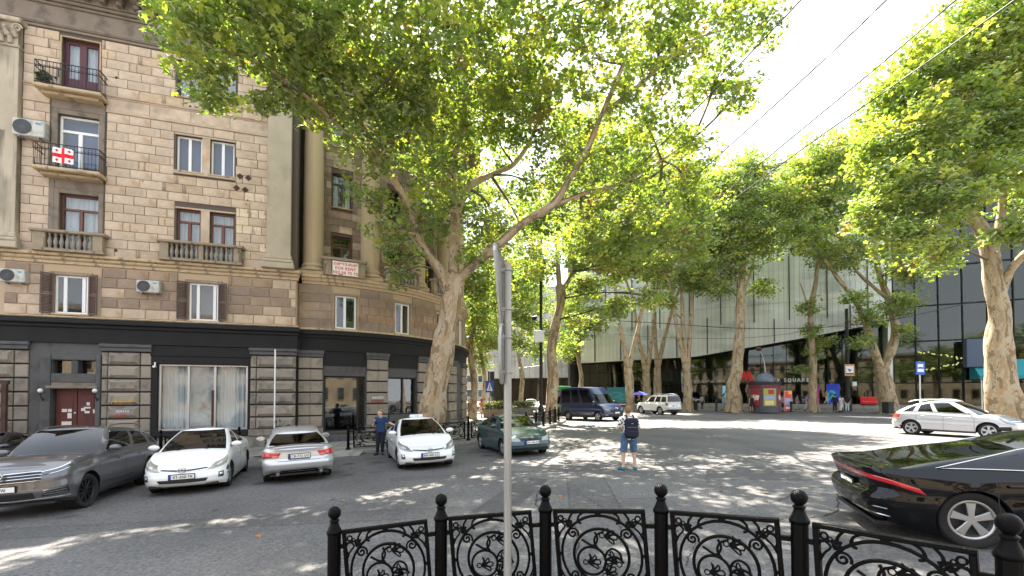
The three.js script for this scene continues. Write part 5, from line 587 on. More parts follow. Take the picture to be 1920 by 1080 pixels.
  // red letter M of the metro
  const mo = part('metro_letter', extrude([[-0.85, 0], [-0.45, 1.35], [-0.12, 1.35], [0, 0.85], [0.12, 1.35], [0.45, 1.35], [0.85, 0], [0.42, 0], [0.30, 0.55], [0.12, 0.1], [-0.12, 0.1], [-0.30, 0.55], [-0.42, 0]], 0.25, 0.02), M.red, mall); mo.position.set(-4.0, 3.75, gw + 0.6);
  part('entrance_canopy', hexa(flat, -11, 3.2, 3.36, 3.52, gw, gw + 0.7, 0.02), M.blackPaint, mall);
  // lit posters in the windows
  const poster = (w, h, draw, s, v, lit) => { const t = canvasTex(128, 192, draw); const o = part('window_poster', box(w, h, 0.05), mat({ map: t, roughness: 0.5, ...(lit ? { emissive: new THREE.Color(1, 1, 1), emissiveMap: t, emissiveIntensity: 0.05 } : {}) }), mall); o.position.set(s, v, gw + 0.14); const uv = o.geometry.attributes.uv, q = o.geometry.attributes.position; for (let i = 0; i < uv.count; i++) uv.setXY(i, q.getX(i) / w + 0.5, q.getY(i) / h + 0.5); };
  const grad = (a, b, c) => (g) => { const q = g.createLinearGradient(0, 0, 128, 192); q.addColorStop(0, a); q.addColorStop(1, b); g.fillStyle = q; g.fillRect(0, 0, 128, 192); g.fillStyle = c; for (let k = 0; k < 7; k++) { g.beginPath(); g.ellipse(50 + 34 * Math.sin(k * 2.3), 70 + 14 * k, 22 - k, 12 + k, k, 0, 7); g.fill(); } };
  poster(1.35, 2.5, grad('#1a2f9c', '#2a52c0', '#2a9c92'), 5.4, 2.05, 1); poster(0.9, 2.4, grad('#402070', '#c02468', '#20103c'), 3.55, 2.05, 1); poster(3.6, 2.2, grad('#2b7c90', '#3a8ca0', '#4a9cae'), -21, 2.0, 0); poster(1.1, 2.4, grad('#9adcf2', '#58b8e0', '#12222c'), -6.3, 2.0, 1);
}
{ // banner over the next shop front and a dark blue blade sign on the mall's right end
  const c = thing('shop_awning', 'turquoise awning at the far end of the mall front, behind the stout tree', 'awning', [...(() => { const [x, z] = mp(19.6, -4.9); return [x, 0.0, z]; })()], mallTurn); part('canopy', extrude([[0, 3.6], [2.4, 3.6], [2.4, 3.9], [0.2, 5.6], [0, 5.6]], 5, 0.02).rotateY(-Math.PI / 2).translate(2.5, 0, -2), mat({ color: lin(0.02, 0.22, 0.25), roughness: 0.7 }), c); part('frame', [box(0.08, 3.6, 0.08, -2.3, 1.8, 0.2), box(0.08, 3.6, 0.08, 2.3, 1.8, 0.2)], M.whitePaint, c);
  const [x, z] = mp(17.2, -5.9), b = thing('blade_sign', 'slate blue box sign standing out from the mall glass', 'sign', [x, 0, z], mallTurn); part('sign_box', rbox(1.5, 2.9, 1.0, 0.04, 0, 6.3, 0.0), mat({ color: lin(0.06, 0.09, 0.14), roughness: 0.5 }), b); part('bracket', [box(0.1, 0.1, 0.9, 0, 5.3, -0.9), box(0.1, 0.1, 0.9, 0, 7.3, -0.9)], M.ironMatt, b);
}
{ // pale block down the avenue and the house closing it
  const w = thing('white_block', 'white panelled block with a glazed base down the avenue', 'building', [6.2, 0, -84], -0.30), pm = [0.62, 0.58, 0.66].map((k) => mat({ map: rep(plasterMap, 0.1), color: lin(k * 0.96, k, k * 1.02), roughness: 0.6 })), r = rng(88); const core = part('wall', box(22, 17, 8, 0, 13.5, -4.2), M.darkPaint, w); for (let i = 0; i < 22; i++) for (let j = 0; j < 4; j++) part('wall_panel', hexa(flat, -11 + i, -10.05 + i, 5.1 + j * 4.2, 9.22 + j * 4.2, -0.25, 0), pm[Math.floor(r() * 3)], core); part('base_core', box(22, 5, 6, 0, 2.5, -5.2), M.room, w); for (let i = 0; i < 11; i++) part('pane', hexa(flat, -11 + i * 2, -9.1 + i * 2, 0.3, 4.9, -1.01, -1), M.mallGlass, w);
  const e = thing('street_end_house', 'far cream house closing the avenue behind the trees', 'building', [-7, 0, -128], 0.05), wl = part('wall', box(46, 17, 8, 0, 8.5, -4), mat({ map: rep(plasterMap, 0.1), color: lin(0.55, 0.47, 0.36) }), e); part('roof', box(47, 0.7, 9.4, 0, 17.35, -4), M.surround, e); for (let i = 0; i < 14; i++) for (let j = 0; j < 4; j++) { const g = group('window', e); part('frame', box(1.5, 2.2, 0.14, -20.5 + i * 3.1, 2.4 + j * 4, 0.06), M.whitePvc, g); part('pane', box(1.25, 1.95, 0.04, -20.5 + i * 3.1, 2.4 + j * 4, 0.15), M.darkGlass, g); }
}
{ // the houses behind the viewpoint: they light and mirror in the shop windows and car paint
  const h = thing('opposite_house', 'cream terrace with tall windows standing behind the viewpoint', 'building', [12, 0, 25], Math.PI), wm = mat({ map: rep(plasterMap, 0.1), color: lin(0.36, 0.29, 0.21) }); part('wall', box(104, 11.5, 8, 0, 5.75, -4), wm, h); part('cornice', box(105, 0.6, 9, 0, 11.8, -4), M.surround, h); for (let i = 0; i < 32; i++) for (let j = 0; j < 3; j++) { const g = group('window', h); part('frame', box(1.5, 2.2, 0.14, -48 + i * 3.1, 2.2 + j * 3.7, 0.06), wm, g); part('pane', box(1.25, 1.95, 0.04, -48 + i * 3.1, 2.2 + j * 3.7, 0.15), M.darkGlass, g); }
}
// ---------- vehicles ----------
const paint = (r, g, b, metal = 0) => phys({ color: lin(r, g, b), roughness: metal ? 0.34 : 0.42, metalness: metal, specularIntensity: metal ? 1 : 0.25, clearcoat: 1, clearcoatRoughness: 0.05 });
const CM = {
  glass: phys({ color: lin(0.26, 0.30, 0.29), roughness: 0.01, transmission: 1, thickness: 0, ior: 1.6 }), tint: phys({ color: lin(0.055, 0.06, 0.065), roughness: 0.01, transmission: 1, thickness: 0, ior: 1.6 }),
  lamp: phys({ color: lin(0.27, 0.28, 0.285), roughness: 0.12, clearcoat: 1, metalness: 0.35 }), lens: phys({ color: lin(0.75, 0.77, 0.78), roughness: 0.05, metalness: 0.6, clearcoat: 1 }), lampDark: phys({ color: lin(0.10, 0.105, 0.11), roughness: 0.12, clearcoat: 1, metalness: 0.4 }),
  tail: phys({ color: lin(0.50, 0.012, 0.015), roughness: 0.15, clearcoat: 1 }), amber: phys({ color: lin(0.65, 0.15, 0.02), roughness: 0.2, clearcoat: 1 }), black: mat({ color: lin(0.012, 0.012, 0.013), roughness: 0.45 }), trim: mat({ color: lin(0.035, 0.035, 0.037), roughness: 0.6 }), chrome: mat({ color: lin(0.62, 0.63, 0.64), roughness: 0.14, metalness: 1 }), rim: mat({ color: lin(0.50, 0.51, 0.52), roughness: 0.3, metalness: 0.85 }), rimDark: mat({ color: lin(0.028, 0.028, 0.03), roughness: 0.35, metalness: 0.6 }), seat: mat({ color: lin(0.045, 0.042, 0.04), roughness: 0.9 }), cabin: mat({ color: lin(0.022, 0.022, 0.023), roughness: 0.85 }),
};
const plateMats = new Map();
function plateMat(text) { if (!plateMats.has(text)) plateMats.set(text, mat({ roughness: 0.45, map: canvasTex(512, 112, (g, w, h) => { g.fillStyle = '#e4e4e0'; g.fillRect(0, 0, w, h); g.strokeStyle = '#222'; g.lineWidth = 7; g.strokeRect(3, 3, w - 6, h - 6); g.fillStyle = '#2a3f9c'; g.fillRect(6, 6, 44, h - 12); g.fillStyle = '#161616'; g.font = 'bold 84px sans-serif'; g.textAlign = 'center'; g.fillText(text, 276, 88); }) })); return plateMats.get(text); }
const wheelCache = new Map();
function wheelGeos(r, w, style) {
  const key = r + style; if (wheelCache.has(key)) return wheelCache.get(key);
  const ri = r * (style === 'ten' ? 0.72 : style === 'five' ? 0.72 : 0.66), tyre = new THREE.LatheGeometry([[ri, -w / 2 + 0.01], [r * 0.93, -w / 2], [r * 0.985, -w * 0.42], [r, -w * 0.25], [r, w * 0.25], [r * 0.985, w * 0.42], [r * 0.93, w / 2], [ri, w / 2 - 0.01], [ri - 0.02, w * 0.2], [ri - 0.02, -w * 0.3]].map(([a, b]) => new THREE.Vector2(a, b)), 34).rotateX(Math.PI / 2);
  const parts = [new THREE.LatheGeometry([[ri - 0.004, w * 0.36], [ri - 0.03, w * 0.40], [ri - 0.045, w * 0.30], [ri - 0.05, -w * 0.3]].map(([a, b]) => new THREE.Vector2(a, b)), 34).rotateX(Math.PI / 2), cyl(0.055, 0.05, 0.03, 0, 0, w * 0.30, 14, 'z')], n = style === 'ten' ? 10 : style === 'cover' ? 7 : 5;
  for (let k = 0; k < n; k++) { const a = k / n * 2 * Math.PI, l = ri - 0.05, wd = style === 'five' ? 0.30 * ri : style === 'cover' ? 0.36 * ri : 0.15 * ri; const s = extrude([[-wd * 0.32, 0.03], [wd * 0.32, 0.03], [wd * 0.42, l * 0.55], [wd * 0.62, l], [-wd * 0.62, l], [-wd * 0.42, l * 0.55]], 0.025, 0.006).translate(0, 0, w * 0.24).rotateZ(a); parts.push(s); }
  const back = new THREE.CircleGeometry(ri - 0.03, 24).translate(0, 0, w * 0.02); const out = { tyre, rim: merge(parts), back }; wheelCache.set(key, out); return out;
}
const pw = (tab) => (x) => { if (x <= tab[0][0]) return tab[0][1]; for (let i = 1; i < tab.length; i++) if (x <= tab[i][0]) { const k = (x - tab[i - 1][0]) / (tab[i][0] - tab[i - 1][0]); return lerp(tab[i - 1][1], tab[i][1], k * k * (3 - 2 * k) * 0.5 + k * 0.5); } return tab[tab.length - 1][1]; };
function grid(rows) { // rows: arrays of [x,y,z]; smooth-shaded sheet
  const n = rows.length, m = rows[0].length, p = [], idx = []; rows.forEach((r) => r.forEach((q) => p.push(q[0], q[1], q[2]))); for (let i = 1; i < n; i++) for (let j = 1; j < m; j++) { const a = (i - 1) * m + j - 1, b = a + 1, c = a + m, d = c + 1; idx.push(a, b, d, a, d, c); } const g = new THREE.BufferGeometry(); g.setAttribute('position', new THREE.Float32BufferAttribute(p, 3)); g.setIndex(idx); g.computeVertexNormals(); return g;
}
function subGrid(p, m, faces) { const g = new THREE.BufferGeometry(), map = new Map(), q = [], idx = []; const v = (i) => { if (!map.has(i)) { map.set(i, map.size); q.push(...p[i]); } return map.get(i); }; for (const [a, b, c, d] of faces) { idx.push(v(a), v(b), v(c), v(a), v(c), v(d)); } g.setAttribute('position', new THREE.Float32BufferAttribute(q, 3)); g.setIndex(idx); g.computeVertexNormals(); return g; }

function makeCar(name, label, category, x, z, dir, S, grp) {
  const car = thing(name, label, category, [x, gY(x), z], Math.atan2(-dir[1], dir[0]), grp); car.rotation.order = 'ZYX'; car.rotation.z = x < 9 ? 0.03 : 0; if (S.scale) car.scale.setScalar(S.scale);
  const L = S.L, W = S.W / 2, xf = L / 2, xr = -L / 2, fx = xf - S.fo, rx = fx - S.wb, r = S.wheel, deck = pw(S.deck.map(([a, b]) => [a, b]).sort((a, b) => a[0] - b[0])), rc = S.corner ?? 0.34, NT = S.nt ?? 18;
  const yb = pw([[xr, S.clear + 0.12], [xr + 0.5, S.clear], [xf - 0.5, S.clear], [xf, S.clear + 0.06]]);
  // half plan outline, front centre round to rear centre
  const out = [], bowF = S.bowF ?? 0.10, bowR = S.bowR ?? 0.07; const nf = 9, nc = 8, ns = Math.round((L - 2 * rc) / 0.065);
  for (let i = 0; i < nf; i++) { const zz = (W - rc) * i / nf; out.push([xf - bowF * (zz / W) ** 2, zz]); }
  for (let i = 0; i <= nc; i++) { const a = i / nc * Math.PI / 2; out.push([xf - bowF * ((W - rc) / W) ** 2 - rc * 1.25 * (1 - Math.cos(a)), W - rc + rc * Math.sin(a)]); }
  const sa = out[out.length - 1][0], sb = xr + bowR + rc * 1.25; for (let i = 1; i < ns; i++) out.push([lerp(sa, sb, i / ns), W]);
  for (let i = 0; i <= nc; i++) { const a = (1 - i / nc) * Math.PI / 2; out.push([xr + bowR * ((W - rc) / W) ** 2 + rc * 1.25 * (1 - Math.cos(a)), W - rc + rc * Math.sin(a)]); }
  for (let i = nf - 1; i >= 0; i--) { const zz = (W - rc) * i / nf; out.push([xr + bowR * (zz / W) ** 2, zz]); }
  const wf = pw(S.side ?? [[0, 0.945], [0.12, 0.975], [0.45, 1], [0.62, 0.985], [0.7, 1.0], [0.9, 0.975], [1, 0.925]]), pf = pw(S.nose ?? [[0, -0.10], [0.15, -0.01], [0.4, 0], [0.6, -0.03], [0.85, -0.10], [1, -0.22]]), pr = pw(S.tailp ?? [[0, -0.12], [0.2, -0.01], [0.45, 0], [0.6, -0.05], [0.85, -0.08], [1, -0.16]]);
  const pt = ([px, pz], t, sgn) => { const kf = sstep(px, xf - 0.9, xf - 0.1), kr = sstep(-px, -xr - 0.9, -xr - 0.1), xx = px + kf * pf(t) - kr * pr(t); const flare = S.flare ? S.flare * (Math.exp(-(((px - fx) / 0.42) ** 2)) + Math.exp(-(((px - rx) / 0.42) ** 2))) * Math.sin(Math.min(1, t * 1.15) * Math.PI) * (pz / W) ** 4 : 0; return [xx, lerp(yb(px), deck(px), t) , sgn * (pz * wf(t) + flare)]; };
  const NO = out.length, P = [], Ra = r + (S.archGap ?? 0.055), body = [];
  for (const sgn of [1, -1]) for (let i = 0; i <= NT; i++) for (let k = 0; k < NO; k++) {
    const q = pt(out[k], i / NT, sgn); if (out[k][1] > W * 0.8) for (const cx of [fx, rx]) { const dx = q[0] - cx, dy = q[1] - r, d = Math.hypot(dx, dy); if (Math.abs(d - Ra) < 0.036 && d > 0.01) { q[0] = cx + dx / d * Ra; q[1] = r + dy / d * Ra; } } P.push(q);
  }
  const cut = (f) => { const c = [0, 1, 2].map((k) => (f[0][k] + f[1][k] + f[2][k] + f[3][k]) / 4); return Math.abs(c[2]) > W * 0.62 && (Math.hypot(c[0] - fx, c[1] - r) < Ra || Math.hypot(c[0] - rx, c[1] - r) < Ra); }, cladF = [];
  for (let s = 0; s < 2; s++) for (let i = 0; i < NT; i++) for (let k = 0; k < NO - 1; k++) { const o = s * (NT + 1) * NO, a = o + i * NO + k, b = a + 1, c = a + NO + 1, d = a + NO; if (cut([P[a], P[b], P[c], P[d]])) continue; const f = s ? [a, b, c, d] : [b, a, d, c]; (S.cladding && i < S.cladding ? cladF : body).push(f); }
  const bodyMesh = part('body', subGrid(P, NO, body), S.paint, car); if (cladF.length) part('sill_cladding', subGrid(P, NO, cladF), CM.trim, car);
  // bonnet, boot lid and the shelf under the glass
  const A = S.A, B = S.B, C = S.C, D = S.D, hoodRows = [], bootRows = [], inRows = [];
  for (let k = 0; k < NO; k++) { const row = []; for (let j = 0; j <= 12; j++) { const e = pt(out[k], 1, 1), zz = e[2] * (1 - j / 6); row.push([e[0], deck(out[k][0]) + (S.crown ?? 0.05) * (1 - (1 - j / 6) ** 2) * (out[k][1] / W), zz]); } const px = out[k][0]; if (px >= A - 0.12) hoodRows.push(row); if (px <= A + 0.1 && px >= D - 0.1) inRows.push(row); if (px <= D + 0.1) bootRows.push(row); }
  const hood = part('bonnet', grid(hoodRows), S.paint, car); if (bootRows.length > 1) part('boot_lid', grid(bootRows), S.paint, car); if (inRows.length > 1) part('cabin_shelf', grid(inRows).translate(0, -0.03, 0), CM.cabin, car);
  part('underbody', [box(L * 0.94, 0.05, S.W * 0.80, 0, S.clear + 0.06, 0), box(S.wb - 2 * Ra - 0.05, 0.22, S.W * 0.88, (fx + rx) / 2, S.clear + 0.16, 0)], CM.black, car);
  // greenhouse
  const wB = (pt([0, W], 1, 1)[2]) * (S.inset ?? 0.985), wR = S.roofW / 2, H = S.H, bw = S.wsBow ?? 0.16, ring = (a, d, w, bF, bR) => { const o = []; for (let i = 0; i <= 8; i++) { const k = i / 8 * 0.9; o.push([a - bF * k * k, w * k, 'f']); } o.push([a - bF * 0.90 - 0.02, w * 0.965, 'p']); for (const f of S.fr) o.push([lerp(a - bF - 0.06, d + bR + 0.05, f), w, 's']); o.push([d + bR * 0.9 + 0.015, w * 0.965, 'p']); for (let i = 8; i >= 0; i--) { const k = i / 8 * 0.9; o.push([d + bR * k * k, w * k, 'r']); } return o; };
  const base = ring(A, D, wB, bw, 0.08), roof = ring(B, C, wR, bw * 0.7, 0.05), Q = [], NQ = S.nq ?? 7, NB = base.length; const roofY = (xx) => H - S.roofDrop * ((xx - S.roofPeak) / ((B - C) / 2)) ** 2;
  for (const sgn of [1, -1]) for (let i = 0; i <= NQ; i++) for (let k = 0; k < NB; k++) { const q = i / NQ, b = base[k], t = roof[k], bulge = 0.05 * Math.sin(q * Math.PI), ry = roofY(t[0]) - (S.roofCrown ?? 0.05), by = deck(b[0]) - 0.03; const side = Math.abs(b[1]) / wB; Q.push([lerp(b[0], t[0], q) + bulge * (b[2] === 'f' ? 0.8 : b[2] === 'r' ? -0.5 : 0), lerp(by, ry, q) + (b[2] !== 's' ? bulge * 0.4 : 0), sgn * (lerp(b[1], t[1], q) + bulge * side * 0.7)]); }
  const pil = [], ws = [], rw = [], sw = S.sideWin.map(() => [[], []]), f0 = 10; // ring index of the first side fraction
  for (let s = 0; s < 2; s++) for (let i = 0; i < NQ; i++) for (let k = 0; k < NB - 1; k++) {
    const o = s * (NQ + 1) * NB, a = o + i * NB + k, b = a + 1, c = a + NB + 1, d = a + NB, f = s ? [a, b, c, d] : [b, a, d, c]; let to = pil;
    if (k < 8 && i < NQ - (S.wsTop ?? 0) ) to = ws; else if (k >= NB - 9 && i >= (S.rwLo ?? 1) && i < NQ - (S.rwTop ?? 0) && !S.noRear) to = rw; else if (k >= f0) { const e = k - f0; S.sideWin.forEach(([p, q], n) => { if (e >= p && e < q && i >= 1 && i < NQ - 1) to = sw[n][s]; }); } to.push(f);
  }
  const cab = part('pillars', subGrid(Q, NB, pil), S.pillarPaint ?? S.paint, car), ro = [[], []].map(() => []); const roofRows = []; for (let k = 0; k < NB; k++) { const row = []; for (let j = 0; j <= 10; j++) { const e = Q[NQ * NB + k], u = 1 - j / 5; row.push([e[0], e[1] + (S.roofCrown ?? 0.05) * (1 - u * u) * Math.min(1, roof[k][1] / wR * 1.2), e[2] * u]); } roofRows.push(row); }
  const roofMesh = part('roof', grid(roofRows), S.roofPaint ?? S.paint, car); part('windscreen', subGrid(Q, NB, ws), S.wsGlass ?? CM.glass, car); if (rw.length) part('rear_window', subGrid(Q, NB, rw), S.rearGlass ?? CM.tint, car); sw.forEach(([l, rg], n) => { for (const f of [l, rg]) if (f.length) part('side_window', subGrid(Q, NB, f), n === 0 ? (S.sideGlass ?? CM.glass) : (S.rearGlass ?? CM.tint), car); });
  // window trim line
  if (S.chrome) for (const sgn of [0, 1]) { const o = sgn * (NQ + 1) * NB, pts = []; const e0 = f0 + S.sideWin[0][0], e1 = f0 + S.sideWin[S.sideWin.length - 1][1], row = (i, k) => { const q = Q[o + i * NB + k]; return [q[0], q[1], q[2] + (q[2] > 0 ? 0.008 : -0.008)]; }; for (let k = e0; k <= e1; k++) pts.push(row(1, k)); for (let i = 2; i <= NQ - 1; i++) pts.push(row(i, e1)); for (let k = e1 - 1; k >= e0; k--) pts.push(row(NQ - 1, k)); part('window_trim', tube(pts, 0.010, 0.010, 5), CM.chrome, car); }
  // interior
  const inn = group('interior', car), hB = deck((A + D) / 2); for (const [ix, iz] of [[(B + C) / 2 + 0.12, 0.36], [(B + C) / 2 + 0.12, -0.36], [Math.max(C + 0.28, (B + C) / 2 - 0.8), 0.36], [Math.max(C + 0.28, (B + C) / 2 - 0.8), -0.36]]) { const room = roofY(ix) - hB - 0.17; part('seat', [rbox(0.16, room * 0.62, 0.46, 0.05, ix - 0.05, hB + room * 0.25, iz), rbox(0.09, 0.15, 0.26, 0.03, ix - 0.08, hB + room * 0.72, iz)], CM.seat, inn); } part('dashboard', rbox(0.36, 0.12, W * 1.5, 0.04, A - 0.42, deck(A) - 0.0, 0), CM.cabin, inn); part('steering_wheel', new THREE.TorusGeometry(0.17, 0.018, 6, 18).rotateY(Math.PI / 2).rotateZ(0.4).translate((A + D) / 2 + 0.62, hB + 0.02, -0.36), CM.cabin, inn);
  // patches on the body skin: metres from the front (+) or rear (-) centre along the outline, and t up the side
  const lenT = [0]; for (let k = 1; k < NO; k++) lenT.push(lenT[k - 1] + Math.hypot(out[k][0] - out[k - 1][0], out[k][1] - out[k - 1][1])); const tot = lenT[NO - 1];
  const at = (m, t, sgn, off) => { let sg = sgn; if (m < 0 && m > -0.0001) m = 0; const f = (mm) => { let l = mm; if (l < 0) { l = -l; } l = clamp(l, 0, tot - 1e-4); let k = 1; while (lenT[k] < l) k++; const u = (l - lenT[k - 1]) / (lenT[k] - lenT[k - 1]); return pt([lerp(out[k - 1][0], out[k][0], u), lerp(out[k - 1][1], out[k][1], u)], t, mm < 0 ? -sg : sg); }; const a = f(m), b = f(m + 0.02), c = (() => { const t2 = t + 0.02; const l = clamp(Math.abs(m), 0, tot - 1e-4); let k = 1; while (lenT[k] < l) k++; const u = (l - lenT[k - 1]) / (lenT[k] - lenT[k - 1]); return pt([lerp(out[k - 1][0], out[k][0], u), lerp(out[k - 1][1], out[k][1], u)], t2, m < 0 ? -sg : sg); })(); const n = V3(b[0] - a[0], b[1] - a[1], b[2] - a[2]).cross(V3(c[0] - a[0], c[1] - a[1], c[2] - a[2])).normalize(); const inw = V3(a[0] * 0.3, 0, a[2]); if (n.dot(inw) < 0) n.negate(); return [a[0] + n.x * off, a[1] + n.y * off, a[2] + n.z * off]; };
  const patch = (nm, corners, sgn, m, off = 0.006, rear = false, n = 9) => { const rows = []; const cv = ([a, t]) => [rear ? tot - a : a, t], c = corners.map(cv); for (let i = 0; i <= n; i++) { const row = []; for (let j = 0; j <= n; j++) { const u = i / n, v = j / n, mm = lerp(lerp(c[0][0], c[1][0], u), lerp(c[3][0], c[2][0], u), v), tt = lerp(lerp(c[0][1], c[1][1], u), lerp(c[3][1], c[2][1], u), v), edge = Math.min(u, 1 - u, v, 1 - v); row.push(at(mm, tt, sgn, off * Math.min(1, edge * n) + 0.002)); } rows.push(row); } const g = grid(rows); const q = g.index.array; { const pa = g.attributes.position, ix = V3().fromBufferAttribute(pa, q[0]), iy = V3().fromBufferAttribute(pa, q[1]), iz = V3().fromBufferAttribute(pa, q[2]), nn = iy.sub(ix).cross(iz.sub(ix)); if (nn.dot(V3(ix.x * 0.3, 0, ix.z)) < 0) { for (let k = 0; k < q.length; k += 3) { const t = q[k]; q[k] = q[k + 1]; q[k + 1] = t; } g.computeVertexNormals(); } } return part(nm, g, m, car); };
  const strip2 = (nm, list, m, off = 0.006) => { for (const [c, rear] of list) { patch(nm, c, 1, m, off, rear); patch(nm, c, -1, m, off, rear); } };
  S.detail?.({ car, patch, strip2, at, W, deck, out, tot, part, xf, xr, fx, rx, H, wB, wR, roofY, bodyMesh, hood, roofMesh });
  // door shuts, handles, mirrors
  const mAt = (xx) => { let k = 0; while (k < NO - 1 && out[k][0] > xx) k++; return lenT[k]; };
  for (const dx of S.doors) for (const s of [1, -1]) { const m = mAt(dx); patch('door_gap', [[m - 0.005, 0.10], [m + 0.005, 0.10], [m + 0.005, 0.97], [m - 0.005, 0.97]], s, CM.black, 0.0015, false, 7); }
  for (const dx of S.handles ?? []) for (const s of [1, -1]) { const q = at(mAt(dx), 0.80, s, 0.022); part('door_handle', rbox(0.17, 0.032, 0.03, 0.01, ...q), S.handleMat ?? S.paint, car); }
  for (const s of [1, -1]) { const mx = A - 0.42 - (S.mirrorBack ?? 0), my = deck(A - 0.4) + 0.10, mz = s * (wB + 0.13); const mr = part('mirror', new THREE.SphereGeometry(1, 14, 10).scale(0.085, S.mirrorH ?? 0.075, 0.125).translate(mx, my, mz), S.mirrorPaint ?? S.paint, car); part('mirror_glass', new THREE.CircleGeometry(1, 14).scale(0.10, 0.058, 1).rotateY(-Math.PI / 2).translate(mx - 0.086, my, mz), CM.chrome, mr); part('mirror_arm', tube([[mx + 0.02, my - 0.05, s * (wB - 0.01)], [mx, my - 0.03, mz - s * 0.06]], 0.02, 0.02, 6), CM.trim, mr); }
  // wheels and arch liners
  const wg = wheelGeos(r, S.tyreW ?? 0.21, S.rim ?? 'five');
  for (const wx of [fx, rx]) for (const s of [1, -1]) {
    const g = group('wheel', car); g.position.set(wx, r, s * (W - (S.tyreW ?? 0.21) / 2 - 0.025)); g.rotation.y = s > 0 ? 0 : Math.PI; if (wx === fx && S.steer) g.rotation.y += S.steer; part('tyre', wg.tyre, M.rubber, g); part('rim', wg.rim, S.rimMat ?? CM.rim, g); part('brake_disc', wg.back, CM.trim, g);
    const li = []; for (let i = 0; i <= 14; i++) { const a = Math.PI * i / 14; li.push([[wx + Math.cos(a) * (Ra + 0.004), r + Math.sin(a) * (Ra + 0.004), s * W * 0.985], [wx + Math.cos(a) * Ra, r + Math.sin(a) * Ra, s * W * 0.5]]); } part('arch_liner', [grid(li), new THREE.CircleGeometry(Ra, 20, 0, Math.PI).translate(wx, r, s * W * 0.5)], CM.black, car);
    if (S.archTrim) { const ap = []; for (let i = 0; i <= 20; i++) { const a = Math.PI * (-0.08 + 1.16 * i / 20), xx = wx + Math.cos(a) * (Ra + 0.02), yy = r + Math.sin(a) * (Ra + 0.02), t = clamp((yy - yb(xx)) / (deck(xx) - yb(xx)), 0, 1), z = pt([xx, W], t, s)[2]; ap.push([xx, yy, z + s * 0.002]); } part('arch_trim', tube(ap, 0.035, 0.035, 6), CM.trim, car); }
  }
  return car;
}
function plateOn(car, text, x, y, z, front = true, w = 0.52) { const g = box(0.012, 0.115, w), uv = g.attributes.uv, q = g.attributes.position; for (let i = 0; i < uv.count; i++) uv.setXY(i, (front ? -1 : 1) * q.getZ(i) / w + 0.5, q.getY(i) / 0.115 + 0.5); const o = part('number_plate', g, plateMat(text), car); o.position.set(x, y, z); part('plate_holder', box(0.01, 0.135, w + 0.02, front ? -0.011 : 0.011, 0, 0), CM.black, o); return o; }
function oval(car, x, y, z, ry, rz, m = CM.chrome, tilt = 0) { const o = part('emblem', merge([new THREE.TorusGeometry(1, 0.16, 6, 22).scale(rz, ry, 0.02 / 0.16), new THREE.TorusGeometry(0.45, 0.13, 6, 16).scale(rz, ry * 1.1, 0.1), box(rz * 1.4, ry * 0.25, 0.012, 0, ry * 0.3, 0)]), m, car); o.rotation.set(0, Math.PI / 2, 0); o.position.set(x, y, z); return o; }

const fracs = (n) => Array.from({ length: n }, (_, i) => i / (n - 1));
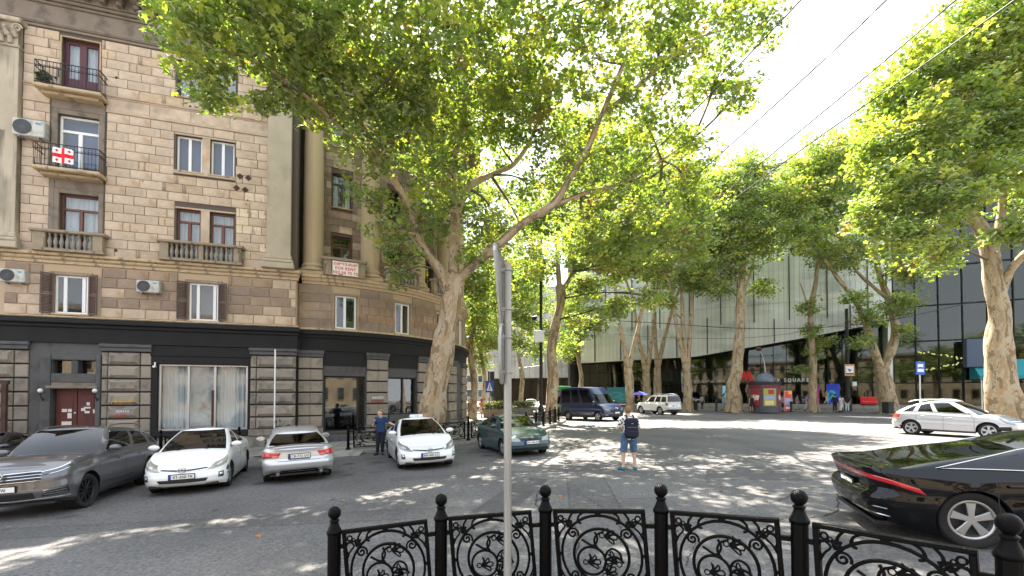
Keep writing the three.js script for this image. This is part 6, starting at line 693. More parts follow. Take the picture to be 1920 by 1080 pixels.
// -- grey large crossover, front left corner of the street
makeCar('grey_suv', 'dark grey crossover with chrome grille parked at the curb, cut by the frame', 'car', -10.58, -11.10, [0.303, 0.953], {
  L: 4.88, W: 1.98, H: 1.70, wb: 2.90, fo: 0.92, wheel: 0.37, tyreW: 0.27, clear: 0.24, deck: [[-2.44, 0.92], [-2.2, 1.02], [-1.6, 1.10], [0.9, 1.10], [1.4, 1.15], [2.1, 1.09], [2.44, 0.98]], A: 0.98, B: 0.22, C: -1.85, D: -2.26, roofW: 1.38, roofDrop: 0.07, roofPeak: 0.0, fr: fracs(15), sideWin: [[0, 6], [7, 11], [12, 14]], paint: paint(0.11, 0.108, 0.115, 0.4), doors: [1.15, -0.05, -1.0], handles: [0.25, -0.8], chrome: true, rim: 'ten', rimMat: CM.rimDark, flare: 0.03, cladding: 2, steer: -0.08, sideGlass: CM.tint, nose: [[0, -0.16], [0.12, -0.03], [0.35, 0], [0.7, -0.02], [0.9, -0.08], [1, -0.20]],
  detail: ({ car, patch, strip2, xf }) => {
    strip2('headlight', [[[[0.60, 0.80], [1.14, 0.86], [1.20, 0.97], [0.62, 0.90]]]], CM.lampDark, 0.012); strip2('headlight_strip', [[[[0.62, 0.885], [1.16, 0.95], [1.18, 0.97], [0.62, 0.905]]]], CM.lens, 0.016); strip2('headlight_strip', [[[[0.72, 0.81], [1.10, 0.86], [1.11, 0.88], [0.72, 0.83]]]], CM.lens, 0.016);
    for (const s of [1, -1]) { patch('grille', [[0, 0.60], [0.62, 0.66], [0.60, 0.90], [0, 0.90]], s, CM.black, 0.004); for (const t of [0.63, 0.71, 0.79, 0.87]) patch('grille_bar', [[0, t], [0.62, t + 0.03], [0.62, t + 0.05], [0, t + 0.025]], s, CM.chrome, 0.016); patch('air_intake', [[0.62, 0.20], [1.08, 0.26], [1.04, 0.44], [0.72, 0.40]], s, CM.black, 0.006); for (const t of [0.25, 0.31, 0.37]) patch('intake_bar', [[0.66, t], [1.05, t + 0.03], [1.05, t + 0.045], [0.66, t + 0.015]], s, CM.chrome, 0.012); patch('lower_grille', [[0, 0.14], [0.55, 0.14], [0.5, 0.34], [0, 0.34]], s, CM.black, 0.004); patch('lower_trim', [[0, 0.08], [1.1, 0.15], [1.1, 0.19], [0, 0.12]], s, CM.chrome, 0.014); patch('sill_trim', [[2.2, 0.26], [3.6, 0.26], [3.6, 0.29], [2.2, 0.29]], s, CM.chrome, 0.008); }
    plateOn(car, 'S-VW', xf + 0.02, 0.62, 0, true); oval(car, xf + 0.03, 0.88, 0, 0.075, 0.075);
    for (const s of [1, -1]) part('roof_rail', tube(spline([[0.1, 1.62, s * 0.62], [-0.2, 1.70, s * 0.63], [-1.4, 1.68, s * 0.63], [-1.75, 1.60, s * 0.62]], 16), 0.018), CM.chrome, car);
  },
});
// -- the two alike white hatchbacks
const hatch = (o) => ({
  L: 4.46, W: 1.745, H: 1.49, wb: 2.70, fo: 0.93, wheel: 0.315, tyreW: 0.195, clear: 0.17, deck: [[-2.23, 0.90], [-2.0, 1.02], [-1.5, 1.02], [0.2, 0.96], [1.15, 0.97], [1.7, 0.86], [2.23, 0.70]], A: 1.28, B: 0.10, C: -1.05, D: -2.02, roofW: 1.12, roofDrop: 0.10, roofPeak: -0.1, fr: fracs(15), sideWin: [[1, 6], [7, 11]], paint: paint(0.78, 0.78, 0.76), doors: [0.95, -0.1, -1.05], handles: [0.15, -0.85], rim: 'cover', bowF: 0.22, corner: 0.40, nose: [[0, -0.08], [0.15, 0], [0.4, 0], [0.6, -0.05], [0.85, -0.20], [1, -0.42]], pillarPaint: undefined, ...o,
  detail: (k) => {
    const { car, patch, strip2, xf } = k; strip2('headlight', [[[[0.48, 0.70], [1.0, 0.76], [1.26, 1.0], [0.64, 0.97]]]], o.lampMat ?? CM.lamp, 0.010); strip2('headlight_lens', [[[[0.66, 0.80], [0.84, 0.82], [0.88, 0.93], [0.72, 0.91]]]], CM.lens, 0.016);
    for (const s of [1, -1]) { patch('grille_slot', [[0, 0.69], [0.50, 0.76], [0.47, 0.815], [0, 0.77]], s, CM.black, 0.006, false, 7); patch('lower_grille', [[0, 0.15], [0.48, 0.17], [0.53, 0.33], [0, 0.33]], s, CM.black, 0.006); patch('fog_lamp', [[0.74, 0.28], [0.90, 0.28], [0.90, 0.52], [0.74, 0.52]], s, CM.lampDark, 0.008); patch('fog_reflector', [[0.77, 0.38], [0.87, 0.38], [0.87, 0.48], [0.77, 0.48]], s, CM.lens, 0.013); patch('bumper_gap', [[0, 0.665], [1.1, 0.72], [1.1, 0.728], [0, 0.673]], s, CM.black, 0.001); }
    for (const s of [1, -1]) part('wiper', tube([[1.26, 0.985, s * 0.35], [1.05, 1.10, s * 0.02]], 0.012), CM.black, car); oval(car, xf - 0.015, 0.60, 0, 0.055, 0.085); plateOn(car, o.plate, xf + 0.022, 0.455, 0, true); strip2('taillight', [[[[0.45, 0.62], [0.85, 0.62], [0.85, 0.9], [0.5, 0.9]], true]], CM.tail); o.more?.(k);
  },
});
makeCar('white_hatchback', 'white hatchback with scuffed bumper corners and no roof sign, beside the grey crossover', 'car', -8.67, -12.9, [0.382, 0.924], hatch({ plate: 'XT-260-TK', lampMat: phys({ color: lin(0.30, 0.29, 0.245), roughness: 0.2, clearcoat: 0.6, metalness: 0.2 }), more: ({ patch }) => { const scuff = mat({ color: lin(0.03, 0.035, 0.06), roughness: 0.8 }); patch('scuff', [[0.98, 0.50], [1.16, 0.46], [1.2, 0.62], [1.06, 0.66]], -1, scuff, 0.002); patch('scuff', [[0.92, 0.58], [1.02, 0.54], [1.04, 0.60], [0.94, 0.64]], 1, scuff, 0.002); patch('scuff', [[1.05, 0.36], [1.13, 0.33], [1.15, 0.41], [1.07, 0.43]], -1, scuff, 0.002); } }));
makeCar('taxi', 'white taxi hatchback with a roof sign, a man in blue leaning on it', 'car', -3.21, -15.6, [0.36, 0.933], hatch({ plate: 'BW-480-CC', more: ({ car }) => { const sgn = group('roof_sign', car); part('sign_body', rbox(0.16, 0.11, 0.46, 0.04, -0.15, 1.53, 0), M.whitePvc, sgn); const t = canvasTex(128, 48, (g) => { g.fillStyle = '#f4f4f2'; g.fillRect(0, 0, 128, 48); g.fillStyle = '#1a1a1a'; g.font = 'bold 38px sans-serif'; g.textAlign = 'center'; g.fillText('TAXI', 64, 38); }); part('sign_lettering', sheet(0.26, 0.075).rotateY(Math.PI / 2).translate(-0.067, 1.535, 0), mat({ map: t, roughness: 0.5 }), sgn); } }));
// -- silver saloon seen from behind
makeCar('silver_saloon', 'silver saloon seen from the rear with twin red tail lights and dark rear window', 'car', -6.64, -14.03, [-0.47, -0.883], {
  L: 4.58, W: 1.77, H: 1.43, wb: 2.64, fo: 0.92, wheel: 0.32, tyreW: 0.22, clear: 0.19, deck: [[-2.29, 0.90], [-2.1, 0.945], [-1.5, 0.945], [-0.5, 0.93], [1.0, 0.93], [1.6, 0.86], [2.29, 0.68]], A: 1.08, B: 0.25, C: -0.98, D: -1.70, roofW: 1.16, roofDrop: 0.09, roofPeak: -0.2, fr: fracs(15), sideWin: [[1, 6], [7, 12]], paint: paint(0.56, 0.57, 0.58, 0.55), doors: [0.85, -0.15, -1.0], handles: [0.1, -0.85], handleMat: CM.chrome, rim: 'ten', rearGlass: CM.tint, tailp: [[0, -0.16], [0.18, -0.02], [0.38, 0], [0.5, -0.03], [0.56, -0.09], [0.9, -0.11], [1, -0.10]],
  detail: ({ car, patch, strip2, xr }) => { strip2('taillight', [[[[0.50, 0.66], [1.02, 0.62], [1.06, 0.88], [0.44, 0.88]], true]], CM.tail, 0.014); strip2('reverse_light', [[[[0.50, 0.68], [0.66, 0.67], [0.64, 0.74], [0.49, 0.75]], true]], phys({ color: lin(0.7, 0.25, 0.25), roughness: 0.2, clearcoat: 1 }), 0.02); for (const s of [1, -1]) { patch('boot_gap', [[0, 0.495], [0.52, 0.495], [0.52, 0.51], [0, 0.51]], s, CM.black, 0.002, true); patch('diffuser', [[0, 0.02], [0.5, 0.02], [0.44, 0.09], [0, 0.09]], s, CM.black, 0.004, true); const e = part('exhaust', cyl(0.045, 0.045, 0.16, 0, 0, 0, 14, 'x'), CM.chrome, car); e.position.set(xr + 0.12, 0.29, s * 0.52); } plateOn(car, 'CB-772-OO', xr + 0.06, 0.72, 0, false); part('boot_lip', tube(spline([[-2.12, 0.955, -0.6], [-2.16, 0.975, 0], [-2.12, 0.955, 0.6]], 10), 0.02), paint(0.56, 0.57, 0.58, 0.55), car); part('aerial_fin', rbox(0.12, 0.05, 0.03, 0.012, -0.8, 1.445, 0), CM.trim, car); },
});
// -- dark teal hatchback behind the pole
makeCar('teal_hatchback', 'dark teal hatchback waiting behind the grey sign pole', 'car', -0.03, -17.6, [0.361, 0.933], {
  L: 4.11, W: 1.71, H: 1.42, wb: 2.61, fo: 0.83, wheel: 0.30, tyreW: 0.185, clear: 0.18, deck: [[-2.05, 0.86], [-1.8, 0.95], [-1.4, 0.96], [0.9, 0.94], [1.3, 0.88], [2.05, 0.70]], A: 1.02, B: 0.28, C: -1.0, D: -1.85, roofW: 1.12, roofDrop: 0.07, roofPeak: -0.2, fr: fracs(13), sideWin: [[1, 6], [7, 11]], paint: paint(0.002, 0.046, 0.062, 0.1), doors: [0.8, -0.2, -1.05], handles: [0.05, -0.85], rim: 'cover', rearGlass: CM.glass,
  detail: ({ car, patch, strip2, xf }) => { strip2('headlight', [[[[0.40, 0.66], [0.90, 0.64], [1.04, 0.96], [0.46, 0.92]]]], CM.lamp, 0.012); for (const s of [1, -1]) { patch('grille', [[0, 0.72], [0.36, 0.70], [0.40, 0.90], [0, 0.90]], s, CM.black, 0.006); patch('bumper_strip', [[0, 0.36], [1.0, 0.36], [1.0, 0.41], [0, 0.41]], s, CM.trim, 0.01); patch('lower_grille', [[0, 0.12], [0.6, 0.12], [0.6, 0.26], [0, 0.26]], s, CM.black, 0.005); } plateOn(car, 'OO-144-OO', xf + 0.02, 0.515, 0, true); oval(car, xf - 0.03, 0.70, 0, 0.045, 0.06); },
});
// -- dark blue minibus
makeCar('minibus', 'dark blue high-roof minibus turning out of the avenue', 'van', 6.17, -35.65, [0.56, 0.83], {
  L: 5.5, W: 2.06, H: 2.62, wb: 3.3, fo: 1.0, wheel: 0.345, tyreW: 0.22, clear: 0.26, deck: [[-2.75, 1.20], [-2.5, 1.25], [1.2, 1.25], [1.9, 1.22], [2.4, 1.12], [2.75, 0.98]], A: 1.92, B: 0.95, C: -2.55, D: -2.72, roofW: 1.72, roofDrop: 0.10, roofPeak: -0.9, fr: fracs(19), sideWin: [[1, 6], [7, 11], [12, 17]], nq: 8, wsTop: 3, rwTop: 2, paint: paint(0.004, 0.016, 0.075, 0.1), doors: [1.5, 0.55, -0.6], handles: [0.7], rim: 'five', bowF: 0.2, wsBow: 0.26, crown: 0.08, mirrorH: 0.17, mirrorPaint: CM.trim, sideGlass: CM.tint, cladding: 4, noRear: false, inset: 0.99,
  detail: ({ car, patch, strip2, xf }) => { strip2('headlight', [[[[0.52, 0.66], [0.96, 0.66], [1.20, 0.90], [0.62, 0.82]]]], CM.lamp, 0.014); for (const s of [1, -1]) { patch('grille', [[0, 0.50], [0.56, 0.52], [0.60, 0.80], [0, 0.84]], s, CM.black, 0.008); for (const t of [0.57, 0.66, 0.75]) patch('grille_bar', [[0, t], [0.56, t], [0.56, t + 0.025], [0, t + 0.025]], s, CM.trim, 0.02); patch('lower_grille', [[0, 0.12], [0.7, 0.12], [0.7, 0.30], [0, 0.30]], s, CM.black, 0.006); patch('fog_lamp', [[0.82, 0.2], [1.0, 0.2], [1.0, 0.3], [0.82, 0.3]], s, CM.lamp, 0.008); } plateOn(car, '', xf + 0.03, 0.62, 0, true); oval(car, xf + 0.0, 0.96, 0, 0.06, 0.13); },
});
// -- white off-roader driving away
makeCar('white_jeep', 'white off-road jeep driving away in front of the mall', 'car', 14.2, -44.2, [-0.37, -0.929], {
  L: 4.76, W: 1.89, H: 1.88, wb: 2.79, fo: 0.9, wheel: 0.39, tyreW: 0.26, clear: 0.30, deck: [[-2.38, 1.12], [-2.2, 1.16], [0.8, 1.14], [1.3, 1.16], [2.0, 1.10], [2.38, 0.95]], A: 0.95, B: 0.35, C: -2.12, D: -2.28, roofW: 1.42, roofDrop: 0.05, roofPeak: -0.8, fr: fracs(17), sideWin: [[1, 6], [7, 11], [12, 16]], paint: paint(0.72, 0.72, 0.70), doors: [0.9, -0.1, -1.05], handles: [0.1, -0.9], handleMat: CM.chrome, rim: 'five', flare: 0.05, cladding: 2, sideGlass: CM.tint, wsTop: 0,
  detail: ({ car, patch, strip2, xr }) => { strip2('taillight', [[[[0.72, 0.66], [0.98, 0.66], [1.0, 0.98], [0.76, 0.98]], true]], phys({ color: lin(0.45, 0.06, 0.07), roughness: 0.2, clearcoat: 1 }), 0.014); for (const s of [1, -1]) { patch('bumper_strip', [[0, 0.34], [0.95, 0.34], [0.95, 0.40], [0, 0.40]], s, CM.chrome, 0.01, true); patch('lower_valance', [[0, 0.02], [0.8, 0.02], [0.8, 0.16], [0, 0.16]], s, CM.trim, 0.006, true); part('roof_rail', tube(spline([[0.1, 1.80, s * 0.62], [-0.2, 1.92, s * 0.64], [-1.7, 1.92, s * 0.64], [-2.0, 1.80, s * 0.62]], 14), 0.02), M.alu, car); } plateOn(car, '', xr + 0.03, 0.86, 0, false); },
});
// -- white crossover passing at the right
makeCar('white_crossover', 'pale silver-white crossover passing behind the black car, cut by the frame', 'car', 20.3, -20.85, [0.465, 0.885], {
  L: 4.41, W: 1.82, H: 1.66, wb: 2.64, fo: 0.88, wheel: 0.345, tyreW: 0.225, clear: 0.22, deck: [[-2.2, 0.98], [-2.0, 1.06], [-1.3, 1.08], [0.9, 1.0], [1.3, 1.0], [1.8, 0.90], [2.2, 0.76]], A: 1.15, B: 0.15, C: -1.5, D: -2.02, roofW: 1.16, roofDrop: 0.11, roofPeak: -0.2, fr: fracs(15), sideWin: [[1, 6], [7, 10], [11, 13]], paint: paint(0.52, 0.52, 0.53, 0.35), doors: [0.9, -0.1, -1.05], handles: [0.15, -0.85], handleMat: CM.chrome, rim: 'five', flare: 0.025, cladding: 2, chrome: true, sideGlass: CM.tint,
  detail: ({ car, patch, strip2 }) => { strip2('taillight', [[[[0.50, 0.66], [1.12, 0.70], [1.16, 0.92], [0.56, 0.88]], true]], phys({ color: lin(0.60, 0.05, 0.02), roughness: 0.15, clearcoat: 1 }), 0.014); strip2('headlight', [[[[0.50, 0.70], [1.0, 0.74], [1.2, 0.98], [0.62, 0.92]]]], CM.lamp, 0.012); for (const s of [1, -1]) part('roof_rail', tube(spline([[0.1, 1.58, s * 0.57], [-0.2, 1.67, s * 0.58], [-1.2, 1.64, s * 0.58], [-1.5, 1.56, s * 0.57]], 14), 0.016), M.alu, car); },
});
// -- black fastback, nearest car
makeCar('black_fastback', 'glossy black fastback with silver five-spoke wheels, nearest car at the right', 'car', 7.61, -6.31, [0.94, 0.341], {
  L: 4.97, W: 1.91, H: 1.42, wb: 2.93, fo: 0.93, wheel: 0.355, tyreW: 0.255, clear: 0.17, scale: 1.03, deck: [[-2.48, 0.96], [-2.25, 0.985], [-1.6, 0.97], [0.2, 0.92], [1.1, 0.91], [1.8, 0.84], [2.48, 0.68]], A: 1.20, B: 0.35, C: -0.75, D: -2.20, roofW: 1.10, roofDrop: 0.10, roofPeak: 0.0, fr: fracs(17), sideWin: [[1, 7], [8, 15]], paint: phys({ color: lin(0.0015, 0.0018, 0.003), roughness: 0.4, specularIntensity: 0.1, clearcoat: 0.75, clearcoatRoughness: 0.02 }), doors: [1.0, -0.1, -1.1], handles: [0.1, -0.9], rim: 'five', chrome: true, flare: 0.035, archGap: 0.03, sideGlass: CM.glass, rearGlass: CM.tint, rwTop: 0, tailp: [[0, -0.16], [0.18, -0.04], [0.4, 0], [0.52, -0.02], [0.6, -0.10], [0.85, -0.05], [1, -0.0]],
  detail: ({ car, patch, strip2, xr }) => { for (const s of [1, -1]) { patch('taillight', [[0.0, 0.80], [0.70, 0.80], [0.70, 0.90], [0.0, 0.90]], s, CM.tail, 0.010, true); patch('taillight', [[0.70, 0.80], [1.38, 0.60], [1.30, 0.70], [0.70, 0.90]], s, CM.tail, 0.010, true); patch('bumper_trim', [[0.1, 0.09], [0.98, 0.13], [0.98, 0.15], [0.1, 0.11]], s, CM.chrome, 0.012, true); patch('diffuser', [[0, 0.02], [0.85, 0.02], [0.8, 0.08], [0, 0.08]], s, CM.trim, 0.006, true); patch('reflector', [[0.80, 0.26], [0.98, 0.27], [0.98, 0.29], [0.80, 0.28]], s, CM.chrome, 0.006, true); } plateOn(car, 'S', xr + 0.06, 0.66, 0, false); part('aerial_fin', rbox(0.15, 0.055, 0.035, 0.014, -0.55, 1.425, 0), CM.black, car); part('spoiler_lip', tube(spline([[-2.34, 0.985, -0.72], [-2.44, 1.0, 0], [-2.34, 0.985, 0.72]], 12), 0.016), CM.black, car); },
});
// -- far traffic
makeCar('far_hatchback', 'white hatchback waiting in the avenue behind the planter', 'car', 2.6, -62, [0.15, 0.99], { ...hatch({ plate: '' }) });
makeCar('dark_parked_car', 'dark parked car tucked behind the grey crossover at the frame edge', 'car', -16.6, -14.4, [0.35, 0.937], { ...hatch({ plate: '' }), paint: paint(0.012, 0.013, 0.02, 0.2) });
makeCar('green_bus', 'green city bus standing behind the dark minibus', 'bus', 4.9, -47.5, [-0.05, 0.998], { L: 8, W: 2.4, H: 2.9, wb: 4.2, fo: 1.6, wheel: 0.45, tyreW: 0.26, clear: 0.3, deck: [[-4, 1.25], [4, 1.2]], A: 3.85, B: 3.7, C: -3.8, D: -3.9, roofW: 2.15, roofDrop: 0.05, roofPeak: 0, fr: fracs(17), sideWin: [[1, 5], [6, 10], [11, 16]], nq: 8, wsTop: 2, paint: paint(0.03, 0.22, 0.06), doors: [3, 0], rim: 'cover', wsBow: 0.1, detail: ({ strip2 }) => strip2('headlight', [[[[0.7, 0.2], [1.0, 0.2], [1.0, 0.4], [0.7, 0.4]]]], CM.lamp) });
// ---------- people ----------
function capsules(list, bounds, res, k = 0.035, clip) { // smooth union of tapered capsules, meshed on a grid
  const mc = new MarchingCubes(res, new THREE.MeshBasicMaterial(), false, false, 90000), [[x0, x1], [y0, y1], [z0, z1]] = bounds, h = res / 2, B = list.map(([a, b, r0, r1]) => { const d = [b[0] - a[0], b[1] - a[1], b[2] - a[2]]; return [a, d, d[0] * d[0] + d[1] * d[1] + d[2] * d[2] + 1e-9, r0, r1]; });
  const wx = (i) => lerp(x0, x1, (i - h) / h * 0.5 + 0.5), wy = (i) => lerp(y0, y1, (i - h) / h * 0.5 + 0.5), wz = (i) => lerp(z0, z1, (i - h) / h * 0.5 + 0.5);
  for (let kz = 0; kz < res; kz++) for (let ky = 0; ky < res; ky++) for (let kx = 0; kx < res; kx++) {
    const x = wx(kx), y = wy(ky), z = wz(kz); let d = 9; for (const [a, e, q, r0, r1] of B) { const px = x - a[0], py = y - a[1], pz = z - a[2], t = clamp((px * e[0] + py * e[1] + pz * e[2]) / q, 0, 1), s = Math.hypot(px - e[0] * t, py - e[1] * t, pz - e[2] * t) - lerp(r0, r1, t); const m = Math.max(k - Math.abs(d - s), 0) / k; d = Math.min(d, s) - m * m * k * 0.25; } if (clip) d = Math.max(d, clip(x, y, z)); mc.field[kx + ky * res + kz * res * res] = -d;
  }
  mc.isolation = 0; mc.update(); const n = mc.count, p = new Float32Array(n * 3), g = new THREE.BufferGeometry(); for (let i = 0; i < n; i++) { p[i * 3] = lerp(x0, x1, mc.positionArray[i * 3] * 0.5 + 0.5); p[i * 3 + 1] = lerp(y0, y1, mc.positionArray[i * 3 + 1] * 0.5 + 0.5); p[i * 3 + 2] = lerp(z0, z1, mc.positionArray[i * 3 + 2] * 0.5 + 0.5); }
  g.setAttribute('position', new THREE.BufferAttribute(p, 3)); const nn = new Float32Array(n * 3); { const map = new Map(), key = (i) => Math.round(p[i * 3] * 2e3) + ',' + Math.round(p[i * 3 + 1] * 2e3) + ',' + Math.round(p[i * 3 + 2] * 2e3), acc = []; const id = new Int32Array(n); for (let i = 0; i < n; i++) { const q = key(i); if (!map.has(q)) { map.set(q, acc.length); acc.push([0, 0, 0]); } id[i] = map.get(q); } for (let i = 0; i < n; i += 3) { const a = V3(p[i * 3], p[i * 3 + 1], p[i * 3 + 2]), b = V3(p[i * 3 + 3], p[i * 3 + 4], p[i * 3 + 5]), c = V3(p[i * 3 + 6], p[i * 3 + 7], p[i * 3 + 8]), m = b.sub(a).cross(c.sub(a)); for (let j = 0; j < 3; j++) { const t = acc[id[i + j]]; t[0] += m.x; t[1] += m.y; t[2] += m.z; } } for (let i = 0; i < n; i++) { const t = acc[id[i]], l = Math.hypot(...t) || 1; nn[i * 3] = t[0] / l; nn[i * 3 + 1] = t[1] / l; nn[i * 3 + 2] = t[2] / l; } }
  g.setAttribute('normal', new THREE.BufferAttribute(nn, 3)); g.setAttribute('uv', new THREE.BufferAttribute(new Float32Array(n * 2), 2)); const uv = g.attributes.uv; for (let i = 0; i < n; i++) uv.setXY(i, p[i * 3] + p[i * 3 + 2] * 0.6, p[i * 3 + 1]); return g;
}
const skins = [[0.50, 0.30, 0.21], [0.56, 0.35, 0.25], [0.42, 0.25, 0.17]].map((c) => mat({ color: lin(...c), roughness: 0.55 }));
const cloth = (r, g, b) => mat({ color: lin(r, g, b), roughness: 0.92, bumpMap: rep(bumpFine, 8), bumpScale: 0.002 });
const hairM = { brown: cloth(0.06, 0.035, 0.02), dark: cloth(0.015, 0.012, 0.01), fair: cloth(0.22, 0.14, 0.07), grey: cloth(0.25, 0.24, 0.23) };
// joints for a 1.75 m figure facing +z; J overrides; side 'L' is +x
const stand = { pelvis: [0, 0.95, 0], waist: [0, 1.08, 0], chest: [0, 1.30, 0], neck: [0, 1.47, 0], head: [0, 1.62, 0.02], shL: [0.18, 1.41, 0], elL: [0.245, 1.13, -0.01], wrL: [0.25, 0.88, 0.06], shR: [-0.18, 1.41, 0], elR: [-0.245, 1.13, -0.01], wrR: [-0.25, 0.88, 0.06], hiL: [0.09, 0.93, 0], knL: [0.10, 0.50, 0.02], anL: [0.10, 0.09, -0.02], toL: [0.12, 0.035, 0.15], hiR: [-0.09, 0.93, 0], knR: [-0.10, 0.50, 0.02], anR: [-0.10, 0.09, -0.02], toR: [-0.12, 0.035, 0.15] };
const walk = { ...stand, knL: [0.10, 0.51, 0.14], anL: [0.10, 0.10, 0.22], toL: [0.11, 0.06, 0.38], knR: [-0.10, 0.49, -0.02], anR: [-0.10, 0.13, -0.26], toR: [-0.11, 0.035, -0.12], elL: [0.24, 1.14, -0.09], wrL: [0.23, 0.92, -0.05], elR: [-0.24, 1.14, 0.04], wrR: [-0.22, 0.95, 0.16] };
function hand(wr, el, curl, sgn) { // palm and five fingers as continuing tubes from the wrist
  const d = V3(...wr).sub(V3(...el)).normalize(), out = [], side = V3(0, 0, 1).cross(d).normalize(); if (side.lengthSq() < 0.1) side.set(1, 0, 0); const nrm = d.clone().cross(side).normalize(), W0 = V3(...wr), q = (a, b, c) => W0.clone().addScaledVector(d, a).addScaledVector(side, b).addScaledVector(nrm, c);
  for (const [o, l] of [[-0.03, 0.075], [-0.01, 0.085], [0.01, 0.08], [0.03, 0.06]]) out.push(tube([q(0.075, o, 0), q(0.075 + l * 0.5, o * 1.1, 0.01 * curl), q(0.075 + l * (1 - 0.35 * curl), o * 1.1, 0.035 * curl)], 0.0095, 0.007, 6)); out.push(tube([q(0.02, sgn * 0.035, 0.005), q(0.05, sgn * 0.06, 0.02), q(0.085, sgn * 0.062, 0.03)], 0.011, 0.008, 6)); return { tubes: out, palm: [wr, q(0.075, 0, 0).toArray(), 0.026, 0.034] };
}
function person(label, x, z, yaw, o) {
  const J = { ...(o.pose ?? stand), ...(o.J ?? {}) }, res = o.res ?? 44, sc = (o.h ?? 1.72) / 1.75, g = thing('person', label, 'person', [x, o.y ?? 0, z], yaw, o.group); g.scale.setScalar(sc); const f = o.fat ?? 1, hd = J.head, nd = V3(...hd).sub(V3(...J.neck)).normalize(), face = V3(...(o.look ?? [0, 0, 1])).normalize();
  const hp = (a, b, c) => { const s = V3(0, 1, 0).cross(face).normalize(); return [hd[0] + face.x * a + s.x * c, hd[1] + b + face.y * a, hd[2] + face.z * a + s.z * c]; };
  const hL = hand(J.wrL, J.elL, o.curl ?? 0.6, -1), hR = hand(J.wrR, J.elR, o.curl ?? 0.6, 1), tor = (e = 0) => [[J.pelvis, J.waist, 0.135 * f + e, 0.125 * f + e], [J.waist, J.chest, 0.125 * f + e, 0.135 + e], [[J.chest[0] - 0.07, J.chest[1], J.chest[2]], [J.shR[0] + 0.05, J.shR[1] - 0.02, J.shR[2]], 0.12 + e, 0.075 + e], [[J.chest[0] + 0.07, J.chest[1], J.chest[2]], [J.shL[0] - 0.05, J.shL[1] - 0.02, J.shL[2]], 0.12 + e, 0.075 + e]], legs = (e = 0) => [[J.hiL, J.knL, 0.088 * f + e, 0.056 + e], [J.hiR, J.knR, 0.088 * f + e, 0.056 + e]], shin = (e = 0) => [[J.knL, J.anL, 0.055 + e, 0.037 + e], [J.knR, J.anR, 0.055 + e, 0.037 + e]], arms = (e = 0) => [[J.shL, J.elL, 0.052 + e, 0.040 + e], [J.shR, J.elR, 0.052 + e, 0.040 + e]], fore = (e = 0) => [[J.elL, J.wrL, 0.040 + e, 0.027 + e], [J.elR, J.wrR, 0.040 + e, 0.027 + e]];
  const headB = [[J.neck, [hd[0] - nd.x * 0.06, hd[1] - 0.06, hd[2]], 0.056, 0.052], [hp(-0.015, 0.045, 0), hp(0.005, 0.03, 0), 0.092, 0.092], [hp(0.02, -0.03, 0), hp(0.035, -0.075, 0), 0.066, 0.045], [hp(0.085, 0.0, 0), hp(0.105, -0.035, 0), 0.010, 0.016], [hp(0, -0.005, 0.088), hp(-0.01, 0.02, 0.09), 0.016, 0.018], [hp(0, -0.005, -0.088), hp(-0.01, 0.02, -0.09), 0.016, 0.018]];
  const all = Object.values(J), bb = [0, 1, 2].map((k) => [Math.min(...all.map((q) => q[k])) - 0.2, Math.max(...all.map((q) => q[k])) + 0.2]); bb[1][1] = hd[1] + 0.2; bb[1][0] = -0.03; const skin = skins[o.skin ?? 0];
  const feet = [[J.anL, J.toL, 0.042, 0.030], [J.anR, J.toR, 0.042, 0.030]];
  part('body', [capsules([...tor(), ...legs(), ...shin(), ...arms(), ...fore(), hL.palm, hR.palm, ...headB, ...feet], bb, Math.round(res * 1.15), 0.03), ...hL.tubes, ...hR.tubes], skin, g);
  const shirtLo = o.shirtLo ?? J.pelvis[1] - 0.06, slL = (t) => (o.sleeve === 'long' ? fore(t) : []); const half = o.sleeve === 'none' ? [] : o.sleeve === 'long' ? arms(0.016) : [[J.shL, V3(...J.shL).lerp(V3(...J.elL), 0.72).toArray(), 0.066, 0.062], [J.shR, V3(...J.shR).lerp(V3(...J.elR), 0.72).toArray(), 0.066, 0.062]];
  part('shirt', capsules([...tor(0.016), ...half, ...slL(0.014), [J.pelvis, [J.pelvis[0], shirtLo - 0.05, J.pelvis[2]], 0.15 * f, 0.155 * f]], bb, res, 0.03, (X, Y, Z) => Math.max(shirtLo - Y, Y - J.neck[1] - 0.005)), o.shirt, g);
  if (o.skirt) part('skirt', capsules([[J.pelvis, [J.pelvis[0], o.skirt, J.pelvis[2]], 0.16 * f, 0.24], [J.waist, J.pelvis, 0.13 * f, 0.16 * f]], bb, res, 0.03, (X, Y) => Math.max(o.skirt - Y, Y - J.waist[1])), o.trousers, g);
  else { const hem = o.hem ?? 0.10; part('trousers', capsules([...legs(o.loose ?? 0.02), ...(hem < 0.5 ? shin(o.loose ?? 0.02) : []), [J.pelvis, J.pelvis, 0.15 * f, 0.15 * f], [J.hiL, J.hiR, 0.10 * f, 0.10 * f]], bb, res, 0.03, (X, Y) => Math.max(hem - Y, Y - J.pelvis[1] - 0.07)), o.trousers, g); if (o.cuff) part('cuffs', [J.hiL, J.hiR].map((h, i) => { const kn = i ? J.knR : J.knL, t = (J.hiL[1] - hem) / (J.hiL[1] - kn[1]), c = V3(...h).lerp(V3(...kn), t); return cyl(0.082, 0.086, 0.03, c.x, hem + 0.012, c.z, 16); }), o.cuff, g); }
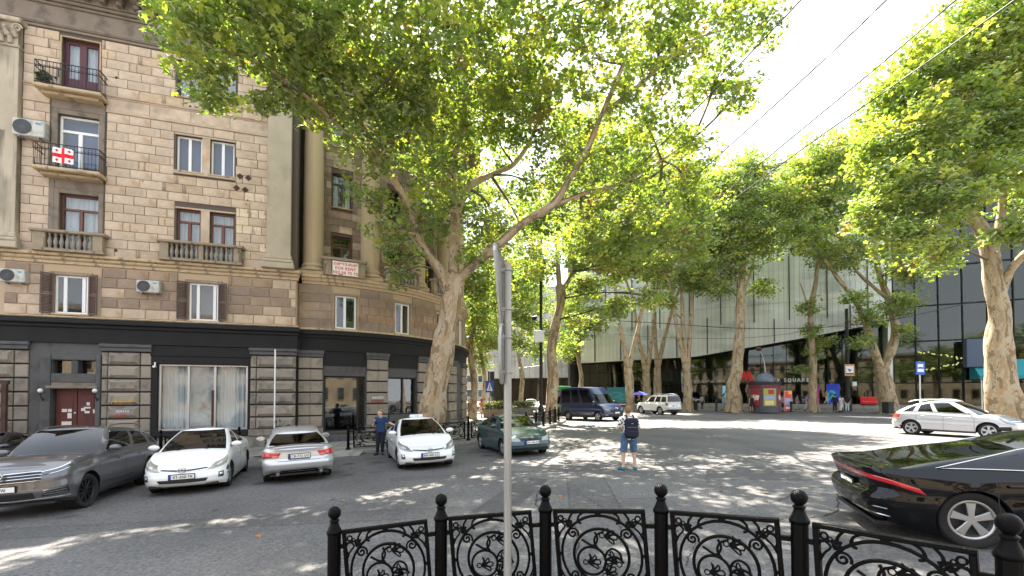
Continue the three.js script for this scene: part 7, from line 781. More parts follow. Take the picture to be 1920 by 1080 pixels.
  part('shoes', capsules([[J.anL, J.toL, 0.046, 0.040], [J.anR, J.toR, 0.046, 0.040], [[J.anL[0], 0.045, J.anL[2] - 0.02], J.toL, 0.048, 0.042], [[J.anR[0], 0.045, J.anR[2] - 0.02], J.toR, 0.048, 0.042]], [bb[0], [-0.01, 0.22], bb[2]], res, 0.02, (X, Y) => Math.max(Y - 0.16, -Y + 0.0)), o.shoes ?? cloth(0.03, 0.03, 0.035), g);
  if (o.hair !== null) part('hair', capsules([[hp(-0.03, 0.06, 0), hp(0.0, 0.065, 0), 0.098, 0.094], [hp(-0.055, 0.0, 0), hp(-0.05, 0.03, 0), 0.072, 0.08], ...(o.longHair ? [[hp(-0.07, 0.0, 0), hp(-0.09, -0.22, 0), 0.07, 0.05]] : [])], [0, 1, 2].map((k) => [hd[k] - 0.36 + (k === 1 ? 0 : 0.12), hd[k] + 0.24]), res, 0.03, (X, Y, Z) => { const fx = (X - hd[0]) * face.x + (Z - hd[2]) * face.z; return fx > 0.03 ? (hd[1] + 0.075 + (fx - 0.03) * 0.3) - Y : (o.longHair ? -1 : hd[1] - 0.05 - Y); }), o.hair ?? hairM.dark, g);
  if (res > 60) part('eyes', [ball(0.011, ...hp(0.083, 0.018, 0.033)), ball(0.011, ...hp(0.083, 0.018, -0.033)), tube([hp(0.078, -0.062, 0.024), hp(0.084, -0.06, 0), hp(0.078, -0.062, -0.024)], 0.005)], cloth(0.03, 0.02, 0.02), g);
  return g;
}
{ // man with backpack, standing in the road with his back to us, looking down at his hands
  const pat = canvasTex(128, 128, (g) => { g.fillStyle = '#e6e3dc'; g.fillRect(0, 0, 128, 128); g.fillStyle = '#15161c'; const r = rng(4); for (let k = 0; k < 26; k++) { g.beginPath(); g.ellipse(r() * 128, r() * 128, 4 + r() * 9, 3 + r() * 5, r() * 3, 0, 7); g.fill(); } }); pat.wrapS = pat.wrapT = THREE.RepeatWrapping; pat.repeat.set(2.6, 2.6);
  const J = { head: [0, 1.60, 0.09], neck: [0, 1.47, 0.02], elL: [0.30, 1.14, 0.04], wrL: [0.13, 1.12, 0.26], elR: [-0.30, 1.14, 0.04], wrR: [-0.12, 1.13, 0.26], hiL: [0.10, 0.93, 0], knL: [0.15, 0.50, 0.02], anL: [0.17, 0.09, -0.03], toL: [0.24, 0.035, 0.12], hiR: [-0.10, 0.93, 0], knR: [-0.14, 0.50, 0.02], anR: [-0.16, 0.09, -0.03], toR: [-0.20, 0.035, 0.14] };
  const p = person('man with dark backpack, denim shorts and teal shoes standing in the road', 3.21, -12.52, Math.PI + 0.06, { y: gY(3.21), J, h: 1.76, res: 92, shirt: mat({ map: pat, roughness: 0.95 }), trousers: mat({ color: lin(0.10, 0.19, 0.36), roughness: 0.95, map: rep(plasterMap, 2), bumpMap: rep(bumpFine, 8), bumpScale: 0.002 }), hem: 0.50, loose: 0.032, cuff: cloth(0.55, 0.62, 0.70), shoes: cloth(0.01, 0.16, 0.22), hair: hairM.fair, skin: 1, look: [0, -0.4, 1], shirtLo: 0.84, curl: 1 });
  const b = group('backpack', p); b.position.set(0, 0, -0.005); part('pack_body', capsules([[[-0.09, 1.0, -0.22], [0.09, 1.0, -0.22], 0.10, 0.10], [[-0.09, 1.34, -0.20], [0.09, 1.34, -0.20], 0.085, 0.085], [[-0.09, 1.0, -0.22], [-0.09, 1.34, -0.20], 0.10, 0.085], [[0.09, 1.0, -0.22], [0.09, 1.34, -0.20], 0.10, 0.085], [[0, 1.0, -0.22], [0, 1.34, -0.20], 0.11, 0.095]], [[-0.3, 0.3], [0.8, 1.55], [-0.42, 0.0]], 60, 0.03), cloth(0.010, 0.011, 0.026), b); part('pack_pocket', rbox(0.24, 0.17, 0.05, 0.03, 0, 1.02, -0.325), cloth(0.012, 0.013, 0.03), b); part('pack_zip', [box(0.30, 0.006, 0.01, 0, 1.19, -0.322), box(0.05, 0.02, 0.008, 0, 1.29, -0.305)], cloth(0.3, 0.3, 0.32), b); for (const s of [1, -1]) part('strap', tube(spline([[s * 0.09, 1.40, -0.15], [s * 0.10, 1.50, -0.03], [s * 0.11, 1.42, 0.10], [s * 0.13, 1.2, 0.13], [s * 0.13, 1.04, -0.08]], 14), 0.022, 0.02, 6), cloth(0.012, 0.012, 0.02), b);
}
{ // man beside the taxi, one arm resting on its roof edge
  const J = { elL: [0.33, 1.24, 0.02], wrL: [0.52, 1.17, 0.06], elR: [-0.28, 1.16, 0.02], wrR: [-0.20, 1.32, 0.20], head: [-0.01, 1.62, 0.02], knL: [0.08, 0.50, 0.03], anL: [0.07, 0.09, 0], toL: [0.13, 0.035, 0.15], anR: [-0.12, 0.09, -0.02], toR: [-0.20, 0.035, 0.12], pelvis: [0.02, 0.95, 0] };
  person('man in navy polo and dark trousers leaning on the taxi', -5.06, -17.55, 0.12, { J, h: 1.74, y: gY(-5.06), res: 88, fat: 1.16, shirt: cloth(0.010, 0.035, 0.10), trousers: cloth(0.012, 0.013, 0.022), hair: hairM.fair, look: [-0.9, 0, 0.45], skin: 1, curl: 0.8 });
}
{ // passers-by on both pavements
  const G1 = 'people on the corner pavement', G2 = 'people along the mall pavement', y = 0.14, c = cloth; const at = (px, d) => [(px - 960) / 853 * d, -d];
  const folk = [
    ['woman in dark top and black shorts walking by the curved shopfront', 880, 41, 0.6, { pose: walk, shirt: c(0.05, 0.05, 0.08), trousers: c(0.02, 0.02, 0.022), hem: 0.62, sleeve: 'none', longHair: true, group: G1 }],
    ['woman in red and white top with a cream skirt near the crossing sign', 903, 42, 2.8, { pose: walk, shirt: c(0.45, 0.2, 0.18), trousers: c(0.62, 0.54, 0.44), skirt: 0.5, longHair: true, hair: hairM.brown, group: G1 }], ['person in a white shirt beside the crossing sign pole', 917, 42.5, 0.2, { pose: walk, shirt: c(0.6, 0.6, 0.6), trousers: c(0.5, 0.46, 0.4), group: G1 }], ['person in mustard shirt walking past the planter', 926, 44, 3.0, { pose: walk, shirt: c(0.45, 0.33, 0.12), trousers: c(0.4, 0.34, 0.26), hem: 0.55, group: G1 }],
    ['person holding the blue umbrella behind the white jeep', 1197, 48.6, 0.4, { J: { elR: [-0.22, 1.2, 0.12], wrR: [-0.10, 1.34, 0.22] }, shirt: c(0.02, 0.02, 0.022), trousers: c(0.02, 0.02, 0.03), group: G2 }],
    ['person in grey shirt and black trousers climbing the mall steps', 1316, 55.5, 2.2, { pose: walk, shirt: c(0.3, 0.3, 0.3), trousers: c(0.015, 0.015, 0.016), group: G2 }], ['person in white shirt behind the litter bin', 1296, 55, 0.3, { shirt: c(0.65, 0.65, 0.66), trousers: c(0.03, 0.03, 0.05), group: G2 }], ['person in pale blue walking left of the swollen tree', 1356, 51.5, 1.3, { pose: walk, shirt: c(0.32, 0.42, 0.48), trousers: c(0.25, 0.33, 0.42), group: G2 }],
    ['woman in lilac dress right of the swollen tree', 1385, 47.6, 0.1, { shirt: c(0.42, 0.38, 0.6), trousers: c(0.42, 0.38, 0.6), skirt: 0.45, longHair: true, hair: hairM.fair, group: G2 }], ['woman in black dress standing before the kiosk posters', 1409, 46.1, Math.PI, { shirt: c(0.012, 0.012, 0.013), trousers: c(0.012, 0.012, 0.013), skirt: 0.6, sleeve: 'none', longHair: true, hair: hairM.fair, group: G2 }], ['person in white top beside the kiosk stand', 1467, 47.2, 0.4, { shirt: c(0.62, 0.6, 0.58), trousers: c(0.02, 0.06, 0.05), hem: 0.45, group: G2 }],
    ['person in olive shirt and grey trousers walking under the letters', 1494, 51.5, 1.4, { pose: walk, shirt: c(0.24, 0.22, 0.17), trousers: c(0.3, 0.3, 0.3), hem: 0.2, group: G2 }], ['person in blue print top left of the slender tree', 1513, 49.4, 0.5, { pose: walk, shirt: c(0.22, 0.24, 0.55), trousers: c(0.5, 0.5, 0.6), group: G2 }], ['person in tan shirt leaning by the purple poster', 1549, 54, 1.2, { pose: walk, shirt: c(0.42, 0.28, 0.17), trousers: c(0.5, 0.42, 0.3), group: G2 }],
    ['man in dark suit beside the woman in white', 1565, 47.2, 2.9, { shirt: c(0.012, 0.012, 0.016), trousers: c(0.012, 0.012, 0.016), sleeve: 'long', h: 1.82, group: G2 }], ['woman in long white dress between two dark-clothed people', 1577, 47.3, 3.1, { shirt: c(0.62, 0.6, 0.62), trousers: c(0.66, 0.64, 0.66), skirt: 0.12, longHair: true, group: G2 }], ['person in black top and pale jeans beside the black post', 1588, 46.8, 2.7, { shirt: c(0.015, 0.015, 0.016), trousers: c(0.5, 0.55, 0.6), longHair: true, group: G2 }],
    ['person in dark jacket beside the red seats', 1619, 54.5, 1.4, { shirt: c(0.03, 0.03, 0.03), trousers: c(0.03, 0.03, 0.035), sleeve: 'long', group: G2 }], ['person in navy half hidden behind the forked tree', 1654, 47.5, 0.2, { shirt: c(0.02, 0.03, 0.08), trousers: c(0.02, 0.025, 0.06), group: G2 }],
  ];
  for (const [l, px, d, yaw, o] of folk) { const [X, Z] = at(px, d), w = (X - mallO.x) * mallN.x + (Z - mallO.z) * mallN.z; const yy = o.group === G2 ? (w < -4.2 ? 0.24 + 0.15 * clamp(Math.ceil((-4.2 - w) / 0.36), 0, 4) : 0.24) : y + gY(X); person(l, X, Z, yaw, { res: 34, ...o, y: yy }); }
}
// ---------- iron railings ----------
function spiral(cx, cy, r, turns, start, dirn = 1, n = 22) { const p = []; for (let i = 0; i <= n; i++) { const k = i / n, a = start + dirn * turns * 2 * Math.PI * k, q = r * (1 - 0.86 * k); p.push([cx + Math.cos(a) * q, cy + Math.sin(a) * q, 0]); } return p; }
function circle(cx, cy, r, a0 = 0, a1 = 2 * Math.PI, n = 36, sy = 1) { const p = []; for (let i = 0; i <= n; i++) { const a = lerp(a0, a1, i / n); p.push([cx + Math.cos(a) * r, cy + Math.sin(a) * r * sy, 0]); } return p; }
// scroll work of one panel, 0.80 wide and 0.76 high, centred
function leafCluster(x, y, a, s) { const out = [], rot = ([p, q]) => [x + (p * Math.cos(a) - q * Math.sin(a)) * s, y + (p * Math.sin(a) + q * Math.cos(a)) * s, 0]; out.push(tube(circle(x, y, 0.022 * s, 0, 6.28, 12), 0.006 * Math.sqrt(s), 0.006, 5)); for (const [b, l] of [[0, 0.10], [0.55, 0.12], [1.1, 0.11], [1.65, 0.09]]) { const c = Math.cos(b), d = Math.sin(b); out.push(tube(spline([[0.02, 0.01], [0.02 + l * 0.35 * c + 0.02, l * 0.5 * d + 0.02], [0.02 + l * c, l * d], [0.02 + l * 0.9 * c + 0.02, l * 0.8 * d - 0.02], [0.03, 0.0]].map(rot), 12), 0.0075, 0.0075, 5)); } return out; }
const scrollGeo = (() => {
  const t = [], T = (p, r = 0.0105) => t.push(tube(p, r, r, 6)); T(circle(0, -0.02, 0.345), 0.013); T(circle(0, -0.03, 0.238), 0.014); T(circle(-0.085, -0.075, 0.122), 0.012); T(circle(0.11, -0.12, 0.085, 0.4, 4.6, 20), 0.011);
  T(spline([[-0.16, 0.11, 0], [-0.06, 0.06, 0], [-0.02, 0.12, 0], [-0.04, 0.18, 0]], 14)); T(spline([[0.03, -0.06, 0], [0.05, 0.0, 0], [0.10, 0.035, 0], [0.16, 0.0, 0], [0.175, -0.06, 0]], 16)); T(spline([[-0.02, 0.03, 0], [-0.05, 0.09, 0], [-0.03, 0.15, 0], [0.04, 0.185, 0]], 14));
  for (const q of [leafCluster(0.02, 0.15, -0.5, 0.95), leafCluster(-0.14, -0.09, -0.3, 0.95), leafCluster(0.15, -0.10, 2.2, 1.0), leafCluster(0.02, -0.20, 0.3, 0.85), leafCluster(0.30, 0.285, 3.6, 0.55), leafCluster(-0.30, 0.285, 5.2, 0.55), leafCluster(0.30, -0.33, 1.6, 0.55), leafCluster(-0.30, -0.33, 0.0, 0.55)]) t.push(...q);
  for (const [sx, sy] of [[1, 1], [-1, 1], [1, -1], [-1, -1]]) { const m = (p) => p.map(([x, y, z]) => [x * sx, y * sy - 0.02, z]); T(m(spiral(0.235, 0.185, 0.052, 1.6, 3.6, -1)), 0.010); T(m(spline([[0.12, 0.375, 0], [0.17, 0.34, 0], [0.18, 0.285, 0], [0.15, 0.275, 0]], 10))); T(m(spline([[0.235, 0.245, 0], [0.26, 0.31, 0], [0.22, 0.375, 0]], 9))); T(m(spline([[0.25, 0.24, 0], [0.30, 0.29, 0], [0.375, 0.27, 0]], 9))); T(m(circle(0.335, 0.32, 0.022, 0, 6.28, 10)), 0.008); T(m(spline([[0.335, 0.29, 0], [0.30, 0.25, 0], [0.34, 0.20, 0], [0.37, 0.14, 0]], 10)), 0.009); T(m(spline([[0.35, 0.29, 0], [0.375, 0.23, 0], [0.35, 0.17, 0]], 8)), 0.008); T(m(spline([[0.345, 0.0, 0], [0.37, 0.01, 0], [0.375, -0.02, 0]], 5)), 0.008); }
  t.push(box(0.05, 0.03, 0.03, 0, 0.345, 0)); return merge(t);
})();
const panelFrame = merge([box(0.80, 0.035, 0.04, 0, 0.3625, 0, 0.006), box(0.80, 0.035, 0.04, 0, -0.4, 0, 0.006), box(0.035, 0.727, 0.04, -0.3825, -0.0188, 0, 0.006), box(0.035, 0.727, 0.04, 0.3825, -0.0188, 0, 0.006)]);
const postGeo = (() => { const sh = []; const n = 20; for (let k = 0; k < n; k++) { } const flute = new THREE.CylinderGeometry(0.058, 0.058, 0.86, 36, 1), q = flute.attributes.position; for (let i = 0; i < q.count; i++) { const a = Math.atan2(q.getZ(i), q.getX(i)), k = 1 - 0.09 * (0.5 + 0.5 * Math.cos(a * 12)); q.setX(i, q.getX(i) * k); q.setZ(i, q.getZ(i) * k); } flute.computeVertexNormals(); return { shaft: flute.translate(0, 0.43, 0), cap: lathe([[0, 0.86], [0.066, 0.86], [0.068, 0.88], [0.062, 0.89], [0.046, 0.925], [0.036, 0.955], [0.034, 0.965], [0.042, 0.972], [0.043, 0.982], [0.030, 0.99], [0.026, 1.0]], 24), ball: ball(0.056, 0, 1.045, 0, 1, 1.04, 1, 24), foot: lathe([[0.10, 0], [0.10, 0.05], [0.075, 0.07], [0.07, 0.12], [0.06, 0.13]], 20) }; })();
const bracketGeo = box(0.12, 0.035, 0.03);
function railing(label, posts, skip, groupName, scale = 1) {
  const f = thing('iron_railing', label, 'railing', [posts[0][0], posts[0][1], posts[0][2]], 0, groupName), o = posts[0]; let first = null, p0 = null, panel0 = null;
  posts.forEach(([x, y, z], i) => {
    let p; if (!p0) { p = p0 = group('post', f); part('shaft', postGeo.shaft, M.iron, p); part('post_cap', postGeo.cap, M.iron, p); part('ball_finial', postGeo.ball, M.iron, p); part('post_foot', postGeo.foot, M.iron, p); } else { p = p0.clone(); f.add(p); } p.position.set(x - o[0], y - o[1], z - o[2]); p.scale.setScalar(scale);
    if (!i || skip?.includes(i)) return; const [a, b, c] = posts[i - 1], dx = x - a, dz = z - c, L = Math.hypot(dx, dz), m = [(x + a) / 2 - o[0], (y + b) / 2 + 0.50 * scale - o[1], (z + c) / 2 - o[2]];
    let g; if (!panel0) { g = panel0 = group('panel', f); part('panel_frame', panelFrame, M.iron, g); part('scrollwork', scrollGeo, M.iron, g); for (const [bx, by] of [[-0.455, 0.24], [0.455, 0.24], [-0.455, -0.26], [0.455, -0.26]]) part('bracket', bracketGeo, M.iron, g).position.set(bx, by, 0); } else { g = panel0.clone(); f.add(g); } g.position.set(...m); g.rotation.set(0, Math.atan2(-dz, dx), Math.atan2(y - b, L) * (Math.abs(y - b) > 0.001 ? 1 : 0)); g.scale.set(L / 1.0, scale, 1);
  });
  return f;
}
{
  const h = (x) => 0.03 + 0.085 * x; railing('ornate black iron railing with ball-topped posts along the near pavement', [[-1.59, -4.1], [-0.66, -4.26], [0.31, -4.25], [1.27, -3.9], [2.09, -3.33], [2.68, -2.47]].map(([x, z]) => [x, h(x), z]));
  const walkK = (from, to, step) => { const out = []; let acc = 1e9, last = null; for (const [x, z] of kerbLine) { if (x < from[0] && z > from[1]) continue; if (last) acc += Math.hypot(x - last[0], z - last[1]); last = [x, z]; if (acc >= step) { out.push([x - 0.30, 0.14 + gY(x - 0.3), z - 0.34]); acc = 0; } if (x > to[0] || z < to[1]) break; } return out; };
  railing('low iron railing between the parked cars and the shop window', walkK([-15, -16], [-9.6, -90], 1.3), null, 'railings along the corner kerb'); railing('iron railing running from the shop door past the taxi to the corner', walkK([-5.9, -17.9], [3.7, -33.4], 1.35), null, 'railings along the corner kerb');
}
// ---------- poles, signs, street furniture ----------
{ // galvanised pole with two road signs seen nearly edge-on
  const p = thing('sign_pole', 'grey metal pole in front with the edge-on backs of two road signs', 'sign pole', [-0.037, 0.03, -3.9]); part('pole', cyl(0.033, 0.033, 3.14, 0, 1.51, 0, 20), M.galv, p); part('pole_cap', cyl(0.035, 0.030, 0.03, 0, 3.095, 0, 16), M.trim, p);
  const sg = (name, g, y, a) => { const o = group(name, p); o.position.set(-0.05, y, 0.02); o.rotation.y = -Math.PI / 2 + a; part('sign_plate', g, M.alu, o); return o; }; const a = sg('yield_sign', extrude([[-0.36, 0.25], [0.36, 0.25], [0.38, 0.19], [0.04, -0.34], [-0.04, -0.34], [-0.38, 0.19]], 0.012, 0.004), 2.90, -0.12); part('sign_rim', tube([[-0.37, 0.24, 0.0], [0.37, 0.24, 0.0], [0, -0.35, 0.0], [-0.37, 0.24, 0.0]], 0.014), M.galv, a); const b = sg('round_sign', cyl(0.25, 0.25, 0.014, 0, 0, 0, 32, 'z'), 2.32, -0.05); part('sign_rim', new THREE.TorusGeometry(0.25, 0.014, 6, 36), M.galv, b);
  for (const y of [3.04, 2.70, 2.46, 2.16]) part('clamp', [new THREE.TorusGeometry(0.037, 0.008, 6, 18).rotateX(Math.PI / 2).translate(0, y, 0), box(0.05, 0.03, 0.03, -0.035, y, 0.01)], M.galv, p);
}
{ const p = thing('thin_pole', 'thin pale pole behind the silver saloon', 'pole', [-9.49, -0.31, -18.2]); part('pole', cyl(0.026, 0.026, 4.1, 0, 2.05, 0, 12), M.whitePaint, p); part('pole_foot', cyl(0.08, 0.07, 0.05, 0, 0.025, 0, 12), M.galv, p); part('pole_cap', ball(0.028, 0, 4.1, 0), M.whitePaint, p); }
const signFace = (draw, w = 128, h = 128) => mat({ map: canvasTex(w, h, draw), roughness: 0.5 });
{
  const p = thing('crossing_sign', 'blue pedestrian crossing sign on a pole by the corner', 'sign', [-1.78, 0.14 + gY(-1.78), -36.2]); part('pole', cyl(0.04, 0.04, 3.9, 0, 1.95, 0, 10), M.galv, p); const m = signFace((g) => { g.fillStyle = '#1c57b0'; g.fillRect(0, 0, 128, 128); g.fillStyle = '#f2f2f2'; g.beginPath(); g.moveTo(64, 12); g.lineTo(118, 112); g.lineTo(10, 112); g.fill(); g.fillStyle = '#161616'; g.beginPath(); g.arc(66, 46, 7, 0, 7); g.fill(); g.lineWidth = 8; g.strokeStyle = '#161616'; g.beginPath(); g.moveTo(66, 54); g.lineTo(62, 80); g.lineTo(46, 106); g.moveTo(62, 80); g.lineTo(80, 104); g.moveTo(66, 60); g.lineTo(84, 72); g.moveTo(66, 60); g.lineTo(48, 74); g.stroke(); }); part('sign_board', box(0.62, 0.92, 0.02, 0, 2.72, 0.05), M.signBlue, p); part('sign_face', sheet(0.58, 0.88).translate(0, 2.72, 0.064), m, p); part('sign_back', [box(0.5, 0.75, 0.02, 0.12, 3.55, -0.02)], M.plasticDark, p);
}
{ // black lamp post at the corner with a white cabinet
  const p = thing('lamp_post', 'tall black lamp post with white cabinet beside the leaning tree', 'lamp post', [2.12, 0.14 + gY(2.12), -33.2]); part('post_base', lathe([[0.26, 0], [0.26, 0.5], [0.20, 0.6], [0.20, 1.0], [0.13, 1.15]], 18), M.ironMatt, p); part('shaft', cyl(0.13, 0.09, 12.4, 0, 7.3, 0, 16), M.ironMatt, p); part('cabinet', rbox(0.75, 0.85, 0.4, 0.04, -0.16, 6.2, 0.25), M.whitePaint, p); part('loudspeaker', cyl(0.22, 0.12, 0.35, -0.5, 7.55, 0.1, 12, 'x'), M.ironMatt, p); part('cross_arm', tube([[-1.6, 3.9, 0], [-0.6, 4.0, 0], [0, 4.1, 0]], 0.03), M.galv, p);
}
{ const [x, z] = mp(5.7, -0.9), p = thing('black_post', 'black mall-side post carrying a square orange and white sign', 'lamp post', [x, 0.24, z]); part('post_base', lathe([[0.36, 0], [0.36, 1.3], [0.24, 1.5], [0.22, 2.2]], 16), M.ironMatt, p); part('shaft', cyl(0.2, 0.14, 9, 0, 6.4, 0, 14), M.ironMatt, p); const m = signFace((g) => { g.fillStyle = '#e8903a'; g.fillRect(0, 0, 128, 128); g.fillStyle = '#f3f3f3'; g.fillRect(10, 18, 108, 92); g.fillStyle = '#23306e'; g.fillRect(10, 98, 108, 14); g.beginPath(); g.moveTo(30, 46); g.lineTo(92, 62); g.lineTo(60, 84); g.fill(); }); part('sign_board', box(0.98, 1.2, 0.06, 0.0, 4.35, 0.3), M.whitePaint, p); part('sign_face', sheet(0.95, 1.16).translate(0, 4.35, 0.335), m, p); part('small_sign', box(0.45, 0.45, 0.04, 0.55, 2.9, 0.25), M.whitePaint, p); }
{ const d = 36, x = (1725 - 960) / 853 * d, p = thing('bus_stop_sign', 'blue bus stop sign on a pale pole behind the passing crossover', 'sign', [x, 0.24, -d]), m = signFace((g) => { g.fillStyle = '#2c62c4'; g.fillRect(0, 0, 128, 160); g.fillStyle = '#eef0f4'; g.fillRect(22, 26, 84, 50); g.fillRect(16, 88, 96, 40); g.fillStyle = '#1c2c50'; g.fillRect(30, 66, 70, 10); }, 128, 160); part('pole', cyl(0.05, 0.05, 4.4, 0, 2.2, 0, 10), M.whitePaint, p); part('sign_board', rbox(0.72, 1.05, 0.05, 0.02, 0, 3.85, 0.06), M.signBlue, p); part('sign_face', sheet(0.66, 0.98).translate(0, 3.85, 0.088), m, p); }
{ // advertising kiosk
  const d = 46.4, x = (1434 - 960) / 853 * d, p = thing('kiosk', 'grey six-sided advertising kiosk with dome and bright posters', 'kiosk', [x, 0.24, -d], 0.35), grey = mat({ color: lin(0.07, 0.07, 0.09), roughness: 0.5 }); const R6 = 1.45; part('kiosk_body', new THREE.CylinderGeometry(R6, R6, 2.75, 6).translate(0, 1.375, 0), grey, p); part('kiosk_cornice', [new THREE.CylinderGeometry(R6 + 0.22, R6 + 0.06, 0.3, 6).translate(0, 2.9, 0)], grey, p); part('dome', new THREE.SphereGeometry(0.95, 20, 10, 0, 6.3, 0, Math.PI / 2).scale(1, 0.95, 1).translate(0, 3.05, 0), mat({ color: lin(0.11, 0.13, 0.18), roughness: 0.4 }), p); part('mast', tube(spline([[0.1, 3.9, 0], [0, 4.8, 0], [-0.25, 5.6, 0], [-0.7, 6.3, 0]], 12), 0.045), M.alu, p); part('mast_lamp', ball(0.3, -0.75, 6.4, 0, 1, 0.7, 1), M.rust, p);
  const ads = [(g) => { g.fillStyle = '#96323a'; g.fillRect(0, 0, 128, 160); g.fillStyle = '#f0d8d4'; for (let k = 0; k < 9; k++) { g.beginPath(); g.ellipse(24 + 10 * k, 80 + 14 * Math.sin(k * 2), 16, 12, k, 0, 7); g.fill(); } g.fillStyle = '#6c8a72'; g.fillRect(50, 60, 20, 12); }, (g) => { g.fillStyle = '#a89a4c'; g.fillRect(0, 0, 128, 160); g.fillStyle = '#a83038'; g.fillRect(48, 12, 60, 40); g.fillStyle = '#8fa8d4'; g.fillRect(10, 70, 104, 30); g.fillStyle = '#d8c890'; g.fillRect(16, 110, 90, 40); }];
  for (let k = 0; k < 6; k++) { const a = k * Math.PI / 3 + Math.PI / 6, q = R6 * Math.cos(Math.PI / 6); const o = part('poster', box(1.15, 1.75, 0.04, 0, 0, 0), signFace(ads[k % 2], 128, 160), p), uv = o.geometry.attributes.uv, gp = o.geometry.attributes.position; for (let i = 0; i < uv.count; i++) uv.setXY(i, gp.getX(i) / 1.15 + 0.5, gp.getY(i) / 1.75 + 0.5); o.position.set(Math.sin(a) * (q + 0.03), 1.5, Math.cos(a) * (q + 0.03)); o.rotation.y = a; const h = part('header_strip', box(1.3, 0.2, 0.04), mat({ color: lin(0.22, 0.02, 0.025), roughness: 0.6 }), p); h.position.set(Math.sin(a) * (q + 0.04), 2.6, Math.cos(a) * (q + 0.04)); h.rotation.y = a; }
}
{ const d = 46.6, x = (1477 - 960) / 853 * d, p = thing('banner_stand', 'upright orange and red banner stand beside the kiosk', 'banner', [x, 0.24, -d], 0.1), m = signFace((g) => { g.fillStyle = '#d8452e'; g.fillRect(0, 0, 128, 256); g.fillStyle = '#f0b040'; g.fillRect(70, 0, 58, 40); g.fillStyle = '#9aa6d0'; g.fillRect(10, 90, 100, 90); g.fillStyle = '#e8e0d8'; g.fillRect(20, 200, 90, 30); }, 128, 256); part('frame', box(0.85, 2.1, 0.06, 0, 1.1, 0), M.alu, p); part('banner_face', sheet(0.8, 2.04).translate(0, 1.1, 0.034), m, p); part('foot', box(0.9, 0.06, 0.5, 0, 0.03, 0), M.ironMatt, p); }
for (const [px, d, l] of [[1300, 51.5, 'dark square litter bin beside the three-stemmed tree'], [1664, 42.2, 'dark litter bin at the foot of the forked tree']]) { const p = thing('litter_bin', l, 'bin', [(px - 960) / 853 * d, 0.24, -d], 0.3); part('bin_body', rbox(0.72, 0.95, 0.6, 0.04, 0, 0.5, 0), M.ironMatt, p); part('bin_lid', rbox(0.8, 0.12, 0.68, 0.03, 0, 1.05, 0), M.plasticDark, p); }
[[1343, 47.5, 'black bollard left of the swollen plane tree'], [1483, 46.3, 'black bollard right of the banner stand']].forEach(([px, d, l]) => { const p = thing('bollard', l, 'bollard', [(px - 960) / 853 * d, 0.24, -d], 0, 'bollards on the mall pavement'); part('shaft', lathe([[0.16, 0], [0.16, 0.1], [0.11, 0.16], [0.10, 0.8], [0.13, 0.84]], 14), M.ironMatt, p); part('knob', ball(0.14, 0, 0.95, 0), M.ironMatt, p); });
for (const [px, d, n, l] of [[932, 42, 5, 'long brown planter full of shrubs by the crossing sign'], [975, 43.5, 4, 'pale stone planter with low shrubs beside the far railing']]) { // planters
  const p = thing('planter', l, 'planter', [(px - 960) / 853 * d, 0.14 + gY((px - 960) / 853 * d), -d]); part('planter_box', [box(2.5, 0.75, 0.9, 0, 0.375, 0, 0.03)], px < 950 ? M.brown[1] : M.kerb, p); part('soil', box(2.3, 0.04, 0.7, 0, 0.765, 0), M.twig, p); crown(p, Array.from({ length: n }, (_, k) => [-1 + 2 * k / (n - 1), 1.1, 0, 0.45]), [clumpsNear[0]], 60, 600 + px, 0.8);
}
{ // blue umbrella
  const d = 48.4, x = (1199 - 960) / 853 * d, p = thing('umbrella', 'open blue and purple umbrella held up behind the white jeep', 'umbrella', [x, 0.24 + 1.32, -d]); const T = new Tri(), m1 = mat({ color: lin(0.03, 0.06, 0.42), roughness: 0.7 }), T2 = new Tri(); for (let k = 0; k < 8; k++) { const a = k * Math.PI / 4, b = a + Math.PI / 4, q = (an, r, y) => [Math.cos(an) * r, y, Math.sin(an) * r], t = k < 5 && k > 1 ? T2 : T; t.tri(q(a, 0, 0.78), q(b, 0.5, 0.66), q(a, 0.5, 0.66)); t.quad(q(a, 0.5, 0.66), q(b, 0.5, 0.66), q(b, 0.92, 0.40), q(a, 0.92, 0.40)); } part('canopy', T.geo(), m1, p); part('canopy', T2.geo(), mat({ color: lin(0.20, 0.14, 0.5), roughness: 0.7 }), p); part('shaft', cyl(0.012, 0.012, 0.95, 0, 0.35, 0, 6), M.alu, p);
}
{ const [x, z] = mp(8.2, -5.2), p = thing('red_seat', 'red moulded bench on the mall steps', 'bench', [x, 0.84, z], mallTurn); part('seat', rbox(1.5, 0.4, 0.6, 0.1, 0, 0.25, 0), M.red, p); part('backrest', rbox(1.5, 0.5, 0.16, 0.06, 0, 0.65, -0.22), M.red, p); part('foot', box(1.3, 0.06, 0.4, 0, 0.03, 0), M.ironMatt, p); }
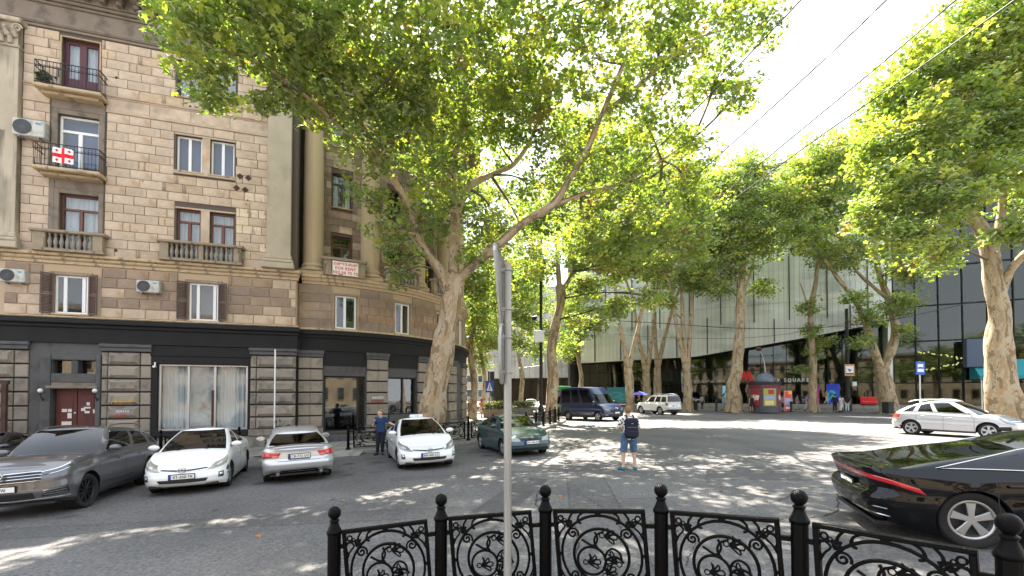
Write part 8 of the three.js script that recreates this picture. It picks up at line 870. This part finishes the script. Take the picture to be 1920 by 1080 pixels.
{ // manhole cover
  const p = thing('manhole_cover', 'round pale iron manhole cover in the road left of the backpack man', 'manhole cover', [2.95, gY(2.95) + 0.002, -14.84]), m = mat({ map: rep(plasterMap, 2), color: lin(0.30, 0.29, 0.275), roughness: 0.7 }); part('cover', lathe([[0, 0.016], [0.36, 0.016], [0.37, 0.0]], 30), m, p); part('ring', lathe([[0.39, 0], [0.39, 0.014], [0.46, 0.012], [0.47, 0]], 30), m, p);
}
// fallen leaves
[[-3.6, -9.7, 'yellow fallen leaf near the silver saloon'], [-3.85, -9.9, 'small dark fallen leaf near the silver saloon'], [1.0, -9.6, 'orange fallen leaf in the road before the backpack man'], [0.35, -12.4, 'orange fallen leaf in the shade by the teal hatchback'], [5.2, -9.3, 'red-brown fallen leaf left of the black fastback'], [4.4, -9.6, 'pale fallen leaf left of the black fastback'], [-4.1, -7.4, 'yellow fallen leaf in the sun patch'], [6.9, -15.4, 'tan fallen leaf on the sunlit road'], [1.15, -8.2, 'orange fallen leaf behind the middle railing panel']].forEach(([x, z, l], i) => { const r = rng(i + 3), o = part('fallen_leaf', leafGeo(0.10, r), mat({ color: [lin(0.5, 0.34, 0.05), lin(0.12, 0.07, 0.04), lin(0.42, 0.14, 0.05), lin(0.45, 0.36, 0.28)][i % 4], roughness: 0.9 }), scene); o.position.set(x, gY(x) + 0.035, z); o.rotation.y = i * 1.7; tag(o, l, 'leaf', 'fallen leaves on the road'); });
// things fixed to the corner building
const onWall = (name, label, category, u, v, w, grp) => { const o = thing(name, label, category, [0, 0, 0], bld.rotation.y, grp), q = V3(u, 0, w).applyAxisAngle(V3(0, 1, 0), bld.rotation.y); o.position.set(bld.position.x + q.x, v, bld.position.z + q.z); return o; };
[[-9.78, 12.32, 0.25, 1.02, 0.68, 'large white air conditioner by the left pilaster'], [-10.22, 6.45, 0.17, 0.80, 0.52, 'white air conditioner left of the shuttered window'], [-5.74, 6.34, 0.17, 0.82, 0.52, 'white air conditioner between the two shuttered windows']].forEach(([u, v, w, W, H, l]) => { const a = onWall('air_conditioner', l, 'air conditioner', u, v, w, 'air conditioners on the stone front'); part('casing', rbox(W, H, 0.32, 0.03, 0, H / 2, 0), M.acWhite, a); part('fan_guard', [...[0.10, 0.15, 0.20, 0.24].map((r) => new THREE.TorusGeometry(r * H / 0.55, 0.006, 4, 22).translate(-W * 0.18, H / 2, 0.168))], M.plasticDark, a); part('fan', [cyl(0.235 * H / 0.55, 0.235 * H / 0.55, 0.006, -W * 0.18, H / 2, 0.162, 22, 'z')], mat({ color: lin(0.07, 0.075, 0.08), roughness: 0.7 }), a); part('badge', box(W * 0.15, H * 0.09, 0.006, W * 0.3, H * 0.78, 0.163), mat({ color: lin(0.03, 0.25, 0.5) }), a); part('bracket', [box(0.04, 0.04, 0.36, -W * 0.3, -0.03, -0.05), box(0.04, 0.04, 0.36, W * 0.3, -0.03, -0.05)], M.galv, a); });
{ // flag tied to the iron balcony
  const a = onWall('flag', 'white flag with a red cross and small crosses tied to the balcony', 'flag', -8.52, 11.22, 0.67), t = canvasTex(256, 192, (g) => { g.fillStyle = '#eceae6'; g.fillRect(0, 0, 256, 192); g.fillStyle = '#d8232a'; g.fillRect(104, 0, 48, 192); g.fillRect(0, 72, 256, 48); for (const [x, y] of [[52, 36], [204, 36], [52, 156], [204, 156]]) { g.fillRect(x - 7, y - 18, 14, 36); g.fillRect(x - 18, y - 7, 36, 14); } }), g = new THREE.PlaneGeometry(0.66, 0.60, 16, 8), q = g.attributes.position; for (let i = 0; i < q.count; i++) q.setZ(i, 0.03 * Math.sin(q.getX(i) * 18) + 0.01 * Math.sin(q.getY(i) * 9)); g.computeVertexNormals(); part('flag_cloth', g.translate(0, 0.36, 0), mat({ map: t, roughness: 0.9 }), a); part('tie', [box(0.03, 0.05, 0.06, -0.31, 0.65, -0.02), box(0.03, 0.05, 0.06, 0.31, 0.65, -0.02)], M.ironMatt, a);
}
{ // rent banner on the curved balustrade
  const q = curve(2.06, 0.385), a = onWall('rent_banner', 'red and white for-rent banner hung on the curved balustrade', 'banner', q[0], 7.83, q[1]); a.rotation.y += 0.17; const t = canvasTex(384, 216, (g) => { g.fillStyle = '#eadfda'; g.fillRect(0, 0, 384, 216); g.fillStyle = '#c02a38'; g.textAlign = 'center'; g.font = 'bold 66px sans-serif'; g.fillText('FOR RENT', 192, 132); g.fillText('593 98 75 75', 192, 200); g.lineWidth = 9; g.strokeStyle = '#c02a38'; for (let k = 0; k < 9; k++) { const x = 34 + k * 40; g.beginPath(); g.arc(x, 46, 13, k, k + 4.4); g.stroke(); if (k % 2) { g.beginPath(); g.moveTo(x + 12, 20); g.lineTo(x + 12, 62); g.stroke(); } else { g.beginPath(); g.arc(x + 4, 22, 9, 0, 3.2); g.stroke(); } } }); const g = new THREE.PlaneGeometry(1.2, 0.68, 6, 3), p = g.attributes.position; for (let i = 0; i < p.count; i++) p.setZ(i, 0.01 * Math.sin(p.getX(i) * 7)); g.computeVertexNormals(); part('banner_cloth', g.translate(0, 0.34, 0), mat({ map: t, roughness: 0.85 }), a); part('cord', [tube([[-0.58, 0.68, 0], [-0.62, 0.86, -0.05]], 0.008), tube([[0.58, 0.68, 0], [0.62, 0.86, -0.05]], 0.008)], M.plasticDark, a);
}
{ const a = onWall('balcony_plant', 'trailing dark green plant in a pot on the top iron balcony', 'plant', -9.28, 14.43, 0.40); part('pot', lathe([[0, 0], [0.11, 0], [0.15, 0.26], [0.13, 0.26]], 14), M.rust, a); crown(a, [[0, 0.5, 0, 0.22], [0, 0.32, 0.12, 0.16]], [clumpGeo(8, 0.12, 0.14, 77, 1)], 240, 611, 0.35); }
{ const a = onWall('rusty_frame', 'rusty brown steel porch frame at the left end of the shopfronts', 'frame', -10.35, -0.34, 0.75); part('post', [box(0.14, 2.75, 0.14, 0.25, 1.375, 0), ], M.rust, a); part('post', box(0.14, 2.75, 0.14, -1.6, 1.375, 0), M.rust, a); part('beam', box(2.1, 0.14, 0.14, -0.68, 2.82, 0), M.rust, a); part('rail', [box(1.7, 0.05, 0.05, -0.68, 1.0, 0), box(1.7, 0.05, 0.05, -0.68, 0.5, 0)], M.rust, a); }
{ // delivery scooter behind the silver saloon
  const p = thing('scooter', 'dark scooter with an orange tail box parked behind the silver saloon', 'scooter', [-9.0, -0.30, -18.6], 0.25), dk = mat({ color: lin(0.02, 0.02, 0.022), roughness: 0.4 }); for (const x of [-0.62, 0.62]) { const w = group('wheel', p); w.position.set(x, 0.25, 0); part('tyre', new THREE.TorusGeometry(0.2, 0.055, 8, 22), M.rubber, w); part('rim', cyl(0.15, 0.15, 0.05, 0, 0, 0, 14, 'z'), CM.rim, w); } part('body', [rbox(0.7, 0.3, 0.3, 0.09, 0.35, 0.55, 0), rbox(0.5, 0.1, 0.26, 0.03, -0.15, 0.34, 0), rbox(0.12, 0.62, 0.34, 0.05, -0.42, 0.62, 0).rotateZ(0.1)], dk, p); part('seat', rbox(0.72, 0.12, 0.28, 0.05, 0.36, 0.76, 0), CM.seat, p); part('fork', tube([[-0.62, 0.25, 0.06], [-0.48, 0.95, 0.02]], 0.025), CM.chrome, p); part('handlebar', tube([[-0.5, 1.02, -0.32], [-0.45, 1.0, 0], [-0.5, 1.02, 0.32]], 0.016), dk, p); part('tail_box', rbox(0.5, 0.2, 0.42, 0.05, 0.70, 0.94, 0), mat({ color: lin(0.42, 0.14, 0.04), roughness: 0.5 }), p); const m = part('mirror', [ball(0.07, -0.5, 1.22, 0.3, 0.4, 1, 1), ball(0.07, -0.5, 1.22, -0.3, 0.4, 1, 1), tube([[-0.5, 1.02, 0.25], [-0.5, 1.2, 0.3]], 0.008), tube([[-0.5, 1.02, -0.25], [-0.5, 1.2, -0.3]], 0.008)], dk, p); part('helmet', ball(0.15, -0.1, 0.95, 0, 1, 0.95, 0.9, 16), dk, p);
}
// overhead cables
const cable = (label, pts, r) => { const o = part('overhead_cable', tube(spline(pts, 40), r, r, 5), M.plasticDark, scene); tag(o, label, 'cable', 'overhead wires'); };
cable('overhead wire nearest the big tree crown', [[7.6, 10.9, -3.5], [6.25, 10.6, -10], [4.75, 10.55, -17], [2.4, 10.7, -28], [0.9, 11, -36]], 0.017); cable('second overhead wire across the white sky', [[8.6, 10.9, -4], [8.2, 10.65, -10], [7.35, 10.55, -16.5], [5.6, 10.6, -30], [3.6, 11, -46]], 0.017); cable('third overhead wire across the white sky', [[10, 10.9, -4], [9.67, 10.6, -10], [9.2, 10.55, -16.7], [8.2, 10.6, -32], [7.2, 11, -50]], 0.017); cable('outermost overhead wire passing before the mall roof', [[11.7, 10.9, -4], [11, 10.65, -10], [10.1, 10.55, -15.8], [8.9, 10.6, -30], [8.2, 11, -46]], 0.018);
cable('pale wire strung low across the mall front', [[6.5, 10.4, -50], [14, 9.3, -46], [24, 8.4, -44], [33, 8.6, -42], [41, 10.2, -40]], 0.035); cable('thin wire strung across the mall front under the pale one', [[7, 9.4, -52], [16, 8.2, -49], [26, 8.0, -47], [36, 9.6, -44]], 0.02);
renderer.render(scene, camera);
